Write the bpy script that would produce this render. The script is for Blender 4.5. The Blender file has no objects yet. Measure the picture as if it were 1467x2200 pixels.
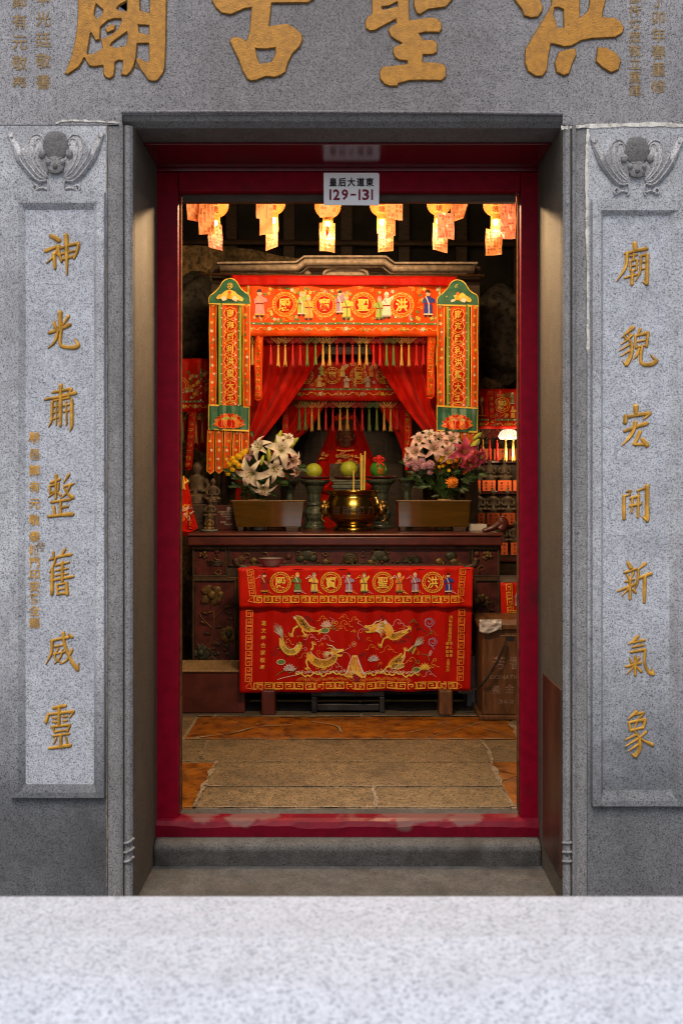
import bpy, math, random
from mathutils import Vector, Matrix, noise as mnoise
random.seed(7)
R = math.radians
SC = bpy.context.scene
COL = SC.collection

# ---------------------------------------------------------------- camera
F, CX, CY, ZC = 2005.0, 740.0, 1050.0, 1.40      # focal length in photo pixels, principal point, eye height
cam = bpy.data.cameras.new('camera')
cam.sensor_fit = 'VERTICAL'; cam.sensor_height = 36.0; cam.sensor_width = 24.0
cam.lens = F / 2200 * 36.0
cam.shift_x = (733.5 - CX) / 2200
cam.shift_y = -(1100.0 - CY) / 2200
cam.clip_start = 0.05; cam.clip_end = 400
cam.dof.use_dof = True; cam.dof.focus_distance = 4.7; cam.dof.aperture_fstop = 3.4
camo = bpy.data.objects.new('camera', cam); COL.objects.link(camo)
camo.location = (0, 0, ZC); camo.rotation_euler = (R(90), 0, 0)
SC.camera = camo

# ---------------------------------------------------------------- light and exposure
SUN_EL, SUN_AZ = 60.0, 188.0                      # the sun stands high, behind the camera, veiled
w = bpy.data.worlds.new('World'); SC.world = w; w.use_nodes = True
nt = w.node_tree; nt.nodes.clear()
wo = nt.nodes.new('ShaderNodeOutputWorld'); bg = nt.nodes.new('ShaderNodeBackground')
sky = nt.nodes.new('ShaderNodeTexSky'); sky.sky_type = 'NISHITA'; sky.sun_disc = False
sky.sun_elevation = R(SUN_EL); sky.sun_rotation = R(SUN_AZ); sky.air_density = 1.0; sky.dust_density = 4.0; sky.ozone_density = 0.3
bg.inputs[1].default_value = 0.095
nt.links.new(sky.outputs[0], bg.inputs[0]); nt.links.new(bg.outputs[0], wo.inputs[0])
sl = bpy.data.lights.new('sun', 'SUN'); sl.energy = 1.0; sl.angle = R(32); sl.color = (1.0, 0.96, 0.92)
so = bpy.data.objects.new('sun', sl); COL.objects.link(so)
so.rotation_euler = (R(90 - SUN_EL), 0, R(-8))
so.location = (0, -5, 12)
SC.view_settings.view_transform = 'Standard'; SC.view_settings.look = 'None'
SC.view_settings.exposure = 0.95; SC.view_settings.gamma = 1.0
SC.cycles.max_bounces = 6; SC.cycles.diffuse_bounces = 4; SC.cycles.glossy_bounces = 3; SC.cycles.transmission_bounces = 4
SC.cycles.sample_clamp_indirect = 4.0
SC.cycles.use_denoising = True
SC.cycles.filter_width = 1.0
LAMP_W = 1.4                                       # watts of each lit lantern
INNER_W = 14.0  # watts of each lantern in the added, unseen row before the canopy
FRONT_W = 23.0                                     # and of the row nearer the door
LAMP_C = (1.0, 0.66, 0.34)

# ---------------------------------------------------------------- materials
def lin(r, g, b):
    return tuple((c / 255 / 12.92 if c / 255 <= 0.04045 else ((c / 255 + 0.055) / 1.055) ** 2.4) for c in (r, g, b))
def sc3(c, k): return tuple(min(1.0, x * k) for x in c)
MATS = {}
def mat(name, col, rough=0.6, metal=0.0, var=0.2, scale=14.0, bump=0.0, bscale=120.0, sheen=0.0, spec=0.4, emit=0.0, trans=0.0, coat=0.0, stretch=(1, 1, 1), ior=1.5):
    m = bpy.data.materials.new(name); m.use_nodes = True
    n = m.node_tree.nodes; l = m.node_tree.links; b = n['Principled BSDF']; out = n['Material Output']
    tc = n.new('ShaderNodeTexCoord'); mp = n.new('ShaderNodeMapping'); mp.inputs['Scale'].default_value = stretch
    l.new(tc.outputs['Object'], mp.inputs[0])
    nz = n.new('ShaderNodeTexNoise'); nz.inputs['Scale'].default_value = scale; nz.inputs['Detail'].default_value = 4
    l.new(mp.outputs[0], nz.inputs['Vector'])
    rp = n.new('ShaderNodeValToRGB'); rp.color_ramp.elements[0].position = 0.3; rp.color_ramp.elements[1].position = 0.7
    rp.color_ramp.elements[0].color = (*sc3(col, 1 - var), 1); rp.color_ramp.elements[1].color = (*sc3(col, 1 + var), 1)
    l.new(nz.outputs['Fac'], rp.inputs[0]); l.new(rp.outputs[0], b.inputs['Base Color'])
    b.inputs['Roughness'].default_value = rough; b.inputs['Metallic'].default_value = metal
    b.inputs['Specular IOR Level'].default_value = spec; b.inputs['IOR'].default_value = ior
    if sheen: b.inputs['Sheen Weight'].default_value = sheen; b.inputs['Sheen Roughness'].default_value = 0.4
    if coat: b.inputs['Coat Weight'].default_value = coat; b.inputs['Coat Roughness'].default_value = 0.15
    if emit:
        b.inputs['Emission Strength'].default_value = emit; l.new(rp.outputs[0], b.inputs['Emission Color'])
    if bump:
        n2 = n.new('ShaderNodeTexNoise'); n2.inputs['Scale'].default_value = bscale; n2.inputs['Detail'].default_value = 3
        bp = n.new('ShaderNodeBump'); bp.inputs['Strength'].default_value = bump; bp.inputs['Distance'].default_value = 0.004
        l.new(mp.outputs[0], n2.inputs['Vector']); l.new(n2.outputs['Fac'], bp.inputs['Height']); l.new(bp.outputs[0], b.inputs['Normal'])
    if trans:
        t = n.new('ShaderNodeBsdfTranslucent'); mx = n.new('ShaderNodeMixShader'); mx.inputs[0].default_value = trans
        l.new(rp.outputs[0], t.inputs[0]); l.new(b.outputs[0], mx.inputs[1]); l.new(t.outputs[0], mx.inputs[2]); l.new(mx.outputs[0], out.inputs[0])
    MATS[name] = m
    return m

def stone(name, light, dark, grain=290.0, stain=(0.05, 0.05, 0.05), stain_amt=0.4, stain_scale=2.0, stain_lo=0.5, stain_hi=0.75, streak=0.0, bump=0.35, rough=0.75, contrast=1.0, blotch=None, mottle=(0.82, 1.16)):
    """granite: dark, grey and pale crystals, with weather stains of their own shape"""
    m = bpy.data.materials.new(name); m.use_nodes = True
    n = m.node_tree.nodes; l = m.node_tree.links; b = n['Principled BSDF']
    tc = n.new('ShaderNodeTexCoord')
    nz = n.new('ShaderNodeTexNoise'); nz.inputs['Scale'].default_value = grain; nz.inputs['Detail'].default_value = 4; nz.inputs['Roughness'].default_value = 0.65
    l.new(tc.outputs['Object'], nz.inputs['Vector'])
    cv = n.new('ShaderNodeTexVoronoi'); cv.inputs['Scale'].default_value = grain * 1.35; cv.inputs['Randomness'].default_value = 1.0
    l.new(tc.outputs['Object'], cv.inputs['Vector'])
    cs = n.new('ShaderNodeSeparateColor'); l.new(cv.outputs['Color'], cs.inputs[0])
    cm = n.new('ShaderNodeMath'); cm.operation = 'MULTIPLY_ADD'; cm.inputs[1].default_value = 0.62 if grain >= 55 else 0.0; l.new(cs.outputs[0], cm.inputs[0])
    nm = n.new('ShaderNodeMath'); nm.operation = 'MULTIPLY'; nm.inputs[1].default_value = 0.38 if grain >= 55 else 1.0; l.new(nz.outputs['Fac'], nm.inputs[0]); l.new(nm.outputs[0], cm.inputs[2])
    rp = n.new('ShaderNodeValToRGB'); e = rp.color_ramp.elements
    e[0].position = 0.22 if grain >= 55 else 0.36; e[0].color = (*dark, 1); e[1].position = 0.72 if grain >= 55 else 0.64; e[1].color = (*light, 1)
    mid = e.new(0.35 if grain >= 55 else 0.48); mid.color = (*[0.42 * a + 0.58 * c for a, c in zip(dark, light)], 1)
    l.new(cm.outputs[0], rp.inputs[0])
    vo = n.new('ShaderNodeTexVoronoi'); vo.inputs['Scale'].default_value = grain * 0.55
    l.new(tc.outputs['Object'], vo.inputs['Vector'])
    vr = n.new('ShaderNodeValToRGB'); ve = vr.color_ramp.elements; ve[0].position = 0.14; ve[0].color = (0.35, 0.35, 0.36, 1); ve[1].position = 0.3; ve[1].color = (1, 1, 1, 1)
    l.new(vo.outputs['Distance'], vr.inputs[0])
    mu = n.new('ShaderNodeMixRGB'); mu.blend_type = 'MULTIPLY'; mu.inputs[0].default_value = 0.3 if grain >= 55 else 0.0
    l.new(rp.outputs[0], mu.inputs[1]); l.new(vr.outputs[0], mu.inputs[2])
    mp = n.new('ShaderNodeMapping'); mp.inputs['Scale'].default_value = (1, 1, 1 - 0.8 * streak)
    l.new(tc.outputs['Object'], mp.inputs[0])
    ns = n.new('ShaderNodeTexNoise'); ns.inputs['Scale'].default_value = stain_scale; ns.inputs['Detail'].default_value = 6; ns.inputs['Roughness'].default_value = 0.6
    l.new(mp.outputs[0], ns.inputs['Vector'])
    rs = n.new('ShaderNodeValToRGB'); s = rs.color_ramp.elements
    s[0].position = stain_lo; s[0].color = (0, 0, 0, 1); s[1].position = stain_hi; s[1].color = (stain_amt,) * 3 + (1,)
    l.new(ns.outputs['Fac'], rs.inputs[0])
    mx = n.new('ShaderNodeMixRGB'); mx.inputs[2].default_value = (*stain, 1)
    l.new(rs.outputs[0], mx.inputs[0]); l.new(mu.outputs[0], mx.inputs[1])
    n5 = n.new('ShaderNodeTexNoise'); n5.inputs['Scale'].default_value = 16.0 if grain > 40 else 7.0; n5.inputs['Detail'].default_value = 6; n5.inputs['Roughness'].default_value = 0.7
    l.new(tc.outputs['Object'], n5.inputs['Vector'])
    r5 = n.new('ShaderNodeMapRange'); r5.inputs[1].default_value = 0.3; r5.inputs[2].default_value = 0.7; r5.inputs[3].default_value = mottle[0]; r5.inputs[4].default_value = mottle[1]
    l.new(n5.outputs['Fac'], r5.inputs[0])
    m5 = n.new('ShaderNodeVectorMath'); m5.operation = 'SCALE'; l.new(mx.outputs[0], m5.inputs[0]); l.new(r5.outputs[0], m5.inputs['Scale'])
    res = m5.outputs[0]
    if blotch:                                          # a dark ragged blotch in the colour: incense soot on lintel and right pier
        (sx_, sy_, sz_), rad, amt, scol = blotch
        vm = n.new('ShaderNodeVectorMath'); vm.operation = 'DISTANCE'; vm.inputs[1].default_value = (sx_, sy_, sz_)
        l.new(tc.outputs['Object'], vm.inputs[0])
        n3 = n.new('ShaderNodeTexNoise'); n3.inputs['Scale'].default_value = 2.6; n3.inputs['Detail'].default_value = 7; n3.inputs['Roughness'].default_value = 0.65
        l.new(tc.outputs['Object'], n3.inputs['Vector'])
        m1 = n.new('ShaderNodeMath'); m1.operation = 'MULTIPLY_ADD'; m1.inputs[1].default_value = 1.0 * rad; l.new(n3.outputs['Fac'], m1.inputs[0]); l.new(vm.outputs['Value'], m1.inputs[2])
        mr = n.new('ShaderNodeMapRange'); mr.inputs[1].default_value = rad * 1.75; mr.inputs[2].default_value = rad * .95; mr.inputs[3].default_value = 0; mr.inputs[4].default_value = amt
        l.new(m1.outputs[0], mr.inputs[0])
        m3 = n.new('ShaderNodeMixRGB'); m3.blend_type = 'MULTIPLY'; m3.inputs[2].default_value = (*scol, 1); l.new(mr.outputs[0], m3.inputs[0]); l.new(res, m3.inputs[1]); res = m3.outputs[0]
    l.new(res, b.inputs['Base Color'])
    b.inputs['Roughness'].default_value = rough; b.inputs['Specular IOR Level'].default_value = 0.35
    bp = n.new('ShaderNodeBump'); bp.inputs['Strength'].default_value = bump; bp.inputs['Distance'].default_value = 0.003
    l.new(nz.outputs['Fac'], bp.inputs['Height']); l.new(bp.outputs[0], b.inputs['Normal'])
    MATS[name] = m
    return m

def worn(name, paint, under, scale=6.0, lo=0.52, hi=0.58, rough=0.4, zgrad=0.0, z0=0.0, coat=0.3, var=0.2):
    """paint worn through in patches to what lies under it"""
    m = bpy.data.materials.new(name); m.use_nodes = True
    n = m.node_tree.nodes; l = m.node_tree.links; b = n['Principled BSDF']
    tc = n.new('ShaderNodeTexCoord')
    nz = n.new('ShaderNodeTexNoise'); nz.inputs['Scale'].default_value = scale; nz.inputs['Detail'].default_value = 6
    l.new(tc.outputs['Object'], nz.inputs['Vector'])
    fac = nz.outputs['Fac']
    if zgrad:
        sx = n.new('ShaderNodeSeparateXYZ'); l.new(tc.outputs['Object'], sx.inputs[0])
        ma = n.new('ShaderNodeMath'); ma.operation = 'SUBTRACT'; ma.inputs[1].default_value = z0; l.new(sx.outputs['Z'], ma.inputs[0])
        mb = n.new('ShaderNodeMath'); mb.operation = 'MULTIPLY_ADD'; mb.inputs[1].default_value = zgrad
        l.new(ma.outputs[0], mb.inputs[0]); l.new(fac, mb.inputs[2]); fac = mb.outputs[0]
    rp = n.new('ShaderNodeValToRGB'); e = rp.color_ramp.elements; e[0].position = lo; e[1].position = hi
    l.new(fac, rp.inputs[0])
    n2 = n.new('ShaderNodeTexNoise'); n2.inputs['Scale'].default_value = 25; n2.inputs['Detail'].default_value = 5; l.new(tc.outputs['Object'], n2.inputs['Vector'])
    r2 = n.new('ShaderNodeValToRGB'); r2.color_ramp.elements[0].color = (*sc3(paint, 1 - var), 1); r2.color_ramp.elements[1].color = (*sc3(paint, 1 + var), 1)
    r2.color_ramp.elements[0].position = 0.3; r2.color_ramp.elements[1].position = 0.7
    l.new(n2.outputs['Fac'], r2.inputs[0])
    mx = n.new('ShaderNodeMixRGB'); l.new(rp.outputs[0], mx.inputs[0]); l.new(r2.outputs[0], mx.inputs[1]); mx.inputs[2].default_value = (*under, 1)
    l.new(mx.outputs[0], b.inputs['Base Color'])
    b.inputs['Specular IOR Level'].default_value = .10 if coat < .3 else .5; b.inputs['Roughness'].default_value = rough; b.inputs['Coat Weight'].default_value = coat; b.inputs['Coat Roughness'].default_value = 0.2
    bp = n.new('ShaderNodeBump'); bp.inputs['Strength'].default_value = 0.15; bp.inputs['Distance'].default_value = 0.002
    l.new(n2.outputs['Fac'], bp.inputs['Height']); l.new(bp.outputs[0], b.inputs['Normal'])
    MATS[name] = m
    return m

stone('granite_pale', (0.46, 0.485, 0.53), (0.085, 0.09, 0.10), stain=(0.13, 0.135, 0.15), stain_amt=0.5, stain_scale=3.0, stain_lo=0.5, stain_hi=0.8)
stone('granite_pier', (0.46, 0.46, 0.47), (0.09, 0.09, 0.095), stain=(0.075, 0.072, 0.07), stain_amt=0.65, stain_scale=1.7, stain_lo=0.45, stain_hi=0.75)
stone('granite_pier_left', (0.49, 0.51, 0.545), (0.075, 0.078, 0.083), stain=(0.10, 0.097, 0.09), stain_amt=0.7, stain_scale=2.2, stain_lo=0.40, streak=.5, stain_hi=0.75, blotch=((.55, 0, .10), .62, .9, (.24, .245, .25)))  # its blotch darkens the lower part of the pier
stone('granite_pier_right', (0.49, 0.51, 0.545), (0.075, 0.078, 0.083), stain=(0.10, 0.097, 0.09), stain_amt=0.7, stain_scale=2.2, stain_lo=0.40, streak=.5, stain_hi=0.75, blotch=((-.55, 0, .20), .60, .85, (.25, .25, .25)))
stone('granite_pale_right', (0.46, 0.485, 0.53), (0.085, 0.09, 0.10), stain=(0.13, 0.135, 0.15), stain_amt=0.5, stain_scale=3.0, stain_lo=0.5, stain_hi=0.8, blotch=((-.55, 0, .20), .60, .85, (.25, .25, .25)))
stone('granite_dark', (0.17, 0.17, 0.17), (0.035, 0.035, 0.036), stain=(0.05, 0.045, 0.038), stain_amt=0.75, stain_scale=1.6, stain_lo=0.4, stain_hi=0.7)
stone('pavement', (0.24, 0.24, 0.25), (0.12, 0.12, 0.12), grain=60)
stone('granite_lintel', (0.34, 0.34, 0.355), (0.042, 0.042, 0.045), stain=(0.06, 0.055, 0.055), stain_amt=0.5, stain_scale=1.3, stain_lo=0.45, stain_hi=0.75, blotch=((0, 0, .05), .85, .8, (.5, .46, .44)))
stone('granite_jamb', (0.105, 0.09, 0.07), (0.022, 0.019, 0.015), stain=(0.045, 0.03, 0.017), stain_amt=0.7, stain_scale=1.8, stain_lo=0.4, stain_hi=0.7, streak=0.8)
stone('granite_step', (0.085, 0.083, 0.078), (0.014, 0.014, 0.014), stain=(0.024, 0.02, 0.016), stain_amt=0.7, stain_scale=3.5, mottle=(0.62, 1.3))
stone('granite_parapet', (0.45, 0.50, 0.575), (0.22, 0.25, 0.30), grain=170, stain=(0.30, 0.32, 0.36), stain_amt=0.35, stain_scale=14.0, mottle=(0.93, 1.06))
stone('floor_stone', (0.225, 0.165, 0.09), (0.035, 0.025, 0.013), grain=120, stain=(0.05, 0.042, 0.03), stain_amt=0.75, stain_scale=3.0, rough=0.6, mottle=(0.62, 1.3))
stone('floor_grey', (0.11, 0.095, 0.075), (0.05, 0.042, 0.034), grain=90, stain=(0.05, 0.045, 0.04), stain_amt=0.6, stain_scale=3.0, rough=0.6)
stone('floor_tile', (0.31, 0.105, 0.008), (0.10, 0.028, 0.003), grain=11, stain=(0.10, 0.05, 0.022), stain_amt=0.75, stain_scale=5, rough=0.4, bump=0.15, mottle=(0.62, 1.3))
stone('mortar', (0.27, 0.215, 0.145), (0.12, 0.09, 0.058), grain=60, rough=0.9)
stone('mortar_pale', (0.62, 0.60, 0.55), (0.35, 0.33, 0.30), grain=60, rough=0.9)
stone('rock', (0.55, 0.38, 0.18), (0.10, 0.075, 0.045), grain=28, stain=(0.03, 0.027, 0.022), stain_amt=0.85, stain_scale=1.6, stain_lo=0.42, stain_hi=0.6, bump=0.8, rough=0.85)
stone('dark_rock', (0.12, 0.105, 0.085), (0.025, 0.022, 0.018), grain=20, stain=(0.006, 0.006, 0.006), stain_amt=0.7, stain_scale=2.2, bump=0.8, rough=0.8)
mat('dark_wall', (0.018, 0.016, 0.014), rough=0.9, var=0.5, scale=4)
stone('granite_strip', (0.27, 0.27, 0.275), (0.04, 0.04, 0.042), stain=(0.07, 0.065, 0.06), stain_amt=0.7, stain_scale=2.5, stain_lo=0.42, streak=.6)
mat('gold_leaf', (0.33, 0.145, 0.006), rough=0.5, metal=0.1, var=0.22, scale=60, bump=0.5, bscale=240)
mat('gold_old', (0.46, 0.24, 0.03), rough=0.5, metal=0.2, var=0.35, scale=40, bump=0.4, bscale=160)
mat('groove_shade', (0.11, 0.065, 0.022), rough=0.8, var=0.4, scale=60)  # flat outline under characters: a groove's shade and dirt put into the colour
mat('gold_faded', (0.22, 0.145, 0.06), rough=0.7, var=0.4, scale=80)
worn('red_paint', (0.165, 0.0006, 0.010), (0.07, 0.006, 0.008), scale=3, lo=0.62, hi=0.7, rough=0.45, coat=0.0)
worn('red_gloss', (0.10, 0.002, 0.007), (0.08, 0.01, 0.012), scale=3, lo=0.62, hi=0.7, rough=0.22, coat=0.5)
worn('red_sill', (0.11, 0.001, 0.009), (0.12, 0.05, 0.045), scale=7, lo=0.55, hi=0.62, rough=0.5, zgrad=5.0, z0=0.052, coat=0.1)
mat('plate_white', (0.93, 0.94, 0.97), rough=0.35, var=0.04, coat=0.3)
mat('ink_black', (0.02, 0.02, 0.025), rough=0.6)
mat('plate_red', (0.23, 0.006, 0.03), rough=0.5)
mat('wood_dark', (0.045, 0.026, 0.016), rough=0.45, var=0.5, scale=10, bump=0.3, stretch=(1, 1, 6))
mat('wood_red', (0.085, 0.019, 0.014), rough=0.38, var=0.4, scale=9, bump=0.15, coat=0.2)
mat('wood_brown', (0.13, 0.058, 0.024), rough=0.4, var=0.45, scale=7, bump=0.2, stretch=(5, 1, 1))
mat('wood_planter', (0.095, 0.048, 0.006), rough=0.07, spec=0.5, ior=2.35, var=0.25, scale=6, stretch=(1, 1, 8))
mat('wood_pale', (0.26, 0.17, 0.085), rough=0.5, var=0.3, scale=8, stretch=(6, 1, 1))
mat('wood_carved', (0.055, 0.040, 0.030), rough=0.42, var=0.5, scale=30, bump=0.6, bscale=90)
mat('wood_cornice', (0.32, 0.25, 0.19), rough=0.38, var=0.4, scale=30, bump=0.7, bscale=130)
mat('lacquer', (0.050, 0.034, 0.020), rough=0.42, var=0.6, scale=14, bump=0.5, bscale=60)
mat('lacquer_red', (0.075, 0.017, 0.014), rough=0.4, var=0.5, scale=14, bump=0.3, bscale=60)
mat('relief_gold', (0.13, 0.08, 0.025), rough=0.45, metal=0.3, var=0.5, scale=40, bump=0.4)
mat('relief_red', (0.08, 0.025, 0.016), rough=0.5, var=0.4, scale=40)
mat('relief_green', (0.035, 0.04, 0.022), rough=0.5, var=0.4, scale=40)
mat('silk_orange', (0.80, 0.085, 0.006), rough=0.42, spec=0.12, var=0.16, scale=9, sheen=0.06, bump=0.12, bscale=400, trans=0.05)
mat('silk_red', (0.55, 0.011, 0.002), rough=0.45, spec=0.12, var=0.16, scale=8, sheen=0.06, bump=0.12, bscale=400)
mat('cloth_red', (0.47, 0.007, 0.002), rough=0.5, spec=0.12, var=0.14, scale=7, sheen=0.06, bump=0.15, bscale=350)
mat('curtain_red', (0.52, 0.009, 0.003), rough=0.6, spec=0.12, var=0.15, scale=5, sheen=0.08)
mat('silk_green', (0.035, 0.16, 0.095), rough=0.4, var=0.25, scale=14, sheen=0.2)
mat('thread_gold', (0.85, 0.44, 0.045), rough=0.4, var=0.2, scale=80)
mat('thread_orange', (0.85, 0.23, 0.03), rough=0.45, var=0.2, scale=80)
mat('thread_yellow', (0.88, 0.62, 0.09), rough=0.45, var=0.15, scale=80)
mat('thread_white', (0.82, 0.74, 0.60), rough=0.5, var=0.1, scale=80)
mat('thread_pink', (0.72, 0.30, 0.30), rough=0.5, var=0.25, scale=80)
mat('thread_green', (0.13, 0.24, 0.06), rough=0.5, var=0.3, scale=80)
mat('thread_lime', (0.40, 0.50, 0.07), rough=0.45, var=0.15, scale=80)
mat('thread_blue', (0.03, 0.05, 0.36), rough=0.5, var=0.2, scale=80)
mat('thread_violet', (0.40, 0.26, 0.42), rough=0.5, var=0.2, scale=80)
mat('thread_grey', (0.42, 0.40, 0.34), rough=0.5, var=0.2, scale=80)
mat('thread_dark', (0.05, 0.018, 0.012), rough=0.6)
mat('thread_crimson', (0.30, 0.008, 0.012), rough=0.6, var=0.15)
mat('skin_thread', (0.80, 0.52, 0.36), rough=0.6, var=0.05)
mat('tassel_red', (0.62, 0.02, 0.015), rough=0.55)
mat('tassel_gold', (0.75, 0.42, 0.09), rough=0.5)
mat('tassel_green', (0.16, 0.26, 0.06), rough=0.55)
mat('pearl', (0.85, 0.82, 0.72), rough=0.15, coat=0.5)
mat('brass', (0.38, 0.26, 0.055), rough=0.2, metal=1.0, var=0.18, scale=12)
mat('brass_old', (0.30, 0.19, 0.06), rough=0.36, metal=0.9, var=0.4, scale=20)
mat('iron', (0.05, 0.05, 0.05), rough=0.5, metal=0.7, var=0.4)
mat('steel_grey', (0.16, 0.16, 0.165), rough=0.5, var=0.2)
mat('jade_ceramic', (0.055, 0.075, 0.055), rough=0.32, var=0.6, scale=40, bump=1.0, bscale=75, coat=0.2)
mat('bronze_dark', (0.075, 0.05, 0.03), rough=0.6, metal=0.0, var=0.6, scale=22, bump=0.5, bscale=80)
mat('statue_skin', (0.15, 0.055, 0.032), rough=0.25, var=0.3, coat=0.4)
mat('pomelo', (0.34, 0.42, 0.035), rough=0.42, var=0.2, scale=10, bump=0.3, bscale=160)
mat('green_glaze', (0.05, 0.28, 0.03), rough=0.15, var=0.3, scale=12, coat=0.8)
mat('incense', (0.72, 0.55, 0.10), rough=0.6)
mat('lily_white', (0.86, 0.83, 0.74), rough=0.5, var=0.08, scale=30, trans=0.2)
mat('lily_blush', (0.84, 0.62, 0.60), rough=0.5, var=0.2, scale=22, trans=0.2)
mat('lily_pink', (0.52, 0.07, 0.16), rough=0.5, var=0.35, scale=26, trans=0.15)
mat('mum_mauve', (0.55, 0.32, 0.42), rough=0.6, var=0.2, scale=60)
mat('mum_yellow', (0.84, 0.58, 0.02), rough=0.6, var=0.15, scale=60)
mat('mum_orange', (0.80, 0.28, 0.03), rough=0.6, var=0.2, scale=60)
mat('leaf_green', (0.035, 0.085, 0.025), rough=0.4, var=0.5, scale=16, trans=0.1)
mat('bud_green', (0.40, 0.46, 0.06), rough=0.45, var=0.3, scale=18)
mat('stamen', (0.25, 0.09, 0.02), rough=0.7)
mat('clay', (0.42, 0.27, 0.11), rough=0.6, var=0.2)
mat('paper_orange', (0.93, 0.50, 0.25), rough=0.6, var=0.06, scale=5, trans=0.5)
mat('paper_pink', (0.93, 0.46, 0.32), rough=0.3, var=0.1, scale=5, trans=0.5, coat=0.5)
mat('paper_cream', (0.90, 0.52, 0.24), rough=0.3, var=0.12, scale=5, trans=0.5, coat=0.5)
mat('paper_label', (0.92, 0.17, 0.04), rough=0.6, var=0.1, scale=5)
mat('ink_red', (0.35, 0.02, 0.015), rough=0.7)
mat('ink_brown', (0.30, 0.07, 0.02), rough=0.7)
mat('lantern_skin', (0.85, 0.22, 0.03), rough=0.5, var=0.25, scale=9, emit=0.45)
mat('lantern_rim', (0.75, 0.45, 0.08), rough=0.35, metal=0.4, var=0.2)
mat('lamp_glass', (1.0, 0.80, 0.45), rough=0.4, var=0.02, emit=9.0)
mat('lamp_shade', (1.0, 0.86, 0.62), rough=0.4, var=0.02, emit=0.7)
mat('plastic_wrap', (0.55, 0.52, 0.50), rough=0.15, var=0.3, scale=25, bump=0.8, bscale=40, coat=0.6)
mat('board_brown', (0.045, 0.017, 0.010), rough=0.4, var=0.5, scale=9, stretch=(1, 1, 0.3))
mat('strip_brown', (0.10, 0.035, 0.018), rough=0.95, spec=0.03, var=0.4, scale=30)
mat('ink_faded', (0.26, 0.17, 0.13), rough=0.7, var=0.5, scale=60)
mat('white_stone', (0.62, 0.60, 0.55), rough=0.6, var=0.1)
# ---------------------------------------------------------------- geometry helpers
def P(px, py, D):
    """the point at distance D that the photograph shows at pixel (px, py)"""
    return Vector(((px - CX) / F * D, D, ZC - (py - CY) / F * D))
def X(px, D): return (px - CX) / F * D
def Z(py, D): return ZC - (py - CY) / F * D
LOC = {}
def cr(pts, n=6, closed=False):
    """Catmull-Rom through tuples of any length"""
    out = []; N = len(pts)
    if N < 3 and not closed: 
        a, b = pts
        return [tuple(a[k] + (b[k] - a[k]) * i / n for k in range(len(a))) for i in range(n + 1)]
    segs = N if closed else N - 1
    for i in range(segs):
        p = [pts[(i + j) % N] if closed else pts[max(0, min(N - 1, i + j))] for j in (-1, 0, 1, 2)]
        for q in range(n):
            t = q / n
            out.append(tuple(0.5 * (2 * b + (c - a) * t + (2 * a - 5 * b + 4 * c - d) * t * t + (3 * b - a - 3 * c + d) * t ** 3) for a, b, c, d in zip(*p)))
    if not closed: out.append(tuple(pts[-1]))
    return out

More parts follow.
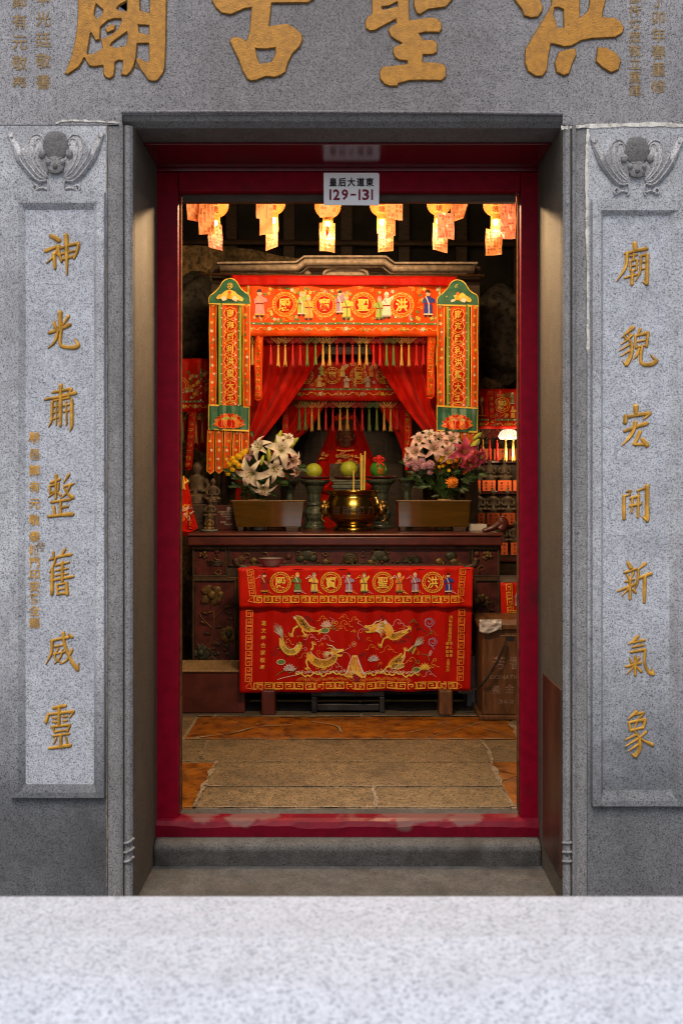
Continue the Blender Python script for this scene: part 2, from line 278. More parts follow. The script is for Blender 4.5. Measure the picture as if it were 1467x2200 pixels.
class MB:
    def __init__(s): s.v = []; s.f = []; s.m = []; s.mats = []
    def mi(s, name):
        if name not in s.mats: s.mats.append(name)
        return s.mats.index(name)
    def add(s, vs, fs, m):
        o = len(s.v); k = s.mi(m)
        s.v.extend(Vector(v) for v in vs)
        for f in fs: s.f.append(tuple(i + o for i in f)); s.m.append(k)
    def box(s, a, b, m, taper=None):
        x0, y0, z0 = a; x1, y1, z1 = b
        vs = [(x0, y0, z0), (x1, y0, z0), (x1, y1, z0), (x0, y1, z0), (x0, y0, z1), (x1, y0, z1), (x1, y1, z1), (x0, y1, z1)]
        s.add(vs, [(0, 3, 2, 1), (4, 5, 6, 7), (0, 1, 5, 4), (1, 2, 6, 5), (2, 3, 7, 6), (3, 0, 4, 7)], m)
    def pbox(s, x0, y0, x1, y1, D, depth, m):
        """a box whose front face fills the pixel rectangle at distance D"""
        s.box((X(x0, D), D, Z(y1, D)), (X(x1, D), D + depth, Z(y0, D)), m)
    def prism(s, front, back, m):
        n = len(front)
        s.add(list(front) + list(back), [tuple(range(n)), tuple(range(2 * n - 1, n - 1, -1))] + [(i, i + n, (i + 1) % n + n, (i + 1) % n) for i in range(n)], m)
    def ppoly(s, pts, D, depth, m):
        f = [P(x, y, D) for x, y in pts]
        s.prism(f, [v + Vector((0, depth, 0)) for v in f], m)
    def tube(s, pts, r, m, n=8, cap=True):
        pts = [Vector(p) for p in pts]; N = len(pts)
        rs = r if isinstance(r, (list, tuple)) else [r] * N
        vs = []; up = None
        for i in range(N):
            t = (pts[min(N - 1, i + 1)] - pts[max(0, i - 1)])
            if t.length < 1e-9: t = Vector((0, 0, 1))
            t.normalize()
            if up is None: up = t.orthogonal().normalized()
            up = (up - t * up.dot(t))
            if up.length < 1e-6: up = t.orthogonal()
            up.normalize(); sd = t.cross(up)
            for k in range(n):
                a = 2 * math.pi * k / n
                vs.append(pts[i] + (up * math.cos(a) + sd * math.sin(a)) * rs[i])
        fs = [(i * n + k, i * n + (k + 1) % n, (i + 1) * n + (k + 1) % n, (i + 1) * n + k) for i in range(N - 1) for k in range(n)]
        if cap: fs += [tuple(range(n - 1, -1, -1)), tuple(range((N - 1) * n, N * n))]
        s.add(vs, fs, m)
    def lathe(s, prof, c, m, n=24, sx=1.0, sy=1.0, a0=0.0):
        c = Vector(c); vs = []; N = len(prof)
        for r, z in prof:
            for k in range(n):
                a = a0 + 2 * math.pi * k / n
                vs.append(c + Vector((r * sx * math.cos(a), r * sy * math.sin(a), z)))
        fs = [(i * n + k, i * n + (k + 1) % n, (i + 1) * n + (k + 1) % n, (i + 1) * n + k) for i in range(N - 1) for k in range(n)]
        fs += [tuple(range(n - 1, -1, -1)), tuple(range((N - 1) * n, N * n))]
        s.add(vs, fs, m)
    def ball(s, c, rx, ry, rz, m, n=12, k=8, amp=0.0, fr=3.0):
        c = Vector(c); vs = []
        for i in range(k + 1):
            t = math.pi * i / k
            for j in range(n):
                a = 2 * math.pi * j / n
                d = Vector((math.sin(t) * math.cos(a), math.sin(t) * math.sin(a), math.cos(t)))
                q = 1 + (amp * mnoise.noise(d * fr + c * 7) if amp else 0)
                vs.append(c + Vector((d.x * rx, d.y * ry, d.z * rz)) * q)
        s.add(vs, [(i * n + j, (i + 1) * n + j, (i + 1) * n + (j + 1) % n, i * n + (j + 1) % n) for i in range(k) for j in range(n)], m)
    def grid(s, fn, nu, nv, m):
        s.add([fn(i / nu, j / nv) for j in range(nv + 1) for i in range(nu + 1)],
              [(j * (nu + 1) + i, (j + 1) * (nu + 1) + i, (j + 1) * (nu + 1) + i + 1, j * (nu + 1) + i + 1) for j in range(nv) for i in range(nu)], m)
    def build(s, name, parent=None, loc=None, smooth=False, bevel=0.0, solid=0.0, sub=0, angle=35):
        o3 = Vector(LOC.get(parent.name, (0, 0, 0))) if parent is not None else Vector(loc or (0, 0, 0))
        me = bpy.data.meshes.new(name)
        me.from_pydata([v - o3 for v in s.v], [], s.f)
        for mm in s.mats: me.materials.append(MATS[mm])
        for p, k in zip(me.polygons, s.m): p.material_index = k
        me.validate(); me.update()
        if smooth: me.polygons.foreach_set('use_smooth', [True] * len(me.polygons))
        o = bpy.data.objects.new(name, me); COL.objects.link(o)
        if parent is not None: o.parent = parent; LOC[o.name] = o3
        else: o.location = o3; LOC[o.name] = o3
        if solid:
            md = o.modifiers.new('thickness', 'SOLIDIFY'); md.thickness = solid; md.offset = 0
        if sub:
            md = o.modifiers.new('subdivision', 'SUBSURF'); md.levels = sub; md.render_levels = sub
        if bevel:
            md = o.modifiers.new('bevel', 'BEVEL'); md.width = bevel; md.segments = 2; md.limit_method = 'ANGLE'; md.angle_limit = R(angle)
        return o

def tag(o, label=None, cat=None, group=None, kind=None):
    if label: o['label'] = label
    if cat: o['category'] = cat
    if group: o['group'] = group
    if kind: o['kind'] = kind
    return o
def thing(name, label, cat, loc, group=None):
    o = bpy.data.objects.new(name, None); COL.objects.link(o)
    o.location = loc; o.empty_display_size = 0.1
    LOC[o.name] = Vector(loc)
    return tag(o, label, cat, group)
def copy_tree(o, parent=None):
    c = o.copy(); COL.objects.link(c); c.parent = parent
    for k in list(o.children): copy_tree(k, c)
    return c
def lamp(name, loc, watts, col, parent, rad=0.03):
    l = bpy.data.lights.new(name, 'POINT'); l.energy = watts; l.color = col; l.shadow_soft_size = rad
    o = bpy.data.objects.new(name, l); COL.objects.link(o)
    o.parent = parent; o.location = Vector(loc) - LOC[parent.name]
    return o

# ------------------------------------------------ writing: the glyph outlines of the built-in font
GL = {}
def glyph(ch, bold=0.0):
    k = (ch, bold)
    if k not in GL:
        c = bpy.data.curves.new('glyph', 'FONT'); c.body = ch; c.size = 1; c.offset = bold; c.resolution_u = 2
        o = bpy.data.objects.new('glyph', c); COL.objects.link(o)
        me = o.to_mesh()
        GL[k] = ([(v.co.x, v.co.y) for v in me.vertices], [tuple(p.vertices) for p in me.polygons])
        o.to_mesh_clear(); bpy.data.objects.remove(o); bpy.data.curves.remove(c)
    return GL[k]

class Sheet:
    """a hanging cloth or flat face drawn in photograph pixels at distance D; fold(px, py) moves it in depth"""
    def __init__(s, D, fold=None): s.D = D; s.fold = fold or (lambda x, y: 0.0)
    def pt(s, x, y, lift=0.0):
        v = P(x, y, s.D); v.y += s.fold(x, y) - lift
        return v
    def cloth(s, mb, pts4, nu, nv, m):
        """grid between four pixel corners: top left, top right, bottom right, bottom left"""
        a, b, c, d = pts4
        def fn(u, v):
            x = (a[0] * (1 - u) + b[0] * u) * (1 - v) + (d[0] * (1 - u) + c[0] * u) * v
            y = (a[1] * (1 - u) + b[1] * u) * (1 - v) + (d[1] * (1 - u) + c[1] * u) * v
            return s.pt(x, y)
        mb.grid(fn, nu, nv, m)
    def poly(s, mb, pts, m, lift=0.004): mb.add([s.pt(x, y, lift) for x, y in pts], [tuple(range(len(pts)))], m)
    def line(s, mb, pts, w, m, lift=0.005, smooth=0, closed=False):
        if smooth: pts = cr(pts, smooth, closed)
        n = len(pts); vs = []
        ws = w if isinstance(w, (list, tuple)) else [w] * n
        if len(ws) != n: ws = [ws[min(len(ws) - 1, int(i * len(ws) / n))] for i in range(n)]
        for i in range(n):
            if closed: p0, p1 = pts[i - 1], pts[(i + 1) % n]
            else: p0, p1 = pts[max(0, i - 1)], pts[min(n - 1, i + 1)]
            dx, dy = p1[0] - p0[0], p1[1] - p0[1]; L = math.hypot(dx, dy) or 1
            # mitre a little at corners
            k = ws[i] / 2
            nx, ny = -dy / L * k, dx / L * k
            if 0 < i < n - 1 or closed:
                ax, ay = pts[i][0] - p0[0], pts[i][1] - p0[1]; La = math.hypot(ax, ay) or 1
                cs = max(0.5, (ax * dx + ay * dy) / (La * L)); nx /= cs; ny /= cs
            vs += [s.pt(pts[i][0] + nx, pts[i][1] + ny, lift), s.pt(pts[i][0] - nx, pts[i][1] - ny, lift)]
        fs = [(2 * i, 2 * i + 1, 2 * i + 3, 2 * i + 2) for i in range(n - 1)]
        if closed: fs.append((2 * n - 2, 2 * n - 1, 1, 0))
        mb.add(vs, fs, m)
    def disc(s, mb, x, y, r, m, lift=0.004, n=14, ry=None): s.poly(mb, [(x + r * math.cos(2 * math.pi * k / n), y + (ry or r) * math.sin(2 * math.pi * k / n)) for k in range(n)], m, lift)
    def ring(s, mb, x, y, r, w, m, lift=0.005, n=28, ry=None, wob=0.0, lobes=0):
        s.line(mb, [(x + (r + wob * math.cos(lobes * 2 * math.pi * k / n)) * math.cos(2 * math.pi * k / n), y + ((ry or r) + wob * math.cos(lobes * 2 * math.pi * k / n)) * math.sin(2 * math.pi * k / n)) for k in range(n)], w, m, lift, closed=True)
    def text(s, mb, ch, x, y, size, m, lift=0.006, bold=0.02, ax=1.0, ay=1.0, shear=0.0):
        v, f = glyph(ch, bold)
        mb.add([s.pt(x + ((a - 0.5) * ax) * size, y - ((b - 0.38) * ay + (a - 0.5) * shear) * size, lift) for a, b in v], f, m)
    def column(s, mb, string, x, y0, y1, size, m, lift=0.006, bold=0.02, dx=0.0):
        n = len(string)
        for i, ch in enumerate(string):
            t = i / max(1, n - 1)
            s.text(mb, ch, x + dx * t, y0 + (y1 - y0) * t, size, m, lift, bold)
    def words(s, mb, string, x0, y0, x1, y1, m, lift=0.006, bold=0.0):
        v, f = glyph(string, bold)
        xa, xb = min(a for a, b in v), max(a for a, b in v); ya, yb = min(b for a, b in v), max(b for a, b in v)
        mb.add([s.pt(x0 + (a - xa) / (xb - xa) * (x1 - x0), y1 - (b - ya) / (yb - ya) * (y1 - y0), lift) for a, b in v], f, m)
    # -------------------------------- embroidery motifs
    def flower(s, mb, x, y, r, m, core='thread_gold', n=5, lift=0.005, a0=None):
        a0 = random.random() * 6 if a0 is None else a0; pts = []
        for k in range(n * 4):
            a = a0 + 2 * math.pi * k / (n * 4); q = r * (0.55 + 0.45 * abs(math.sin(n * (a - a0) / 2)))
            pts.append((x + q * math.cos(a), y + q * math.sin(a)))
        s.poly(mb, pts, m, lift); s.disc(mb, x, y, r * 0.32, core, lift + 0.002, 8)
    def leaf(s, mb, x, y, L, a, m='thread_green', lift=0.0045):
        c, n = math.cos(a), math.sin(a)
        s.poly(mb, [(x, y), (x + L * .5 * c - L * .22 * n, y + L * .5 * n + L * .22 * c), (x + L * c, y + L * n), (x + L * .5 * c + L * .22 * n, y + L * .5 * n - L * .22 * c)], m, lift)
    def spiral(s, mb, x, y, r, a, w, m, turns=1.1, tail=2.0, hand=1, lift=0.005):
        pts = []
        for i in range(14):
            t = i / 13; q = r * (0.25 + 0.75 * t); b = a + hand * turns * 2 * math.pi * (1 - t)
            pts.append((x + q * math.cos(b), y + q * math.sin(b)))
        ex, ey = pts[-1]; tx, ty = math.cos(a - hand * 1.3), math.sin(a - hand * 1.3)
        pts += [(ex + tx * r * tail * .5, ey + ty * r * tail * .5), (ex + tx * r * tail + math.cos(a) * r * .4, ey + ty * r * tail + math.sin(a) * r * .4)]
        s.line(mb, pts, w, m, lift)
    def cloud(s, mb, x, y, r, w, m, lift=0.005, flip=1):
        s.line(mb, [(x - flip * 2.2 * r, y + .9 * r), (x - flip * 1.2 * r, y + .6 * r), (x - flip * .9 * r, y - .3 * r), (x - flip * .1 * r, y - .9 * r), (x + flip * .6 * r, y - .4 * r), (x + flip * .45 * r, y + .2 * r), (x, y + .15 * r), (x + flip * .1 * r, y - .2 * r)], w, m, lift, smooth=4)
        s.line(mb, [(x + flip * .45 * r, y + .2 * r), (x + flip * 1.2 * r, y), (x + flip * 1.4 * r, y + .6 * r), (x + flip * 2.3 * r, y + .8 * r)], w, m, lift + .0005, smooth=4)
    def lotus(s, mb, x, y, r, m='thread_pink', edge='thread_white', lift=0.005):
        for k, a in enumerate((-2.9, -0.25, -2.45, -0.7, -2.0, -1.14, -1.57)):
            L = r * (1.0 if k < 4 else 1.05); c, n = math.cos(a), math.sin(a); y0 = y + r * .5
            pp = [(x, y0), (x + L * .55 * c - L * .24 * n, y0 + L * .55 * n + L * .24 * c), (x + L * 1.15 * c, y0 + L * 1.15 * n), (x + L * .55 * c + L * .24 * n, y0 + L * .55 * n - L * .24 * c)]
            s.poly(mb, pp, m, lift + k * .0006); s.line(mb, pp, max(.9, r * .09), edge, lift + k * .0006 + .0004, closed=True)
    def meander(s, mb, x0, y0, x1, y1, n, w, m, lift=0.005, h=None):
        """a row of Greek key hooks from (x0, y0) to (x1, y1); h is the signed height"""
        dx, dy = (x1 - x0) / n, (y1 - y0) / n; L = math.hypot(dx, dy); nx, ny = -dy / L, dx / L
        for i in range(n):
            bx, by = x0 + dx * i, y0 + dy * i
            q = [(0.06, 1.0), (0.06, 0.0), (0.86, 0.0), (0.86, 0.72), (0.36, 0.72), (0.36, 0.36), (0.60, 0.36)] if True else 0
            if i % 2: q = [(1 - a, b) for a, b in q]
            s.line(mb, [(bx + dx * a + nx * h * b, by + dy * a + ny * h * b) for a, b in q], w, m, lift)
            s.line(mb, [(bx + nx * h + dx * .06, by + ny * h + dy * .06), (bx + dx * .94 + nx * h, by + dy * .94 + ny * h)], w, m, lift + .0007)
    def person(s, mb, x, y, h, robe, trim='thread_gold', hat='thread_dark', lift=0.005, pose=0, sash='thread_crimson'):
        """a small robed figure in silk thread, feet at y + h/2"""
        t = y - h / 2; u = h / 10.0; f = 1 if pose % 2 == 0 else -1
        s.poly(mb, [(x - 1.0 * u, t + 2.2 * u), (x + 1.0 * u, t + 2.2 * u), (x + 1.5 * u, t + 5 * u), (x + 1.9 * u, t + 9.3 * u), (x - 1.7 * u, t + 9.3 * u), (x - 1.4 * u, t + 5 * u)], robe, lift)
        s.poly(mb, [(x + f * .6 * u, t + 2.4 * u), (x + f * 2.6 * u, t + (3.2 if pose < 2 else 1.2) * u), (x + f * 2.8 * u, t + (4.6 if pose < 2 else 2.2) * u), (x + f * 1.0 * u, t + 4.6 * u)], robe, lift + .001)
        s.poly(mb, [(x - f * .6 * u, t + 2.4 * u), (x - f * 2.0 * u, t + 3.6 * u), (x - f * 1.9 * u, t + 5.2 * u), (x - f * .6 * u, t + 4.8 * u)], robe, lift + .001)
        s.line(mb, [(x - .9 * u, t + 2.3 * u), (x + .3 * u, t + 5 * u), (x + .4 * u, t + 9.2 * u)], .45 * u, trim, lift + .002)
        s.line(mb, [(x - 1.4 * u, t + 5.1 * u), (x + 1.5 * u, t + 5.1 * u)], .5 * u, sash, lift + .0025)
        s.line(mb, [(x - 1.7 * u, t + 9.1 * u), (x + 1.9 * u, t + 9.1 * u)], .5 * u, trim, lift + .002)
        s.disc(mb, x, t + 1.35 * u, .95 * u, 'skin_thread', lift + .003, 10)
        s.poly(mb, [(x - 1.0 * u, t + 1.0 * u), (x - .7 * u, t + .1 * u), (x, t - .3 * u), (x + .7 * u, t + .1 * u), (x + 1.0 * u, t + 1.0 * u)], hat, lift + .0035)
        for d in (-.9, .8): s.line(mb, [(x + d * u - .6 * u, t + 9.8 * u), (x + d * u + .6 * u, t + 9.8 * u)], .7 * u, 'thread_dark', lift + .001)
    def roundel(s, mb, x, y, r, ch, m='thread_gold', size=None, keys=16, w=1.4):
        s.ring(mb, x, y, r, w, m); s.ring(mb, x, y, r * .72, w, m)
        for k in range(keys):
            a = 2 * math.pi * k / keys; b = a + 2 * math.pi / keys * .62
            pp = [(x + q * math.cos(c), y + q * math.sin(c)) for q, c in ((r * .78, a), (r * .95, a), (r * .95, b), (r * .84, b), (r * .84, (a + b) / 2))]
            s.line(mb, pp, w * 1.1, m, .0062)

TRI = {}
def shape2d(name, polys, D, depth, m, parent, bevel=0.0, grow=0.0):
    """flat shape from closed pixel outlines (an outline inside another cuts a hole), given real thickness towards the viewer"""
    c = bpy.data.curves.new(name, 'CURVE'); c.dimensions = '2D'; c.fill_mode = 'BOTH'; c.extrude = depth / 2; c.bevel_depth = bevel; c.bevel_resolution = 2; c.offset = grow
    ps = [[P(x, y, D) for x, y in pl] for pl in polys]
    for pl in ps:
        sp = c.splines.new('POLY'); sp.points.add(len(pl) - 1); sp.use_cyclic_u = True
        for q, v in zip(sp.points, pl): q.co = (v.x, v.z, 0, 1)
    o = bpy.data.objects.new('shape', c); COL.objects.link(o)
    me = bpy.data.meshes.new_from_object(o, depsgraph=None) if False else o.to_mesh()
    mb = MB(); mb.add([(v.co.x, D - depth / 2 - v.co.z, v.co.y) for v in me.vertices], [tuple(reversed(p.vertices)) for p in me.polygons], m)
    o.to_mesh_clear(); bpy.data.objects.remove(o); bpy.data.curves.remove(c)
    return mb.build(name, parent)

def brush(mb, S, pts, ws, m, lift=0.0, k=0.3, step=5, smooth=True):
    """one brush stroke with a ridge down its middle: pixel points and pixel widths"""
    q = cr([(p[0], p[1], w) for p, w in zip(pts, ws)], step) if smooth else [(p[0], p[1], w) for p, w in zip(pts, ws)]
    n = len(q); vs = []
    a, b = q[0], q[1]; L = math.hypot(b[0] - a[0], b[1] - a[1]) or 1
    q = [(a[0] - (b[0] - a[0]) / L * a[2] * .35, a[1] - (b[1] - a[1]) / L * a[2] * .35, a[2] * .45)] + q
    a, b = q[-1], q[-2]; L = math.hypot(b[0] - a[0], b[1] - a[1]) or 1
    q = q + [(a[0] - (b[0] - a[0]) / L * a[2] * .35, a[1] - (b[1] - a[1]) / L * a[2] * .35, a[2] * .45)]
    n = len(q); pm = S.D / F
    for i in range(n):
        p0, p1 = q[max(0, i - 1)], q[min(n - 1, i + 1)]
        dx, dy = p1[0] - p0[0], p1[1] - p0[1]; L = math.hypot(dx, dy) or 1
        h = max(.6, q[i][2]) / 2; nx, ny = -dy / L * h, dx / L * h
        top = lift + h * 2 * k * pm + .0005 * random.random()
        vs += [S.pt(q[i][0] + nx, q[i][1] + ny, lift - .002), S.pt(q[i][0] + nx * .45, q[i][1] + ny * .45, lift + (top - lift) * .8), S.pt(q[i][0] - nx * .45, q[i][1] - ny * .45, top), S.pt(q[i][0] - nx, q[i][1] - ny, lift - .002)]
    fs = [(4 * i + j, 4 * i + j + 1, 4 * i + j + 5, 4 * i + j + 4) for i in range(n - 1) for j in range(3)] + [(0, 1, 2, 3), tuple(4 * (n - 1) + j for j in (3, 2, 1, 0))]
    mb.add(vs, fs, m)
# ================================================================ the setting and the stone front
D1, D2 = 3.11, 3.50                                  # wall face and red door frame
ZL = Z(268, D1)                                      # underside of the lintel
XL, XR = X(287, D1), X(1207, D1)                     # the two reveals
DB = 3.80                                            # back of the front wall

# ground outside, temple floor slabs
mb = MB(); mb.add([(-40, -40, 0), (40, -40, 0), (40, D1 + .32, 0), (-40, D1 + .32, 0)], [(0, 1, 2, 3)], 'pavement')
tag(mb.build('ground'), kind='structure')
mb = MB(); mb.add([(-2.7, DB - .36, -.005), (2.9, DB - .36, -.005), (2.9, 9.6, -.005), (-2.7, 9.6, -.005)], [(0, 1, 2, 3)], 'mortar')
tag(mb.build('floor_bed'), kind='structure')
mb = MB()
def slab(x0, y0, x1, y1, m, g=.006):
    t = random.uniform(-.003, .002); j = lambda: random.uniform(-.004, .004)
    a = [(x0 + g + j(), y0 + g + j()), (x1 - g + j(), y0 + g + j()), (x1 - g + j(), y1 - g + j()), (x0 + g + j(), y1 - g + j())]
    mb.prism([Vector((x, y, t)) for x, y in reversed(a)], [Vector((x, y, -.02)) for x, y in reversed(a)], m)
def clip(poly, x0, y0, x1, y1):
    for ax, lim, sg in ((0, x0, 1), (0, x1, -1), (1, y0, 1), (1, y1, -1)):
        out = []
        for i in range(len(poly)):
            a, b = poly[i - 1], poly[i]; ia, ib = sg * (a[ax] - lim) >= 0, sg * (b[ax] - lim) >= 0
            if ia != ib:
                t = (lim - a[ax]) / (b[ax] - a[ax]); out.append((a[0] + (b[0] - a[0]) * t, a[1] + (b[1] - a[1]) * t))
            if ib: out.append(b)
        poly = out
        if not poly: break
    return poly
def tiles(x0, y0, x1, y1, q=.36, g=.005, ox=0.0):
    for i in range(-14, 15):
        for k in range(-2, 30):
            cx, cy = (i + .5 * (k % 2)) * q * 1.414 + ox, y0 + k * q * .707
            h = q * .707 - g
            pl = clip([(cx - h, cy), (cx, cy - h), (cx + h, cy), (cx, cy + h)], x0 + g, y0 + g, x1 - g, y1 - g)
            if len(pl) > 2:
                t = random.uniform(-.003, .001)
                mb.prism([Vector((x, y, t)) for x, y in reversed(pl)], [Vector((x, y, -.02)) for x, y in reversed(pl)], 'floor_tile')
slab(-.66, 3.46, .742, 4.098, 'floor_stone')
slab(-.66, 4.098, .14, 4.386, 'floor_stone', .009); slab(.14, 4.098, .742, 4.386, 'floor_stone', .009)
slab(-.66, 4.386, .742, 4.782, 'floor_stone')
slab(-2.6, 4.782, -.755, 5.217, 'floor_stone', .01); slab(-.755, 4.782, .76, 5.217, 'floor_stone'); slab(.76, 4.782, 2.7, 5.217, 'floor_stone', .01)
tiles(-2.6, 3.5, -.66, 4.782, .30); tiles(.742, 3.5, 2.7, 4.782, .30)
tiles(-.90, 5.217, 1.00, 5.74, .46, .006, .09)
slab(-2.6, 5.217, -.90, 5.74, 'floor_stone', .012); slab(1.0, 5.217, 2.7, 5.74, 'floor_stone', .012)
for k in range(6): slab(-2.6 + k * .9, 5.74, -1.7 + k * .9, 6.5, 'floor_grey')
slab(-2.6, 6.5, 2.7, 9.5, 'floor_grey')
tag(mb.build('temple_floor', bevel=.002), kind='structure')
mb = MB()
def fseam(pts, w, m='mortar', z=.005, jit=.003):
    q = [(x + random.uniform(-jit, jit), y + random.uniform(-jit, jit)) for x, y in cr(pts, 14)]; vs = []
    for i, (x, y) in enumerate(q):
        a, b = q[max(0, i - 1)], q[min(len(q) - 1, i + 1)]; dx, dy = b[0] - a[0], b[1] - a[1]; L = math.hypot(dx, dy) or 1; k = w * max(.12, .5 + 1.3 * mnoise.noise(Vector((x * 9, y * 9, 1)))) / 2
        vs += [(x - dy / L * k, y + dx / L * k, z), (x + dy / L * k, y - dx / L * k, z)]
    mb.add(vs, [(2 * i, 2 * i + 1, 2 * i + 3, 2 * i + 2) for i in range(len(q) - 1)], m)
fseam([(.14, 4.10), (.145, 4.2), (.13, 4.33), (.16, 4.39)], .022); fseam([(.05, 4.39), (.14, 4.375), (.24, 4.39)], .02)
fseam([(-.66, 4.386), (-.2, 4.39), (.3, 4.388), (.742, 4.388)], .012); fseam([(-.66, 4.782), (-.1, 4.782), (.742, 4.782)], .010)
fseam([(-.9, 5.217), (-.4, 5.222), (.2, 5.215), (.95, 5.22)], .022); fseam([(-.66, 4.1), (-.66, 4.4), (-.655, 4.78)], .03); fseam([(.742, 4.05), (.74, 4.4), (.75, 4.78)], .035)
fseam([(-.755, 4.79), (-.75, 5.0), (-.76, 5.21)], .022); fseam([(.76, 4.79), (.77, 5.0), (.75, 5.21)], .025); fseam([(-.9, 5.74), (-.3, 5.73), (.4, 5.745), (1.0, 5.735)], .035)
fseam([(-.7, 4.098), (0, 4.10), (.75, 4.096)], .012); fseam([(-.85, 5.23), (-.65, 5.33), (-.5, 5.48), (-.3, 5.52)], .02); fseam([(.97, 5.23), (.98, 5.5), (.92, 5.72)], .03)
fseam([(.2, 5.25), (.3, 5.3), (.5, 5.45), (.6, 5.6)], .01); fseam([(-.2, 5.6), (-.05, 5.5), (-.02, 5.35)], .016)
tag(mb.build('floor_mortar'), kind='structure')

# ---- lintel with the four gold characters
lin_o = thing('stone_lintel', 'huge grey granite lintel over the doorway carved with four thick gold characters', 'lintel', (0, D1, ZL))
mb = MB(); zc_ = Z(246, D1); xa, xb = X(262, D1), X(1208, D1)
mb.box((-2.3, D1, zc_), (2.3, DB, 4.7), 'granite_lintel')
mb.box((-2.3, D1, ZL), (xa, DB, zc_), 'granite_lintel'); mb.box((xb, D1, ZL), (2.3, DB, zc_), 'granite_lintel')
pr = [(D1 + .004, zc_), (D1 + .012, zc_ - .018), (D1 + .03, ZL), (DB, ZL), (DB, zc_)]
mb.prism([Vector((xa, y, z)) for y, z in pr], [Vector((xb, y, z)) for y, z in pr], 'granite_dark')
mb.build('block', lin_o)
mb = MB(); mb.tube([P(262, 241, D1), P(480, 240, D1), P(740, 241, D1), P(1000, 242, D1), P(1208, 245, D1)], .006, 'granite_lintel', 8); mb.build('fillet', lin_o, smooth=True)
def zz(ox, pts, s=5.868, oy=0): return [(ox + x / s, oy + y / s) for x, y in pts]
def soft(pl, n=3): return cr(pl, n, True)
CH = [
 ('廟', 130, [[(240,-420),(240,100),(235,300),(205,520),(160,720),(120,830),(80,925),(100,937),(230,850),(270,790),(295,730),(325,735),(350,790),(380,830),(430,840),(500,830),(548,825),(560,850),(560,940),(590,980),(630,990),(670,960),(683,860),(685,790),(740,758),(803,765),(805,850),(783,940),(840,950),(885,910),(920,840),(948,740),(965,550),(1130,545),(1140,780),(1085,805),(1010,755),(965,765),(1020,870),(1120,1010),(1160,1025),(1220,1020),(1290,930),(1310,870),(1325,500),(1330,100),(1335,-420)],
   [(455,45),(560,135),(550,190),(460,265),(420,200),(435,100)], [(700,120),(740,70),(830,20),(845,-60),(860,20),(855,160),(740,160)], [(990,-250),(1150,-250),(1140,190),(1000,150)],
   [(500,350),(600,260),(700,235),(780,240),(790,280),(740,390),(640,465),(530,510),(552,620),(440,690),(340,710),(335,680),(375,430),(400,410),(455,510),(495,500)], [(585,375),(640,325),(690,335),(680,380),(600,415)],
   [(620,590),(650,540),(760,460),(850,395),(865,450),(850,580),(780,610),(690,620)], [(975,315),(1135,320),(1135,460),(990,430)]]),
 ('古', 440, [[(100,-160),(105,20),(150,100),(220,165),(330,185),(400,155),(500,110),(605,95),(600,150),(580,400),(550,510),(525,550),(470,500),(410,485),(345,495),(330,530),(380,640),(440,760),(490,900),(545,1000),(590,1020),(640,1015),(770,965),(880,975),(950,955),(1010,910),(1040,800),(1100,680),(1190,590),(1220,510),(1215,450),(1130,370),(1040,320),(940,330),(800,350),(835,40),(1300,35),(1370,-10),(1390,-160),(850,-170),(850,-460),(620,-460),(620,-170)],
   [(630,610),(760,620),(905,600),(900,700),(850,800),(690,825),(650,730)]]),
 ('聖', 760, [[(235,-420),(240,190),(180,230),(155,290),(160,360),(200,390),(260,385),(350,335),(540,235),(550,310),(470,350),(445,390),(470,460),(540,510),(620,550),(600,575),(510,610),(500,660),(530,730),(570,755),(680,770),(685,825),(480,850),(365,860),(335,920),(340,1000),(390,1060),(450,1085),(540,1085),(550,1055),(700,1015),(850,1010),(1100,1015),(1145,970),(1145,860),(1110,825),(1040,810),(850,800),(860,690),(990,685),(1035,660),(1035,560),(1000,525),(870,525),(800,430),(900,405),(1070,408),(1095,370),(1090,300),(1040,250),(950,240),(690,280),(680,150),(685,-420)],
   [(340,90),(440,75),(555,20),(560,100),(370,145),(345,130)], [(345,-220),(550,-260),(555,-110),(350,-70)], [(760,-360),(765,90),(800,170),(830,185),(930,120),(1150,90),(1230,0),(1260,-360)]]),
 ('洪', 1100, [[(20,-20),(60,40),(130,130),(150,200),(230,225),(310,215),(360,150),(370,80),(320,0),(280,-60),(60,-80)],
   [(500,-420),(500,70),(430,200),(260,480),(170,640),(165,800),(200,900),(290,960),(370,960),(420,890),(440,720),(470,555),(520,555),(640,590),(740,580),(860,510),(1000,485),(1290,470),(1370,420),(1390,360),(1340,280),(1280,245),(1120,235),(1120,160),(1160,0),(1180,-420)],
   [(515,95),(580,95),(650,125),(655,370),(550,370),(530,270),(505,200)], [(835,-250),(832,245),(865,240),(960,150),(980,60),(975,-250)],
   [(540,800),(590,670),(700,640),(780,630),(790,700),(740,810),(700,930),(640,950),(560,910)], [(1080,615),(1170,620),(1300,690),(1350,780),(1320,880),(1240,915),(1130,850),(1060,780)]]),
]
for ch, ox, pls in CH:
    shape2d('groove_shade', [zz(ox, pl) for pl in pls], D1 - .0005, .002, 'groove_shade', lin_o, grow=.0045)
    shape2d('gilded_character', [zz(ox, pl) for pl in pls], D1 + .001, .006, 'gold_leaf', lin_o, bevel=.0015)
SF = Sheet(D1)
mb = MB(); SF.column(mb, '辛光廷敬書', 94, -4, 176, 34, 'gold_faded', .0015, .012); mb.build('small_inscription', lin_o)
mb = MB(); SF.column(mb, '鄭有元敬奉', 43, 2, 180, 34, 'gold_faded', .0015, .012); mb.build('small_inscription', lin_o)
mb = MB(); SF.column(mb, '丁卯年春重修', 1413, 2, 186, 32, 'gold_faded', .0015, .012); mb.build('small_inscription', lin_o)
mb = MB(); SF.column(mb, '闔街坊眾敬立重建', 1363, -4, 194, 27, 'gold_faded', .0015, .012); mb.build('small_inscription', lin_o)
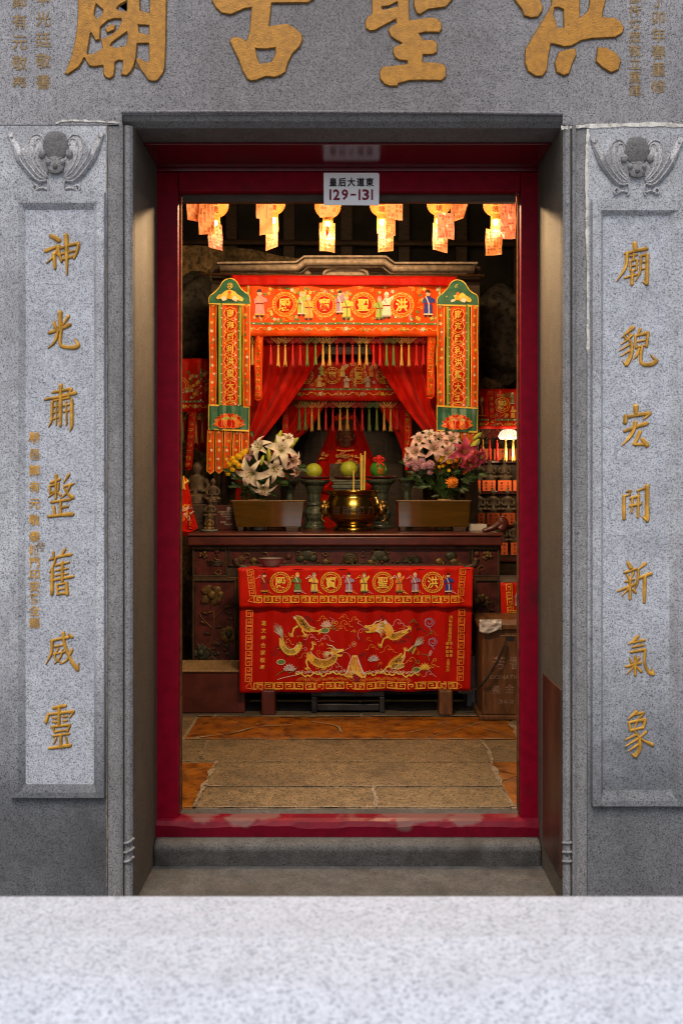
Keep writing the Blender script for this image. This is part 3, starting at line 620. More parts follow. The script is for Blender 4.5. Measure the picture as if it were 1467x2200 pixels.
# pale mortar squeezed from the joints
def seam(name, pts, w, label, m='mortar_pale', D=D1):
    mb = MB(); S = Sheet(D); q = cr(pts, 6)
    q = [(x + random.uniform(-1, 1), y + random.uniform(-1, 1)) for x, y in q]
    S.line(mb, q, [max(1, w * random.uniform(.5, 1.3)) for _ in q], m, .0015)
    tag(mb.build(name, loc=P(*pts[0], D), solid=.0012), label, 'mortar joint')
seam('mortar_joint', [(1204, 276), (1240, 272), (1310, 270), (1400, 268), (1475, 270)], 9, 'thick white mortar line between the lintel and the right bat carving')
seam('mortar_joint', [(120, 264), (150, 259), (200, 261), (256, 264)], 4, 'thin white mortar line between the lintel and the left bat carving')
seam('mortar_joint', [(1262, 278), (1260, 330), (1259, 420), (1261, 520), (1262, 640), (1263, 760)], 6, 'white upright mortar joint beside the right granite couplet panel')
seam('mortar_joint', [(229, 262), (229, 330), (230, 480), (231, 700), (231, 900), (231, 1300), (231, 1700), (230, 1905)], 1.8, 'faint upright mortar joint beside the left granite couplet panel', 'mortar')

# ---- piers with bat carving and couplet panel
def bat(cx, cy, k, parent):
    """bat in low relief: pixel centre of the head, scale of the traced outline"""
    S = Sheet(D1); mb = MB(); q = lambda x, y: (cx + (x - 490) * k, cy + (y - 330) * k)
    half = [(42,128),(66,112),(95,122),(112,160),(140,215),(168,275),(200,255),(228,232),(236,180),(275,142),(330,140),(372,180),(395,260),(420,330),(420,420),(408,520),(392,575),(330,585),(250,535),(130,380),(82,255)]
    for f in (0, 1):
        m_ = lambda x, y: q(980 - x if f else x, y)
        fr = [S.pt(*m_(x, y), .007) for x, y in half]; bk = [S.pt(*m_(x, y), -.01) for x, y in half]
        mb.prism(fr, bk, 'granite_pier')
        st = [((50,135),(110,270),(200,430),(320,560),(400,560)), ((95,130),(88,165),(66,160)), ((170,275),(230,400),(330,525),(395,545)), ((235,210),(250,330),(320,460),(400,535)), ((290,180),(290,300),(330,420),(405,520)),
              ((240,220),(262,160),(330,140),(385,190)), ((300,240),(310,185),(352,180),(372,240))]
        for ln in st: brush(mb, S, [m_(*p) for p in ln], [16 * k + 1.2] * len(ln), 'granite_pier', .006, .5)
        for ex, ey, er in ((365, 320, 34), (425, 398, 26)):
            c = S.pt(*m_(ex, ey), .008); mb.ball(c, er * k * D1 / F, .010, er * 1.3 * k * D1 / F, 'granite_strip', 12, 8)
        sp = [(400,640),(360,628),(320,640),(290,660),(272,630),(292,603),(318,618),(305,636)]
        brush(mb, S, [m_(*p) for p in sp], [20 * k + 1] * len(sp), 'granite_pier', .004, .5)
        brush(mb, S, [m_(410, 560), m_(420, 640), m_(400, 672)], [18 * k] * 3, 'granite_pier', .004, .5)
    s_ = k * D1 / F
    mb.ball(S.pt(*q(490, 245), .006), 128 * s_, .008, 140 * s_, 'granite_dark', 20, 12, .1)
    mb.ball(S.pt(*q(490, 410), .008), 86 * s_, .005, 88 * s_, 'granite_strip', 18, 10)
    mb.ball(S.pt(*q(488, 438), .010), 28 * s_, .008, 30 * s_, 'granite_dark', 10, 8)
    brush(mb, S, [q(420, 480), q(490, 500), q(560, 478)], [14 * k] * 3, 'granite_dark', .010, .4)
    brush(mb, S, [q(425, 360), q(490, 378), q(555, 358)], [14 * k] * 3, 'granite_dark', .010, .4)
    mb.build('bat_carving', parent, smooth=True)

def panel(x0, y0, x1, y1, parent, ix0, iy0, ix1, iy1, mp_='granite_pier_left', mf_='granite_pale'):
    """raised frame with a sloped inner edge round a sunk field"""
    mb = MB(); r0, r1, rf = .020, .018, .004
    def rect(a, b, c, d, l): return [Sheet(D1).pt(x, y, l) for x, y in ((a, b), (c, b), (c, d), (a, d))]
    o0 = rect(x0, y0, x1, y1, -.002); o1 = rect(x0 + 2, y0 + 2, x1 - 2, y1 - 3, r0); o2 = rect(x0 + 20, y0 + 26, x1 - 18, y1 - 14, r1); o3 = rect(ix0, iy0, ix1, iy1, rf)
    for a, b in ((o0, o1), (o1, o2), (o2, o3)):
        mb.add(a + b, [(i, (i + 1) % 4, (i + 1) % 4 + 4, i + 4) for i in range(4)], mp_)
    mb.add(o3, [(0, 1, 2, 3)], mf_)
    o = mb.build('couplet_panel', parent, bevel=.004, angle=20)
    return o
E4 = 3.927
COUP_L = [
 ((0, 240, E4), [[((430,1045),(500,1085)),(34,40)], [((385,1175),(470,1140),(500,1130)),(30,26,24)], [((495,1140),(455,1215),(395,1275)),(28,20,8)], [((455,1200),(465,1320)),(36,24)], [((478,1190),(508,1222)),(14,24)],
   [((495,1160),(505,1210),(520,1260)),(28,26,24)], [((500,1152),(600,1122),(660,1110)),(24,24,30)], [((664,1116),(650,1180),(625,1235)),(32,26,18)], [((515,1200),(640,1170)),(18,18)], [((520,1245),(632,1215)),(22,22)], [((560,1040),(564,1200),(565,1375)),(40,34,12)]]),
 ((0, 240, E4), [[((510,1690),(508,1850)),(38,32)], [((455,1775),(472,1825)),(22,30)], [((578,1725),(530,1800)),(28,12)], [((415,1865),(510,1832),(590,1795)),(26,28,32)], [((492,1850),(465,1935),(405,1995)),(28,22,6)], [((520,1835),(508,1930),(520,1975),(590,1990),(640,1985),(662,1965),(628,1915)),(26,26,28,30,36,30,6)]]),
 ((0, 800, E4), [[((515,105),(512,280),(510,450)),(32,32,22)], [((445,168),(600,138)),(20,24)], [((602,138),(575,205)),(26,18)], [((380,228),(500,205),(637,172)),(18,22,32)], [((450,238),(590,212)),(16,18)], [((442,250),(435,400),(410,460)),(26,22,6)], [((605,230),(606,430),(592,492)),(28,30,10)],
   [((455,292),(490,282)),(14,14)], [((450,342),(490,326)),(14,14)], [((450,392),(490,380)),(14,14)], [((535,282),(582,270)),(14,14)], [((540,332),(588,318)),(14,14)], [((478,250),(474,440)),(12,12)], [((558,245),(562,440)),(14,14)]]),
 ((0, 800, E4), [[((430,930),(505,902)),(20,22)], [((420,957),(424,1022)),(20,18)], [((422,957),(496,938)),(16,18)], [((496,938),(488,1000)),(20,16)], [((424,1012),(490,996)),(14,14)], [((475,865),(472,1060)),(26,20)], [((468,1005),(410,1052)),(20,6)], [((482,1008),(512,1034)),(14,20)],
   [((582,860),(538,932)),(24,8)], [((540,962),(617,940)),(18,20)], [((592,955),(560,1020),(512,1062)),(22,18,6)], [((540,975),(580,1030),(616,1056)),(14,24,32)], [((432,1095),(592,1072)),(20,22)], [((512,1080),(512,1200)),(22,22)], [((520,1140),(572,1130)),(20,20)], [((455,1132),(460,1205)),(24,22)], [((408,1217),(500,1205),(612,1196)),(22,24,34)]]),
 ((0, 800, E4), [[((450,1518),(455,1572)),(22,16)], [((548,1493),(508,1562)),(26,10)], [((420,1580),(500,1555),(602,1535)),(16,20,24)], [((472,1565),(450,1630),(420,1685)),(20,18,6)], [((442,1650),(440,1868)),(26,30)], [((528,1600),(526,1760)),(26,24)], [((470,1627),(582,1603)),(16,16)], [((470,1672),(572,1654)),(14,14)], [((470,1714),(572,1696)),(14,14)], [((430,1757),(620,1722)),(18,22)],
   [((480,1790),(490,1872)),(18,18)], [((562,1772),(568,1872)),(26,30)], [((490,1792),(560,1776)),(16,16)], [((492,1832),(560,1820)),(14,14)], [((482,1872),(570,1860)),(18,18)]]),
 ((0, 1360, 3.667), [[((400,62),(470,46),(540,35)),(16,18,22)], [((412,62),(404,160),(362,245)),(24,20,6)], [((432,107),(490,95)),(14,14)], [((500,-2),(512,95),(560,215),(612,290)),(28,26,26,30)], [((612,290),(620,238)),(28,5)], [((570,130),(525,215),(470,244)),(20,16,5)], [((540,8),(570,32)),(14,22)], [((460,120),(432,190),(482,232)),(14,14,12)], [((492,130),(478,190),(430,242)),(14,14,6)], [((420,168),(512,148)),(12,14)]]),
 ((0, 1360, 3.667), [[((420,592),(515,573)),(22,26)], [((466,575),(465,722)),(28,26)], [((382,640),(362,702)),(20,28)], [((392,640),(580,618)),(18,24)], [((580,618),(548,668)),(24,8)], [((415,668),(440,672)),(14,16)], [((415,700),(440,702)),(14,16)], [((500,660),(528,658)),(14,16)], [((500,692),(528,690)),(14,16)], [((408,740),(552,724)),(18,20)], [((552,724),(532,775)),(20,14)], [((418,742),(432,785)),(18,14)], [((432,778),(532,766)),(16,16)],
   [((420,812),(545,794)),(16,18)], [((480,800),(480,902)),(24,24)], [((442,830),(425,872)),(18,10)], [((518,822),(530,868)),(14,18)], [((388,908),(470,898),(552,885)),(18,22,30)]]),
]
COUP_R = [
 ((1137, 240, E4), [[((885,1110),(892,1168)),(40,36)], [((805,1196),(900,1172),(985,1155)),(22,24,32)], [((820,1196),(808,1310),(735,1427)),(30,24,7)], [((842,1217),(905,1205)),(16,18)], [((876,1200),(873,1250)),(20,16)], [((850,1258),(850,1342)),(18,16)], [((852,1257),(906,1246)),(14,16)], [((906,1246),(900,1332)),(18,16)], [((855,1302),(900,1293)),(13,13)], [((850,1342),(900,1332)),(14,14)], [((800,1402),(915,1370)),(14,18)], [((866,1340),(860,1457)),(28,26)],
   [((936,1215),(930,1350),(888,1427)),(20,18,5)], [((940,1215),(992,1203)),(18,24)], [((992,1203),(990,1330),(985,1450)),(30,32,36)], [((985,1450),(950,1432)),(32,5)], [((945,1270),(978,1265)),(13,13)], [((945,1326),(978,1320)),(13,13)]]),
 ((1137, 240, E4), [[((872,1820),(825,1858),(782,1900)),(36,22,8)], [((795,1890),(812,1918)),(12,20)], [((835,1868),(845,1900)),(12,20)], [((862,1882),(820,1925),(772,1962)),(24,18,6)], [((825,1905),(860,1965),(852,2060),(815,2135)),(18,28,32,34)], [((815,2135),(785,2108)),(30,5)], [((842,1962),(755,2016)),(18,6)], [((848,2010),(768,2062)),(18,6)],
   [((932,1833),(908,1882)),(26,8)], [((890,1890),(895,1992)),(20,18)], [((892,1890),(998,1864)),(20,28)], [((998,1864),(985,1982)),(28,20)], [((900,1940),(980,1925)),(14,14)], [((900,1986),(982,1970)),(16,16)], [((920,2000),(905,2050),(876,2085)),(20,18,6)], [((946,1990),(934,2090),(960,2132),(1030,2130),(1068,2100)),(26,26,30,34,38)], [((1068,2100),(1018,2048)),(32,5)]]),
 ((1137, 800, E4), [[((895,285),(897,348)),(44,36)], [((810,365),(805,422)),(32,36)], [((815,376),(920,358),(1012,345)),(24,26,32)], [((1012,345),(958,397)),(30,7)], [((798,497),(890,462),(987,430)),(22,26,34)], [((892,418),(862,520),(778,617)),(32,28,7)], [((932,500),(905,560),(878,607)),(30,26,24)], [((880,608),(985,606)),(22,24)], [((948,562),(988,612)),(30,46)]]),
 ((1137, 800, E4), [[((795,1040),(795,1237)),(26,28)], [((820,1006),(852,997)),(14,16)], [((852,997),(840,1030)),(18,10)], [((800,1045),(845,1032)),(12,12)], [((990,957),(990,1100),(990,1247)),(40,32,38)], [((990,1247),(946,1213)),(34,5)], [((905,1000),(985,972)),(14,18)], [((912,1008),(925,1040)),(12,10)], [((848,1062),(922,1044)),(18,20)], [((842,1128),(938,1108)),(18,20)], [((866,1060),(860,1182)),(20,14)], [((916,1045),(912,1222)),(22,20)]]),
 ((1137, 800, E4), [[((828,1603),(852,1648)),(26,38)], [((798,1692),(892,1660)),(18,22)], [((818,1708),(838,1740)),(14,22)], [((874,1688),(852,1738)),(20,10)], [((742,1847),(830,1812),(902,1780)),(14,20,24)], [((846,1740),(845,1912)),(26,22)], [((805,1767),(880,1746)),(14,16)], [((838,1818),(778,1884)),(18,5)], [((866,1830),(892,1855)),(12,22)],
   [((974,1613),(918,1662)),(28,8)], [((916,1660),(908,1770),(876,1855)),(22,20,5)], [((920,1737),(1022,1698)),(20,28)], [((972,1720),(968,1850),(965,1942)),(30,28,20)]]),
 ((1100, 1360, 3.668), [[((988,28),(950,62),(915,90)),(26,16,6)], [((945,77),(1042,55)),(16,20)], [((945,112),(1032,95)),(14,18)], [((930,152),(1046,130)),(16,22)], [((1046,130),(1040,230),(1070,305),(1108,322)),(20,20,24,30)], [((1108,322),(1096,276)),(26,5)], [((966,185),(966,332)),(22,20)], [((893,267),(1008,235)),(16,22)], [((922,203),(938,235)),(12,20)], [((998,195),(975,227)),(18,8)], [((955,262),(903,322)),(16,5)], [((976,260),(1012,302)),(12,24)]]),
 ((1100, 1360, 3.668), [[((978,618),(945,648),(912,677)),(24,16,6)], [((962,642),(1032,628)),(16,20)], [((1032,628),(988,684)),(20,8)], [((918,702),(932,772)),(20,18)], [((920,706),(1047,680)),(18,24)], [((1047,680),(1030,748)),(24,18)], [((930,767),(1032,746)),(16,16)], [((985,690),(958,762)),(14,8)], [((960,770),(998,830),(1002,915),(966,970)),(14,24,28,28)], [((966,970),(936,952)),(26,5)], [((976,800),(888,842)),(20,6)], [((988,832),(893,892)),(18,6)], [((998,872),(912,932)),(16,6)], [((1052,780),(1005,822)),(20,8)], [((1005,830),(1060,862),(1102,880)),(12,20,30)]]),
]
SG = Sheet(D1 - .006)
def gild(spec, parent):
    (ox, oy, s), strokes = spec; mb = MB()
    for pts, ws in strokes:
        brush(mb, SG, [(ox + x / s + .5, oy + y / s + .6) for x, y in pts], [w_ / s * 1.12 + 2.6 for w_ in ws], 'groove_shade', -.001, .03)  # wider flat stroke beneath, shade and dirt of a cut edge as colour
        brush(mb, SG, [(ox + x / s, oy + y / s) for x, y in pts], [w_ / s * 1.14 for w_ in ws], 'gold_old', .0, .32)
    mb.build('gilded_character', parent, smooth=False)
def pier(x0, x1, label, m):
    o = thing('stone_pier', label, 'pier', ((x0 + x1) / 2, D1, 0))
    mb = MB(); mb.box((x0, D1, 0), (x1, DB, ZL - .003), m); mb.build('shaft', o)
    return o
pL = pier(-2.3, X(231, D1), 'pale granite pier left of the doorway with a bat carving over the couplet 神光肅整舊威靈', 'granite_pier_left')
bat(122, 335, .232, pL)
cl = panel(24, 413, 229, 1713, pL, 57, 452, 203, 1684)
for s_ in COUP_L: gild(s_, cl)
mb = MB(); SG.column(mb, '縣邑鄭有元敬泰', 75, 940, 1152, 25, 'gold_old', .001, .015); mb.build('small_inscription', cl); mb = MB(); SG.column(mb, '陳門印安爲全題', 75, 1182, 1338, 24, 'gold_old', .001, .015)
SG.column(mb, '偕', 88, 1175, 1176, 22, 'gold_faded', .001, .01); mb.build('small_inscription', cl)
pR = pier(X(1261, D1), 2.3, 'grey granite pier right of the doorway with a bat carving over the couplet 廟貌宏開新氣象', 'granite_pier_right')
bat(1366, 345, .222, pR)
cr_ = panel(1267, 429, 1470, 1731, pR, 1294, 464, 1436, 1697, 'granite_pier_right', 'granite_pale_right')
for s_ in COUP_R: gild(s_, cr_)

# ---- moulded jambs between the piers and the door
def jamb(prof, zt, label, knobs, side):
    o = thing('door_jamb', label, 'door jamb', (prof[0][0], D1, 0))
    mb = MB(); mb.prism([Vector((x, y, zt)) for x, y in prof], [Vector((x, y, 0)) for x, y in prof], 'granite_jamb')
    ob = mb.build('moulding', o)
    ob.data.materials.append(MATS['granite_strip'])
    for p in ob.data.polygons:
        if abs(p.normal.y) > .25 and p.center.y < D1 + .1: p.material_index = 1
    mb = MB()
    for k in range(3):
        y = 1805 + k * 20
        c = [P(knobs[0], y + 6, D1 + .008), P((knobs[0] + knobs[1]) / 2, y + 6, D1 - .008), P(knobs[1], y - (4 if side < 0 else -4), D1 + .012)]
        mb.tube(cr([tuple(v) for v in c], 5), .0045, 'granite_strip', 8)
    mb.build('carved_ring', o, smooth=True)
    return o
def prof(sgn, a, b, xr):
    """front face from the pier joint a to the reveal b in pixels at D1, then the reveal back into the wall"""
    q = lambda t, d: (X(a + (b - a) * t, D1), D1 + d)
    return [q(.02, .2), q(.02, .002), q(.10, .004), q(.44, .004), q(.48, -.008), q(.55, -.013), q(.62, -.008), q(.64, .004), q(.72, -.004), q(.86, .000), q(.95, .010), q(1.0, .028), (xr, D1 + .05), (xr, DB), (X(a, D1), DB)]
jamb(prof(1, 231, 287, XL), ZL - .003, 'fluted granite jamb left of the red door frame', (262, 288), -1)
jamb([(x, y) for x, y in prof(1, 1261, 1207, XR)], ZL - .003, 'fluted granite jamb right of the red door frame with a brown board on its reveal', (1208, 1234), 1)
mb = MB(); xr = XR - .004
mb.box((xr, 3.125, Z(1886, 3.12)), (XR + .01, 3.40, Z(1482, 3.12)), 'board_brown')
tag(mb.build('wooden_board', loc=(xr, 3.2, 1.0), bevel=.002), 'dark brown board fixed low on the right stone reveal', 'board')

# ---- stone step, red sill and red door frame
mb = MB()
mb.prism([Vector((XL + .002, y, z)) for y, z in ((3.44, -.02), (3.425, .075), (3.435, .094), (3.46, .102), (3.80, .100), (3.80, -.02))], [Vector((XR - .002, y, z)) for y, z in ((3.44, -.02), (3.425, .075), (3.435, .094), (3.46, .102), (3.80, .100), (3.80, -.02))], 'granite_step')
tag(mb.build('stone_step', loc=(0, 3.43, 0), bevel=.008), 'worn dark granite step below the red door sill', 'step')
df = thing('entrance_portal', 'dark red painted wooden door frame with a worn chipped sill', 'door frame', (0, D2, .1))
x0, x1, x2, x3 = X(340, D2), X(383, D2), X(1118, D2), X(1157, D2)
zt, zb, zs = ZL - .022, Z(412, D2), .168
zm = Z(369, D2)
mb = MB(); mb.box((x0 - .02, D2, zs - .004), (x1, D2 + .062, zm - .001), 'red_paint'); mb.build('post', df, bevel=.004)
mb = MB(); mb.box((x2, D2, zs - .010), (x3 + .015, D2 + .062, zm - .001), 'red_paint'); mb.build('post', df, bevel=.004)
mb = MB(); mb.box((x1 + .001, D2 - .006, zb), (x2 - .001, D2 + .062, zm), 'red_paint'); mb.box((x0 - .02, D2 - .006, zm + .0005), (x3 + .015, D2 + .062, ZL - .006), 'red_gloss'); mb.build('head', df, bevel=.005)
mb = MB(); mb.box((XL + .003, 3.265, ZL - .009), (XR - .003, D2 - .008, ZL - .001), 'red_gloss'); mb.build('soffit_board', df, bevel=.002)
mb = MB()
n = 40; prv = None; vs = []
for i in range(n + 1):
    x = x0 - .01 + (x3 + .01 - x0 + .01) * i / n; d = .012 * mnoise.noise(Vector((x * 5, 1, 3))) + .006 * mnoise.noise(Vector((x * 17, 1, 3)))
    vs += [Vector((x, 3.478, .100)), Vector((x, 3.476, .140 + d)), Vector((x, 3.485, .158 + d * .5)), Vector((x, 3.50, .166)), Vector((x, 3.545, .166)), Vector((x, 3.545, .10))]
mb.add(vs, [(6 * i + k, 6 * i + k + 1, 6 * i + k + 7, 6 * i + k + 6) for i in range(n) for k in range(5)] + [tuple(range(6)), tuple(6 * n + k for k in range(6))], 'red_sill')
mb.build('sill', df)
mb = MB(); mb.box((x1 + .0005, D2 + .03, zs + .01), (x1 + .006, D2 + .058, zb - .002), 'strip_brown'); mb.build('inner_strip', df)
mb = MB(); mb.box((x2 - .005, D2 + .03, zs + .01), (x2 - .0005, D2 + .058, zb - .002), 'strip_brown'); mb.build('inner_strip', df)
mb = MB(); mb.box((x1 + .013, D2 + .03, zb - .028), (x2 - .013, D2 + .058, zb - .0005), 'wood_dark'); mb.build('inner_strip', df)

np_ = thing('number_plate', 'white enamel street number plate reading 129-131 on the red door head', 'number plate', P(755, 441, D2 - .012))
mb = MB(); mb.ppoly([(695, 371), (812, 371), (815, 374), (814, 441), (695.5, 440)], D2 - .012, .005, 'plate_white'); mb.build('plate', np_, bevel=.001)
SP = Sheet(D2 - .012); mb = MB()
for i, ch in enumerate('皇后大道東'): SP.text(mb, ch, 715.5 + i * 19.6, 391.5, 17.5, 'ink_black', .0012, .035, .95, 1.1)
mb.build('lettering', np_)
mb = MB()
for s_, a, b in (('1', 707.5, 711.6), ('2', 715.5, 730), ('9', 733.5, 748), ('-', 753, 764.5), ('1', 770, 774), ('3', 778, 793), ('1', 797, 801)):
    if s_ == '1': mb.add([SP.pt(x, y, .0014) for x, y in ((a, 407), (b, 407), (b, 430), (a, 430))], [(0, 1, 2, 3)], 'plate_red')
    elif s_ == '-': mb.add([SP.pt(x, y, .0014) for x, y in ((a, 416.5), (b, 416.5), (b, 420.5), (a, 420.5))], [(0, 1, 2, 3)], 'plate_red')
    else: SP.words(mb, s_, a, 406.7, b, 430.3, 'plate_red', .0014, .03)
mb.build('number', np_)

mb = MB(); mb.box((XL - .3, 2.4, .002), (XR + .3, 3.44, .010), 'granite_step')
tag(mb.build('paving_slab', loc=(0, 3, 0)), kind='structure')
# ---- low granite parapet between the street and the door
mb = MB(); pr = [(1.72, Z(1922, 1.86) - .012), (1.86, Z(1922, 1.86)), (1.87, Z(1922, 1.86) - .02)]
zt = Z(1922, 1.86)
pr = [(1.90, 0), (1.90, zt - .06), (1.87, zt - .02), (1.858, zt), (1.66, zt + .022), (1.63, zt + .026), (1.50, zt + .026), (1.47, zt + .022), (1.05, zt - .07), (1.03, zt - .09), (1.03, 0)]
mb.prism([Vector((-2.6, y, z)) for y, z in pr], [Vector((2.6, y, z)) for y, z in pr], 'granite_parapet')
tag(mb.build('stone_parapet', loc=(0, 1.45, 0), bevel=.012, angle=50), 'broad pale granite parapet top crossing the foreground below the doorway', 'parapet')
# the eave that shelters the front wall, above the picture
# ================================================================ the hall behind the door
mb = MB()
for x in (-2.62, 2.78): mb.box((x - .1, DB, 0), (x + .1, 9.8, 4.7), 'dark_wall')
mb.box((-2.52, 9.6, 0), (2.68, 9.8, 4.7), 'dark_wall'); mb.box((-2.72, DB + .001, 4.7), (2.88, 9.8, 4.85), 'dark_wall')
mb.box((-2.5, DB + .001, 0), (XL - .01, DB + .03, 4.68), 'dark_wall'); mb.box((XR + .01, DB + .001, 0), (2.66, DB + .03, 4.68), 'dark_wall'); mb.box((XL - .009, DB + .001, ZL + .01), (XR + .009, DB + .03, 4.68), 'dark_wall')  # unseen dark lining added inside the front wall to darken reflections on the altar
tag(mb.build('hall_wall', loc=(0, 9.6, 0)), kind='structure')
for i in range(9):
    mb = MB(); x = -2.3 + i * .58; mb.box((x - .055, 9.42, 2.2), (x + .055, 9.58, 4.68), 'wood_dark')
    tag(mb.build('wall_post', loc=(x, 9.5, 2.2)), 'dark upright timber on the sooty rear wall above the rock', 'post', 'dark upright timbers of the rear wall')
mb = MB(); mb.tube([P(380, 520, 9.35), P(760, 522, 9.35), P(1120, 524, 9.35)], .03, 'wood_dark', 10)
tag(mb.build('roof_beam', loc=P(740, 535, 8.9)), 'dark round beam running behind the canopy top', 'beam')
# bare rock the temple is built against
mb = MB()
def rk(u, v):
    x = -2.6 + 5.2 * u; z = 2.95 * v
    top = 3.80 - .06 * abs(x + .9) + .05 * math.sin(x * 3) - .22 * max(0, x + .3)
    y = 9.1 - .9 * math.sin(min(1, v * 1.0) * 1.4) * 0 + .7 * max(0, v - .72) * 2
    nn = mnoise.fractal(Vector((x * .9, z * .9, 4)), 1, 2, 5)
    return Vector((x, y - .26 * nn - .25 * math.exp(-((x + 1.2) ** 2) * 1.5), z * top / 2.95))
mb.grid(rk, 90, 60, 'rock')
tag(mb.build('rock_face', loc=(0, 9, 0), smooth=True), 'rough brown bare rock face behind the shrine canopy', 'rock')
def boulder(px, py, D, rx, ry, rz, label, m):
    mb = MB(); mb.ball(P(px, py, D), rx, ry, rz, m, 40, 28, .35, 1.7)
    tag(mb.build('boulder', loc=P(px, py, D), smooth=True), label, 'rock')
boulder(415, 690, 8.3, .26, .3, .42, 'dark sooty boulder left of the pendant banners', 'dark_rock')
boulder(1075, 720, 8.3, .30, .3, .42, 'black sooty boulder right of the pendant banners', 'dark_rock')
boulder(1053, 850, 7.9, .12, .12, .14, 'small rounded brown boulder just above the right valance', 'rock')

# ---- lanterns and the prayer slips tied to them
LD = 5.3
def lantern(px, py, r, D, label, watts=None, group='lit paper lanterns over the altar'):
    """round paper lantern: pixel centre of the globe and its radius in pixels"""
    c = P(px, py, D); k = D / F; q = r * k
    o = thing('paper_lantern', label, 'lantern', c, group)
    mb = MB(); pf = []
    for i in range(25):
        t = math.pi * (.12 + .76 * i / 24); pf.append((q * math.sin(t) * (1.0 + .03 * math.cos(i * math.pi)), q * .95 * math.cos(t)))
    mb.lathe(pf, c, 'lantern_skin', 28); mb.build('shell', o, smooth=True)
    mb = MB(); S = Sheet(D - q * .98)
    for j in (0, 1):
        S.text(mb, '合境'[j], px, py - r * .25 + j * r * .6, r * .55, 'ink_brown', 0, .02)
    mb.build('lettering', o)
    mb = MB()
    mb.lathe([(q * .36, 0), (q * .40, -.008), (q * .40, -.022), (q * .34, -.028)], c + Vector((0, 0, -q * .86)), 'lantern_rim', 18)
    mb.lathe([(q * .34, 0), (q * .38, .008), (q * .38, .02), (q * .3, .03)], c + Vector((0, 0, q * .86)), 'lantern_rim', 18); mb.build('rim', o)
    mb = MB(); mb.ball(c + Vector((0, 0, -q * .86 - .038)), .016, .016, .020, 'lamp_glass', 12, 8); mb.build('bulb', o, smooth=True)
    mb = MB()
    for i in range(26):
        a = 2 * math.pi * i / 26; x, y = q * .38 * math.cos(a), q * .38 * math.sin(a)
        mb.tube([c + Vector((x, y, -q * .9)), c + Vector((x * 1.06, y * 1.06, -q * .9 - .075 - random.random() * .03))], .0016, 'tassel_gold', 4)
    mb.build('fringe', o)
    mb = MB(); mb.tube([c + Vector((0, 0, q * .9)), c + Vector((0, 0, 4.7 - c.z))], .004, 'iron', 6); mb.build('cord', o)
    lamp('lantern_light', c + Vector((0, 0, -q * .86 - .085)), watts or LAMP_W, LAMP_C, o, .045)
    return o
LAN = [(462, 440, 29, 'first lit orange lantern from the left, partly behind two stepped prayer slips'),
       (588, 437, 25, 'lit orange lantern second from the left with a single column of slips'),
       (704, 443, 28, 'lit orange lantern half hidden by the left edge of the number plate'),
       (820, 440, 26, 'lit orange lantern just right of the number plate'),
       (943, 438, 26, 'lit orange lantern second from the right with slips hanging on its right side'),
       (1064, 440, 26, 'lit orange lantern furthest right beside a printed pink slip')]
for px, py, r, lb in LAN: lantern(px, py, r, LD, lb)
for i in range(5): lantern(560 + i * 90, 322 + 6 * (i % 2), 34, 4.05, 'lit lantern of the row just inside the door, hidden behind the lintel', FRONT_W, 'lanterns of the row just inside the door')
for i in range(3): lantern(600 + i * 150, 335, 24, 6.05, 'unseen lantern added close before the canopy to light it from above', INNER_W, 'unseen lanterns added to light the canopy')  # extra row out of view, added to light the valance from above
def slip(pts, m, label, D, ink='ink_brown', rows=(4, 8), big=None, dens=.8):
    """paper prayer slip with columns of small brush marks; pixel corners clockwise from top left"""
    S = Sheet(D, lambda x, y: .012 * math.sin((x + y) * .11)); o = thing('prayer_slip', label, 'paper slip', S.pt(*pts[0]), 'paper prayer slips hanging under the lanterns')
    mb = MB(); S.cloth(mb, pts, 4, 8, m); mb.build('sheet', o, solid=.0012)
    if rows:
        mb = MB(); a, b, c, d = pts; nc, nr = rows
        wx = '佛光普照國泰民安風調雨順合境平安身體健康萬事勝意'
        for i in range(nc):
            for j in range(nr):
                if random.random() > dens: continue
                u, v = .16 + .72 * i / max(1, nc - 1), .14 + .76 * j / max(1, nr - 1)
                x = (a[0] * (1 - u) + b[0] * u) * (1 - v) + (d[0] * (1 - u) + c[0] * u) * v; y = (a[1] * (1 - u) + b[1] * u) * (1 - v) + (d[1] * (1 - u) + c[1] * u) * v
                S.text(mb, random.choice(wx), x, y, min(abs(b[0] - a[0]) / nc * .8, abs(d[1] - a[1]) / nr * .9), ink, .0025, .0)
        mb.build('writing', o)
    mb = MB(); t = S.pt((pts[0][0] + pts[1][0]) / 2, (pts[0][1] + pts[1][1]) / 2); mb.tube([t, t + Vector((0, 0, 4.6 - t.z))], .0015, 'tassel_red', 4); mb.build('thread', o)
    return o
slip([(402, 395), (434, 403), (433, 480), (402, 471)], 'paper_orange', 'upper orange slip at the far left, before the first lantern', 5.16, 'ink_brown', (4, 12))
slip([(428, 430), (461, 432), (461, 505), (427, 503)], 'paper_orange', 'lower orange slip overlapping the upper one at the far left', 5.12, 'ink_brown', (4, 10))
slip([(448, 478), (477, 484), (479, 540), (448, 530)], 'paper_pink', 'pale pink laminated slip hanging lowest under the first lantern', 5.30, 'ink_red', (4, 7))
slip([(549, 395), (587, 397), (586, 469), (551, 470)], 'paper_orange', 'orange slip before the second lantern, uppermost of its column', 5.16, 'ink_brown', (2, 10), dens=.3)
slip([(558, 468), (587, 468), (587, 502), (558, 507)], 'paper_orange', 'plain orange slip below the uppermost one at the second lantern', 5.14, None, None)
slip([(572, 480), (596, 480), (597, 531), (571, 539)], 'paper_orange', 'red inked slip hanging lowest under the second lantern', 5.34, 'ink_red', (6, 12))
slip([(687, 395), (723, 395), (722, 466), (686, 466)], 'paper_orange', 'orange slip under the left edge of the number plate', 5.16, 'ink_brown', (5, 10), dens=.25)
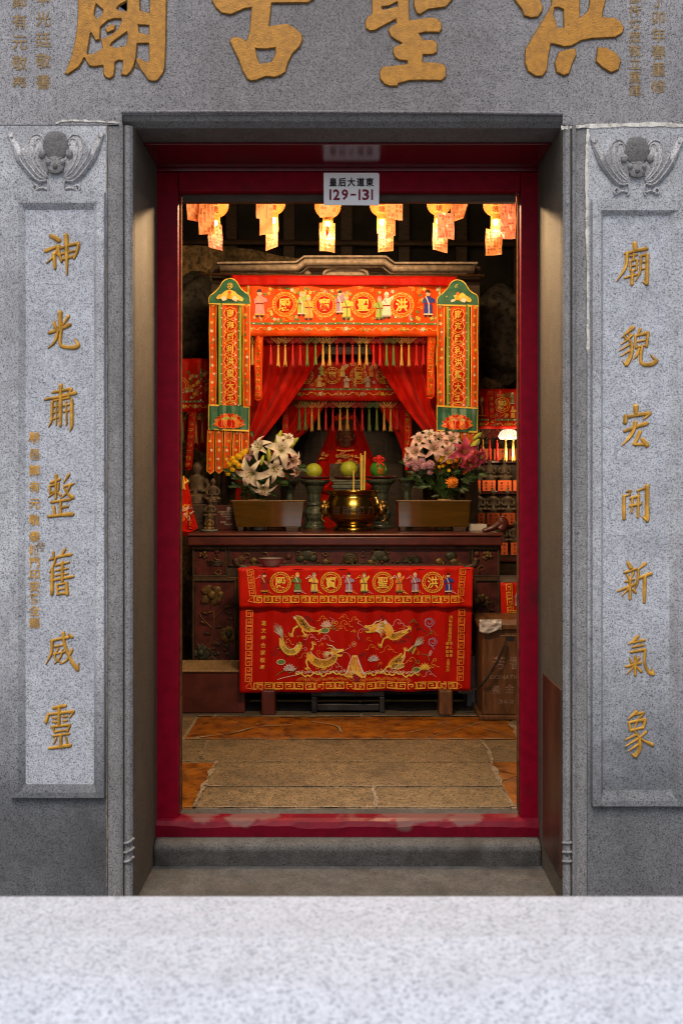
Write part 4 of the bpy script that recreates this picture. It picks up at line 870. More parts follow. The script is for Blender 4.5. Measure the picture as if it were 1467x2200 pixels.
slip([(686, 478), (720, 480), (719, 543), (686, 539)], 'paper_cream', 'glossy cream slip below the number plate with a red ribbon', 5.32, 'ink_brown', (4, 6), dens=.5)
slip([(829, 395), (864, 397), (865, 473), (829, 469)], 'paper_orange', 'orange slip just right of the number plate with spaced brush marks', 5.16, 'ink_brown', (4, 7))
slip([(829, 468), (849, 470), (849, 507), (828, 515)], 'paper_orange', 'small red inked slip in the middle of the fourth column of slips', 5.22, 'ink_red', (4, 8))
slip([(813, 485), (845, 484), (845, 538), (812, 543)], 'paper_cream', 'cream edged slip hanging lowest under the fourth lantern', 5.34, 'ink_red', (5, 9))
slip([(966, 395), (1019, 397), (994, 470), (968, 477)], 'paper_orange', 'orange slip with a pointed right corner at the fifth lantern', 5.16, 'ink_brown', (4, 8))
slip([(938, 458), (975, 459), (975, 515), (940, 512)], 'paper_pink', 'shiny pink laminated slip before the fifth lantern', 5.14, 'ink_red', (5, 9))
slip([(929, 480), (961, 481), (961, 543), (929, 537)], 'paper_orange', 'orange slip hanging lowest under the fifth lantern', 5.34, 'ink_red', (5, 8))
slip([(1073, 395), (1109, 398), (1107, 512), (1074, 515)], 'paper_pink', 'printed pink laminated slip at the far right under the door head', 5.14, 'ink_red', (6, 14), dens=.6)
slip([(1043, 492), (1078, 492), (1078, 546), (1042, 550)], 'paper_cream', 'crinkled glossy pink slip hanging lowest under the right lantern', 5.3, 'ink_red', (5, 8), dens=.6)
mb = MB(); SR = Sheet(5.29); SR.poly(mb, [(700, 466), (707, 466), (707, 500), (700, 512)], 'silk_red', 0)
tag(mb.build('ribbon', loc=P(703, 466, 5.29), solid=.002), 'short red ribbon hanging over the cream slip', 'ribbon')
mb = MB()

# ---- carved canopy of the shrine, its rod and hangings
cn = thing('shrine_canopy', 'dark carved wooden canopy crowning the shrine above the red valance', 'canopy', P(742, 580, 7.1))
def band(pts_t, pts_b, D, depth, name, m='wood_cornice'):
    mb = MB(); mb.ppoly(pts_t + pts_b[::-1], D, depth, m); mb.build(name, cn, bevel=.006)
top = [(465, 562), (636, 560), (653, 548), (829, 548), (848, 562), (1027, 562)]; 
def sh(pts, dy, k): return [(x + (742 - x) * k, y + dy) for x, y in pts]
band(sh(top, 0, 0), sh(top, 5, .004), 7.02, .5, 'crown_moulding'); band(sh(top, 5.5, .012), sh(top, 9, .015), 7.06, .45, 'crown_moulding')
mb = MB()
for d, r, y in ((0, .026, 15), (.03, .010, 22.5)):
    mb.tube([P(x, y_, 7.035 + d) for x, y_ in sh(top, y, .03)], r, 'wood_cornice', 12)
mb.build('roll_moulding', cn, smooth=True)
band(sh(top, 24, .08), sh(top, 27, .085), 7.06, .4, 'crown_moulding')
mb = MB(); mb.ppoly([(695, 592), (700, 582), (715, 576), (742, 574), (770, 576), (785, 582), (790, 592)], 7.12, .1, 'wood_cornice')
mb.tube(cr([tuple(P(x, y, 7.10)) for x, y in ((695, 592), (702, 581), (742, 574), (782, 581), (790, 592))], 5), .012, 'wood_cornice', 8); mb.build('arch_board', cn)
for x in (489, 545, 590, 630, 660, 850, 880, 920, 985): 
    mb = MB(); mb.ball(P(x, 586, 7.14), .03, .03, .025, 'wood_cornice', 10, 8, .3, 4); mb.build('carved_boss', cn, smooth=True)
mb = MB(); mb.box((X(455, 7.2), 7.2, Z(760, 7.2)), (X(1030, 7.2), 7.26, Z(572, 7.2)), 'wood_dark'); mb.build('backing_board', cn)
for x in (470, 1015):
    mb = MB(); mb.box((X(x, 7.22) - .05, 7.27, .02), (X(x, 7.22) + .05, 7.37, Z(575, 7.22)), 'lacquer'); mb.build('column', cn, bevel=.006)
mb = MB(); mb.tube([P(431, 589, 6.92), P(742, 594, 6.92), P(1040, 592, 6.92)], .010, 'wood_brown', 10)
tag(mb.build('curtain_pole', loc=P(742, 592, 6.92), smooth=True), 'thin dark pole carrying the big red valance', 'pole')

def fringe(S, parent, xs, cols, y0, yn, y1, w=1.5, dx=14):
    """knotted net from y0 to yn with tassels hanging to y1"""
    mb = MB(); cm = {'r': 'tassel_red', 'y': 'tassel_gold', 'g': 'tassel_green'}
    for x, c in zip(xs, cols):
        m = cm[c]
        for k in (-1, 1):
            for a in (-1, 0, 1):
                S.line(mb, [(x + a * dx * .55 - k * dx * .75, y0), (x + a * dx * .2, yn - (yn - y0) * .15), (x, yn + 3)], .75, m, .002 + .0007 * (a + 2))
        # tassel: knot, neck, skirt
        c0 = S.pt(x, yn, .004); k = S.D / F; L = (y1 - yn) * k + random.uniform(-.006, .006); r = 2.4 * k
        c0.y += random.uniform(-.012, .004)
        mb.lathe([(.2 * r, 0), (.9 * r, -.004), (.9 * r, -.010), (.5 * r, -.014), (.75 * r, -.026), (1.0 * r, -.05), (1.15 * r, -L * .8), (1.0 * r, -L), (.2 * r, -L + .006)], c0, m, 7)
        for q in range(5):
            a = q * 1.26; mb.tube([c0 + Vector((r * .8 * math.cos(a), r * .8 * math.sin(a), -L * .6)), c0 + Vector((r * 1.5 * math.cos(a), r * 1.2 * math.sin(a), -L - random.random() * .014))], .0018, m, 4)
    mb.build('fringe', parent)

def scatter(S, mb, boxes, n, seed, r=(3.2, 5.2)):
    rr = random.Random(seed)
    for x0, y0, x1, y1 in boxes:
        for _ in range(n):
            x, y = rr.uniform(x0, x1), rr.uniform(y0, y1)
            t = rr.random()
            if t < .5:
                S.flower(mb, x, y, rr.uniform(*r), rr.choice(['thread_white', 'thread_yellow', 'thread_pink', 'thread_gold', 'thread_orange']))
                for _ in range(2): S.leaf(mb, x, y, rr.uniform(6, 9), rr.random() * 6.3)
            elif t < .8: S.spiral(mb, x, y, rr.uniform(3, 4.5), rr.random() * 6.3, 1.1, 'thread_gold', hand=rr.choice((-1, 1)))
            else:
                a = rr.random() * 6
                for k in range(3): S.leaf(mb, x, y, rr.uniform(5, 8), a + k * .8)
def scrollband(S, mb, x0, x1, y0, n, hgt, slope=0.0):
    for i in range(n):
        xa = x0 + (x1 - x0) * i / n; L = (x1 - x0) / n; yy = y0 + slope * (xa - x0)
        S.flower(mb, xa + L * .08, yy, hgt * .72, ['thread_yellow', 'thread_white', 'thread_orange', 'thread_pink'][i % 4])
        for k in (-1, 1): S.leaf(mb, xa + L * .08, yy, hgt * 1.3, .5 * k + (0 if k > 0 else 3.14))
        f = 1 if i % 2 else -1
        S.line(mb, [(xa + L * .25, yy + f * hgt * .4), (xa + L * .45, yy - f * hgt * .35), (xa + L * .62, yy + f * hgt * .5), (xa + L * .8, yy + f * hgt * .1)], [1.0, 1.8, 1.6, 1.0], 'thread_gold', .0055, smooth=4)
        S.spiral(mb, xa + L * .84, yy, hgt * .5, 0, 1.2, 'thread_gold', hand=f)
        S.spiral(mb, xa + L * .28, yy, hgt * .42, 3, 1.2, 'thread_gold', hand=-f)

# great valance
va = thing('valance', 'wide orange red silk valance over the shrine embroidered with 殿寶聖洪 in gold rings', 'valance', P(742, 592, 6.85))
wv = lambda x, y: .009 * math.sin(x * .055 + y * .02) + .002 * math.sin(x * .23 + 2 * math.sin(x * .03)) + .008 * max(0, (y - 690) / 30) * math.sin(x * .08 + 1)
SV = Sheet(6.85, wv)
mb = MB(); SV.cloth(mb, [(498, 611), (985, 612), (985, 723), (500, 722)], 110, 12, 'silk_orange'); mb.build('cloth', va, smooth=True, solid=.003)
mb = MB(); S2 = Sheet(6.83, lambda x, y: .006 * math.sin(x * .06) + .002 * math.sin(x * .25) + .02 * (613 - y) / 22); S2.cloth(mb, [(498, 590), (982, 593), (984, 614), (498, 612.5)], 90, 4, 'cloth_red'); mb.build('heading', va, smooth=True, solid=.003)
mb = MB()
SV.line(mb, [(538 + i * 4, 695 + (i > 50) * .6) for i in range(102)], 4.4, 'thread_green', .006)
for i in range(21): SV.disc(mb, 546 + i * 19.4, 695.3, 1.9, 'pearl', .0085, 8, 1.3)
for xx in (534, 944): SV.line(mb, [(xx, 613), (xx, 690)], 4, 'thread_lime', .006); [SV.disc(mb, xx, 618 + k * 12, 1.4, 'pearl', .0085, 8) for k in range(6)]
scrollband(SV, mb, 534, 946, 706, 10, 6.5, .004)
for x, ch in ((612, '殿'), (697, '寶'), (780, '聖'), (862, '洪')):
    yy = 654 + (x - 612) * .008
    SV.disc(mb, x, yy, 19, 'silk_red', .0035, 24)
    SV.roundel(mb, x, yy, 26.5, ch, keys=14)
scatter(SV, mb, [(540, 618, 940, 628), (540, 680, 940, 688)], 26, 3, (2.8, 4.6)); scatter(SV, mb, [(570, 630, 584, 680), (640, 628, 668, 640), (720, 628, 752, 636), (890, 625, 908, 682), (590, 684, 640, 688)], 6, 5)
for x, y, h, rb, tr, ht, po in ((558, 652, 58, 'thread_pink', 'thread_gold', 'thread_dark', 0), (648, 653, 52, 'thread_lime', 'thread_white', 'thread_gold', 2), (663, 661, 52, 'thread_gold', 'thread_orange', 'thread_yellow', 1), (730, 650, 50, 'thread_violet', 'thread_white', 'thread_dark', 2), (744, 660, 54, 'thread_yellow', 'thread_green', 'thread_gold', 0),
                                (815, 662, 50, 'thread_lime', 'thread_green', 'thread_pink', 1), (830, 656, 56, 'thread_white', 'thread_grey', 'thread_white', 2), (919, 652, 56, 'thread_blue', 'thread_white', 'thread_dark', 0)):
    SV.person(mb, x, y, h, rb, tr, ht, .0065, po)
mb.build('embroidery', va)
mb = MB()
for x, ch in ((612, '殿'), (697, '寶'), (780, '聖'), (862, '洪')): SV.text(mb, ch, x, 654 + (x - 612) * .008, 28, 'thread_yellow', .0075, .03, .92, 1.0, .06)
mb.build('lettering', va)
fringe(Sheet(6.90), va, [543, 582, 598, 613, 629, 645, 660, 678, 694, 708, 724, 739, 757, 772, 787, 802, 816, 830, 845, 862, 878, 894, 909, 938], 'yryyrrggyyrrryyrrggyyrry', 722, 741, 784)

def ribbon_name(S, x0, y0, x1, w, y1, label, string, m='silk_orange', name='name_ribbon', tip=6):
    """narrow silk name ribbon with a pointed end, leaning from x0 at the top to x1 at the bottom"""
    o = thing(name, label, 'ribbon', S.pt(x0, y0))
    mb = MB(); S.cloth(mb, [(x0, y0), (x0 + w, y0), (x1 + w, y1 - tip), (x1, y1 - tip)], 4, 24, m)
    S.poly(mb, [(x1, y1 - tip), (x1 + w, y1 - tip), (x1 + w / 2, y1)], m, 0); mb.build('cloth', o, smooth=True, solid=.002)
    mb = MB(); S.column(mb, string, x0 + w / 2, y0 + (y1 - y0) * .08, y0 + (y1 - y0) * .9, min(w * .62, (y1 - y0) / len(string) * 1.0), 'thread_gold', .005, .02, dx=x1 - x0); mb.build('lettering', o)
    return o
wr = lambda x, y: .008 * math.sin(y * .07 + x)
ribbon_name(Sheet(6.87, wr), 548, 721, 546, 17, 862, 'orange name ribbon hanging beside the left pendant banner', '信士陳大文合家敬奉')
ribbon_name(Sheet(6.87, wr), 918, 721, 916, 17, 858, 'orange name ribbon hanging beside the right pendant banner', '眾信士合家平安敬奉')

# pendant banners
def pendant(dx, dy, label):
    D = 6.72; S = Sheet(D, lambda x, y: .006 * math.sin(y * .05 + x * .06) + .003 * math.sin(x * .3))
    o = thing('pendant_banner', label, 'banner', P(494 + dx, 600 + dy, D))
    q = lambda pts: [(x + dx, y + dy) for x, y in pts]
    cap = q(cr([(449.6, 653), (450.6, 638), (462, 628), (473, 616), (479, 606), (488, 600), (500, 600), (509, 606), (517, 619), (525, 627), (536, 635), (538.5, 655.5)], 3)[:-1] + [(538.5, 655.5)])
    mb = MB(); f = [S.pt(x, y, .010) for x, y in cap]; mb.prism(f, [v + Vector((0, .006, 0)) for v in f], 'silk_green')
    S.line(mb, cap, 2.0, 'thread_yellow', .012, closed=True)
    x0, y0 = 494.5 + dx, 615 + dy; S.ring(mb, x0, y0, 5.6, 1.5, 'thread_yellow', .012, 18); S.line(mb, [(x0 - 2.3, y0 - 2.3), (x0 + 2.3, y0 - 2.3), (x0 + 2.3, y0 + 2.3), (x0 - 2.3, y0 + 2.3)], 1.2, 'thread_yellow', .012, closed=True)
    bat_ = q([(465, 640), (470, 634), (478, 632), (484, 626), (494, 623), (505, 627), (512, 634), (520, 638), (524, 643), (521, 648), (512, 646), (503, 643), (495, 644), (487, 642), (477, 643), (468, 644)])
    S.poly(mb, bat_, 'thread_yellow', .0125); S.poly(mb, q([(476, 641), (483, 636), (489, 645), (479, 648)]), 'thread_white', .0135); S.poly(mb, q([(499, 645), (504, 636), (513, 643), (508, 649)]), 'thread_white', .0135)
    S.disc(mb, x0, 638 + dy, 5.5, 'thread_gold', .0145); S.disc(mb, x0, 629.5 + dy, 4, 'thread_orange', .0152)
    mb.build('cap', o)
    def strip(xa, xb, ya, yb, name, seed, pointed=False, lift=.0):
        mb = MB(); SS = Sheet(D + lift, lambda x, y: .010 * math.sin(y * .045 + xa) + .003 * math.sin(x * .4))
        SS.cloth(mb, q([(xa, ya), (xb, ya), (xb - (pointed * 2), yb), (xa - (pointed * 2), yb)]), 4, 30, 'silk_orange')
        e = q([(xa + .6, ya), (xa + .6 - pointed * 2, yb)]); 
        for ex in (xa + .8, xb - .8): SS.line(mb, q([(ex - pointed * 2 * t / 12, ya + (yb - ya) * t / 12) for t in range(13)]), 1.5, 'thread_gold', .004)
        if pointed:
            SS.poly(mb, q([(xa - 2, yb), (xb - 2, yb), ((xa + xb) / 2 - 2, yb + 7)]), 'silk_orange', 0); SS.line(mb, q([(xa - 2, yb), ((xa + xb) / 2 - 2, yb + 7), (xb - 2, yb)]), 1.5, 'thread_gold', .004)
        rr = random.Random(seed); n = int((yb - ya) / 9)
        for i in range(n):
            y = ya + (i + .5) * (yb - ya) / n; x = (xa + xb) / 2 + rr.uniform(-2.5, 2.5) - pointed * 2 * i / n
            if i % 2 == 0: SS.flower(mb, x + dx, y + dy, rr.uniform(2.8, 4.2), rr.choice(['thread_yellow', 'thread_white', 'thread_orange', 'thread_gold']), lift=.004)
            for k in range(2): SS.leaf(mb, x + dx, y + dy, rr.uniform(5, 7), rr.choice((1.2, -1.2, 2, -2)) + rr.uniform(-.4, .4), lift=.0035)
        mb.build(name, o, smooth=False)
    strip(450, 466, 652, 872, 'side_ribbon', 11 + dx); strip(522, 538, 654, 872, 'side_ribbon', 12 + dx)
    mb = MB(); S.cloth(mb, q([(470, 652), (519, 653), (519, 871), (470, 871)]), 12, 40, 'silk_orange')
    for a, b, m in ((470, 475, 'thread_lime'), (475, 478.5, 'thread_green'), (511.5, 515, 'thread_green'), (515, 519.5, 'thread_lime')):
        S.line(mb, q([((a + b) / 2, 652 + 219 * t / 24) for t in range(25)]), b - a, m, .003)
    for k in range(11):
        for x in (476.5, 513): S.disc(mb, x + dx, 663 + k * 20 + dy + (x > 500) * 8, 1.5, 'pearl', .006, 8)
    ys = (673, 699, 724, 750, 776, 802, 829, 855)
    for y in ys:
        S.disc(mb, 495 + dx, y + dy, 12.5, 'silk_red', .0032, 20, 11.5); S.ring(mb, 495 + dx, y + dy, 13, 1.4, 'thread_gold', .004, 32, 12, .9, 8)
        for sx in (-1, 1): S.flower(mb, 495 + sx * 11.5 + dx, y + 13 + dy, 2.6, 'thread_white' if sx > 0 else 'thread_gold', lift=.0045)
    mb.build('centre_strip', o)
    mb = MB()
    for y, ch in zip(ys, '南海廣利洪聖大王'): S.text(mb, ch, 495 + dx, y + dy, 18, 'thread_yellow', .0062, .03, .9, 1.0, .06)
    mb.build('lettering', o)
    mb = MB(); lp = q([(448, 869), (537.5, 874), (536.5, 927), (448, 923.5)]); S.cloth(mb, [(x, y) for x, y in lp], 14, 8, 'silk_green')
    mb.v = [v - Vector((0, .014, 0)) for v in mb.v]
    S.line(mb, [(x + (1.2 if x < 490 + dx else -1.2), y + (1.2 if y < 900 + dy else -1.2)) for x, y in lp], 2.2, 'thread_yellow', .017, closed=True)
    cx, cy = 493 + dx, 906 + dy
    for k, deg in enumerate((192, -12, 176, 4, 208, -28, 226, -46, 246, -66, 270)):
        a = R(deg); L = 36 - 13 * abs(math.sin(a)); W = 6.2
        for q_, m, lf in ((1.0, 'thread_orange', .0172), (.74, 'silk_red', .0174)):
            c_, n_ = math.cos(a), math.sin(a); by = cy + 4
            pp = [(cx + L * t * c_ - W * q_ * u_ * n_, by + L * t * n_ + W * q_ * u_ * c_) for t, u_ in ((.25, -.5), (.62, -1), (.84 - .1 * (1 - q_), -.62), (1.0 - .18 * (1 - q_), 0), (.84 - .1 * (1 - q_), .62), (.62, 1), (.25, .5))]
            S.poly(mb, pp, m, lf + k * .0003)
    for sx in (-1, 1):
        S.poly(mb, [(cx + sx * 12, cy + 2), (cx + sx * 34, cy + 5), (cx + sx * 24, cy + 11), (cx + sx * 10, cy + 14)], 'thread_orange', .0210); S.poly(mb, [(cx + sx * 13, cy + 4), (cx + sx * 29, cy + 6), (cx + sx * 22, cy + 9.5), (cx + sx * 11, cy + 11)], 'silk_red', .0213)
    S.disc(mb, cx, cy - 3, 17, 'thread_lime', .0216, 18, 7)
    for k in range(24): S.disc(mb, cx + random.uniform(-14, 14), cy - 3 + random.uniform(-4.5, 4.5), .8, 'thread_white', .0219, 5)
    for i, (px_, rx, ry) in enumerate(((-17, 8, 9.5), (17, 8, 9.5), (-9, 7.5, 10.5), (9, 7.5, 10.5), (0, 6.5, 10.5))):
        S.disc(mb, cx + px_, cy + 5, rx, 'thread_orange', .0222 + i * .0006, 16, ry); S.disc(mb, cx + px_, cy + 5, rx - 1.5, 'silk_red', .0225 + i * .0006, 16, ry - 1.5)
    mb.build('lotus_panel', o)
    for k, xa in enumerate((446, 464.5, 483, 501.5, 519.5)): strip(xa, xa + 16, 924, 1011 - (k % 2), 'tail', 31 + k, True, .004 + .006 * (k % 2))
    mb = MB(); mb.tube([P(494.5 + dx, 600 + dy, D), P(494.5 + dx, 588 + dy * .5, 6.91)], .002, 'iron', 5); mb.build('hanging_wire', o)
pendant(0, 0, 'long embroidered pendant banner with a green cap left of the shrine')
pendant(488.5, 2.5, 'long embroidered pendant banner with a green cap right of the shrine')

# curtains: gathered at the top, swept aside towards the bottom
def curtain(S_D, top, edge_in, edge_out, label, m, nf, amp, name='curtain', y=None, n=90):
    """edge_in / edge_out: the two edges as (x, y) lists from top to bottom"""
    a, b = cr(edge_out, 10), cr(edge_in, 10); mb = MB()
    def at(pl, t):
        k = min(len(pl) - 1.001, t * (len(pl) - 1)); i = int(k); f = k - i
        return (pl[i][0] * (1 - f) + pl[i + 1][0] * f, pl[i][1] * (1 - f) + pl[i + 1][1] * f)
    def fn(u, v):
        p, q = at(a, v), at(b, v); x, y = p[0] + (q[0] - p[0]) * u, p[1] + (q[1] - p[1]) * u
        w = P(x, y, S_D); ph = nf * 2 * math.pi * (u ** 1.25) + 1.3 * math.sin(v * 2.2) + .9 * mnoise.noise(Vector((u * 3, v * 1.4, nf)))
        w.y += amp * (.45 + .55 * v) * (math.sin(ph) * (.75 + .5 * mnoise.noise(Vector((u * 4, v * 2, 3)))) + .16 * math.sin(2.3 * ph + 1)) + .02 * math.sin(v * 5 + u * 3)
        return w
    mb.grid(fn, n, 50, m)
    return tag(mb.build(name, loc=P(*edge_in[0], S_D), smooth=True, solid=.004), label, 'curtain')
curtain(7.16, None, [(703, 720), (684, 770), (650, 830), (607, 890), (560, 950), (536, 985)], [(536, 720), (532, 780), (528, 850), (520, 910), (510, 960), (500, 1000)], 'deep red outer curtain swept to the left of the shrine', 'curtain_red', 2.6, .05)
curtain(7.16, None, [(784, 720), (806, 776), (838, 830), (872, 880), (912, 930), (945, 965)], [(950, 720), (952, 780), (952, 850), (955, 900), (962, 940), (975, 985)], 'deep red outer curtain swept to the right of the shrine', 'curtain_red', 2.6, .05)
curtain(7.62, None, [(702, 855), (684, 895), (655, 930), (622, 955), (600, 985)], [(622, 855), (618, 890), (608, 920), (596, 950), (575, 985)], 'red inner curtain drawn to the left behind the fringe', 'curtain_red', 3, .03)
curtain(7.62, None, [(806, 855), (824, 892), (850, 935), (868, 985), (878, 1030)], [(880, 855), (884, 890), (886, 930), (890, 985), (893, 1030)], 'red inner curtain drawn to the right behind the fringe', 'curtain_red', 3, .03)
for x0, x1, y1, lb in ((474, 480, 1085, 'narrow red cloth strip hanging below the left pendant banner'), (507, 518, 1075, 'wider red cloth strip hanging behind the left planter'), (870, 876, 1010, 'narrow red cloth strip behind the right flowers')):
    mb = MB(); Sheet(7.3, lambda x, y: .01 * math.sin(y * .05)).cloth(mb, [(x0, 985), (x1, 985), (x1, y1), (x0, y1)], 3, 14, 'curtain_red')
    tag(mb.build('cloth_strip', loc=P(x0, 985, 7.3), solid=.003), lb, 'cloth strip')

# inner valance
vi = thing('valance', 'smaller inner red valance embroidered with 寶 and 聖 between the parted curtains', 'valance', P(750, 780, 7.5))
SI = Sheet(7.5, lambda x, y: .008 * math.sin(x * .13) + .012 * max(0, (y - 835) / 20) * math.sin(x * .1))
mb = MB(); SI.cloth(mb, [(630, 770), (872, 770), (872, 862), (630, 860)], 70, 10, 'silk_red'); mb.build('cloth', vi, smooth=True, solid=.003)
mb = MB(); SI.line(mb, [(636 + i * 4, 836.5) for i in range(58)], 3.6, 'thread_green', .005)
for i in range(13): SI.disc(mb, 637 + i * 19, 836.5, 1.7, 'pearl', .008, 8, 1.2)
scrollband(SI, mb, 640, 862, 846, 5, 6)
for x, ch in ((655, '殿'), (714, '寶'), (770, '聖'), (826, '洪')):
    SI.ring(mb, x, 807, 17.5, 1.6, 'thread_gold'); SI.ring(mb, x, 807, 13, 1.3, 'thread_gold'); [SI.disc(mb, x + 15.3 * math.cos(k * .524), 807 + 15.3 * math.sin(k * .524), 1.2, 'thread_yellow', .0055, 6) for k in range(12)]
scatter(SI, mb, [(685, 782, 815, 792), (665, 818, 840, 830)], 14, 9, (3, 4.5))
for x, y, h, rb, po in ((686, 818, 30, 'thread_gold', 0), (691, 795, 26, 'thread_lime', 1), (736, 797, 28, 'thread_yellow', 2), (744, 820, 30, 'thread_white', 0), (790, 820, 28, 'thread_grey', 1), (797, 797, 28, 'thread_orange', 2)): SI.person(mb, x, y, h, rb, 'thread_gold', 'thread_dark', .0065, po)
mb.build('embroidery', vi)
mb = MB(); [SI.text(mb, ch, x, 807, 18, 'thread_yellow', .007, .03) for x, ch in ((714, '寶'), (770, '聖'), (655, '殿'), (826, '洪'))]; mb.build('lettering', vi)
fringe(Sheet(7.54), vi, [643, 656, 670, 685, 700, 715, 730.5, 746, 761.5, 778, 793, 809, 825, 838.5, 852.5], 'ggyyrryyrrggyyr', 861, 879, 924)
ribbon_name(Sheet(7.46, wr), 606, 862, 608, 13, 1030, 'red name ribbon at the left edge of the inner shrine opening', '沐恩弟子合家敬奉', 'silk_red')
ribbon_name(Sheet(7.46, wr), 868, 868, 864, 17, 1000, 'red name ribbon at the right edge of the inner shrine opening', '吉年吉月吉日眾人敬奉', 'silk_red')

# side valances, half hidden by the door posts
vl = thing('valance', 'red floral valance with a gold roundel cut off by the left door post', 'valance', P(420, 770, 7.42))
SL = Sheet(7.42, lambda x, y: .01 * math.sin(x * .16) + .01 * math.sin(y * .05))
mb = MB(); SL.cloth(mb, [(300, 770), (449, 770), (449, 886), (300, 884)], 40, 12, 'silk_red'); mb.build('cloth', vl, smooth=True, solid=.003)
mb = MB(); SL.line(mb, [(433, 792), (432, 864)], 4, 'thread_green', .005); SL.line(mb, [(300 + i * 4.7, 863) for i in range(29)], 4, 'thread_green', .0055)
for k in range(5): SL.disc(mb, 432.5, 800 + k * 15, 1.6, 'pearl', .008, 8)
for k in range(6): SL.disc(mb, 392 + k * 9, 863, 1.6, 'pearl', .0085, 8)
SL.ring(mb, 388, 828, 17, 1.6, 'thread_gold'); SL.ring(mb, 388, 828, 12, 1.3, 'thread_gold'); scatter(SL, mb, [(402, 796, 428, 855), (408, 800, 424, 850), (437, 800, 447, 850)], 9, 21, (3.5, 5.2)); scrollband(SL, mb, 392, 446, 873, 2, 6)
mb.build('embroidery', vl); fringe(Sheet(7.44), vl, [393, 422, 435], 'gyy', 886, 906, 950)
curtain(7.6, None, [(449, 880), (449, 920), (446, 950), (440, 975)], [(330, 880), (330, 910), (380, 935), (425, 965)], 'plain red curtain under the left floral valance', 'curtain_red', 3, .03, n=50)
ribbon_name(Sheet(7.38, wr), 405, 884, 396, 17, 1012, 'bright red name ribbon leaning at the left door post', '合家平安信士敬奉', 'silk_red')
vr = thing('valance', 'red valance with a gold 殿 roundel cut off by the right door post', 'valance', P(1070, 836, 7.42))
SQ = Sheet(7.42, lambda x, y: .008 * math.sin(x * .15))
mb = MB(); SQ.cloth(mb, [(1022, 836), (1200, 835), (1200, 921), (1022, 921)], 44, 10, 'silk_red'); mb.build('cloth', vr, smooth=True, solid=.003)
mb = MB(); SQ.line(mb, [(1026 + i * 5, 902) for i in range(30)], 4, 'thread_green', .005); [SQ.disc(mb, 1035 + k * 14, 902, 1.6, 'pearl', .008, 8) for k in range(8)]
SQ.ring(mb, 1078, 870, 16, 1.6, 'thread_gold', wob=.8, lobes=8); SQ.ring(mb, 1078, 870, 12, 1.2, 'thread_gold'); scatter(SQ, mb, [(1062, 846, 1100, 850), (1062, 890, 1096, 896)], 5, 33, (3, 4.4)); scrollband(SQ, mb, 1030, 1120, 911, 3, 6)
SQ.person(mb, 1034, 876, 42, 'thread_crimson', 'thread_gold', 'thread_gold'); SQ.person(mb, 1100, 856, 26, 'thread_green', 'thread_white', 'thread_white', pose=1); SQ.person(mb, 1101, 886, 26, 'thread_gold', 'thread_yellow', 'thread_gold')
mb.build('embroidery', vr); mb = MB(); SQ.text(mb, '殿', 1078, 870, 19, 'thread_yellow', .007, .03); mb.build('lettering', vr)
fringe(Sheet(7.44), vr, [1036, 1051, 1067, 1085, 1102], 'yrryy', 921, 944, 988)
ribbon_name(Sheet(7.38, wr), 1046, 838, 1050, 14, 914, 'short red name ribbon pinned over the right valance', '闔家平安敬奉', 'silk_red')
# ================================================================ statue, altar and offerings
# inner shrine box
mb = MB(); yb = 8.55
mb.box((X(560, 8.5), yb, .9), (X(900, 8.5), yb + .04, 2.6), 'wood_dark')
for k in range(7): mb.box((X(600 + k * 46, 8.5) - .006, yb - .012, .9), (X(600 + k * 46, 8.5) + .006, yb, 2.6), 'wood_carved')
for x in (592, 888): mb.box((X(x, 8.0) - .06, 7.75, .9), (X(x, 8.0) + .06, 8.54, 2.6), 'wood_dark')
tag(mb.build('niche_boarding', loc=(0, yb, .9)), 'dark plank back of the shrine niche behind the seated statue', 'shrine back')
mb = MB(); mb.box((-.95, 7.35, .0), (1.0, 8.5, .86), 'lacquer'); mb.box((-1.0, 7.3, .861), (1.05, 8.52, .93), 'wood_red')
tag(mb.build('shrine_plinth', loc=(0, 7.9, 0), bevel=.008), 'dark lacquered plinth carrying the shrine behind the altar table', 'plinth')

# the seated statue
SD = 8.0; k8 = SD / F
st = thing('deity_statue', 'dark faced seated temple statue with a red pompom crown, red cape and gold embroidered robe', 'statue', P(742, 1075, SD))
c0 = P(742, 935, SD)
def ringsurf(mb, secs, m, n=28):
    """sections (centre, rx, ry, squareness) joined into one skin"""
    vs = []
    for c, rx, ry in secs:
        for j in range(n):
            a = 2 * math.pi * j / n; vs.append(Vector(c) + Vector((rx * math.cos(a), ry * math.sin(a), 0)))
    N = len(secs)
    mb.add(vs, [(i * n + j, i * n + (j + 1) % n, (i + 1) * n + (j + 1) % n, (i + 1) * n + j) for i in range(N - 1) for j in range(n)] + [tuple(range(n)), tuple(range(N * n - 1, (N - 1) * n - 1, -1))], m)
mb = MB()
yz = lambda py: Z(py, SD)
secs = [((c0.x, SD, yz(1140)), .30, .26), ((c0.x, SD, yz(1080)), .29, .24), ((c0.x, SD, yz(1040)), .22, .19), ((c0.x, SD, yz(1010)), .20, .16), ((c0.x, SD, yz(985)), .19, .14), ((c0.x, SD, yz(968)), .145, .11), ((c0.x, SD, yz(962)), .07, .07), ((c0.x, SD, yz(955)), .06, .06)]
ringsurf(mb, secs, 'silk_red')
for s_ in (-1, 1):
    mb.tube(cr([tuple(P(742 + s_ * 34, 978, SD)), tuple(P(742 + s_ * 50, 1005, SD - .06)), tuple(P(742 + s_ * 44, 1040, SD - .16)), tuple(P(742 + s_ * 14, 1048, SD - .22))], 5), [.045 + .03 * i / 15 for i in range(16)], 'silk_red', 12)
mb.build('robe', st, smooth=True)
mb = MB(); rr = random.Random(4); SB = Sheet(SD - .165)
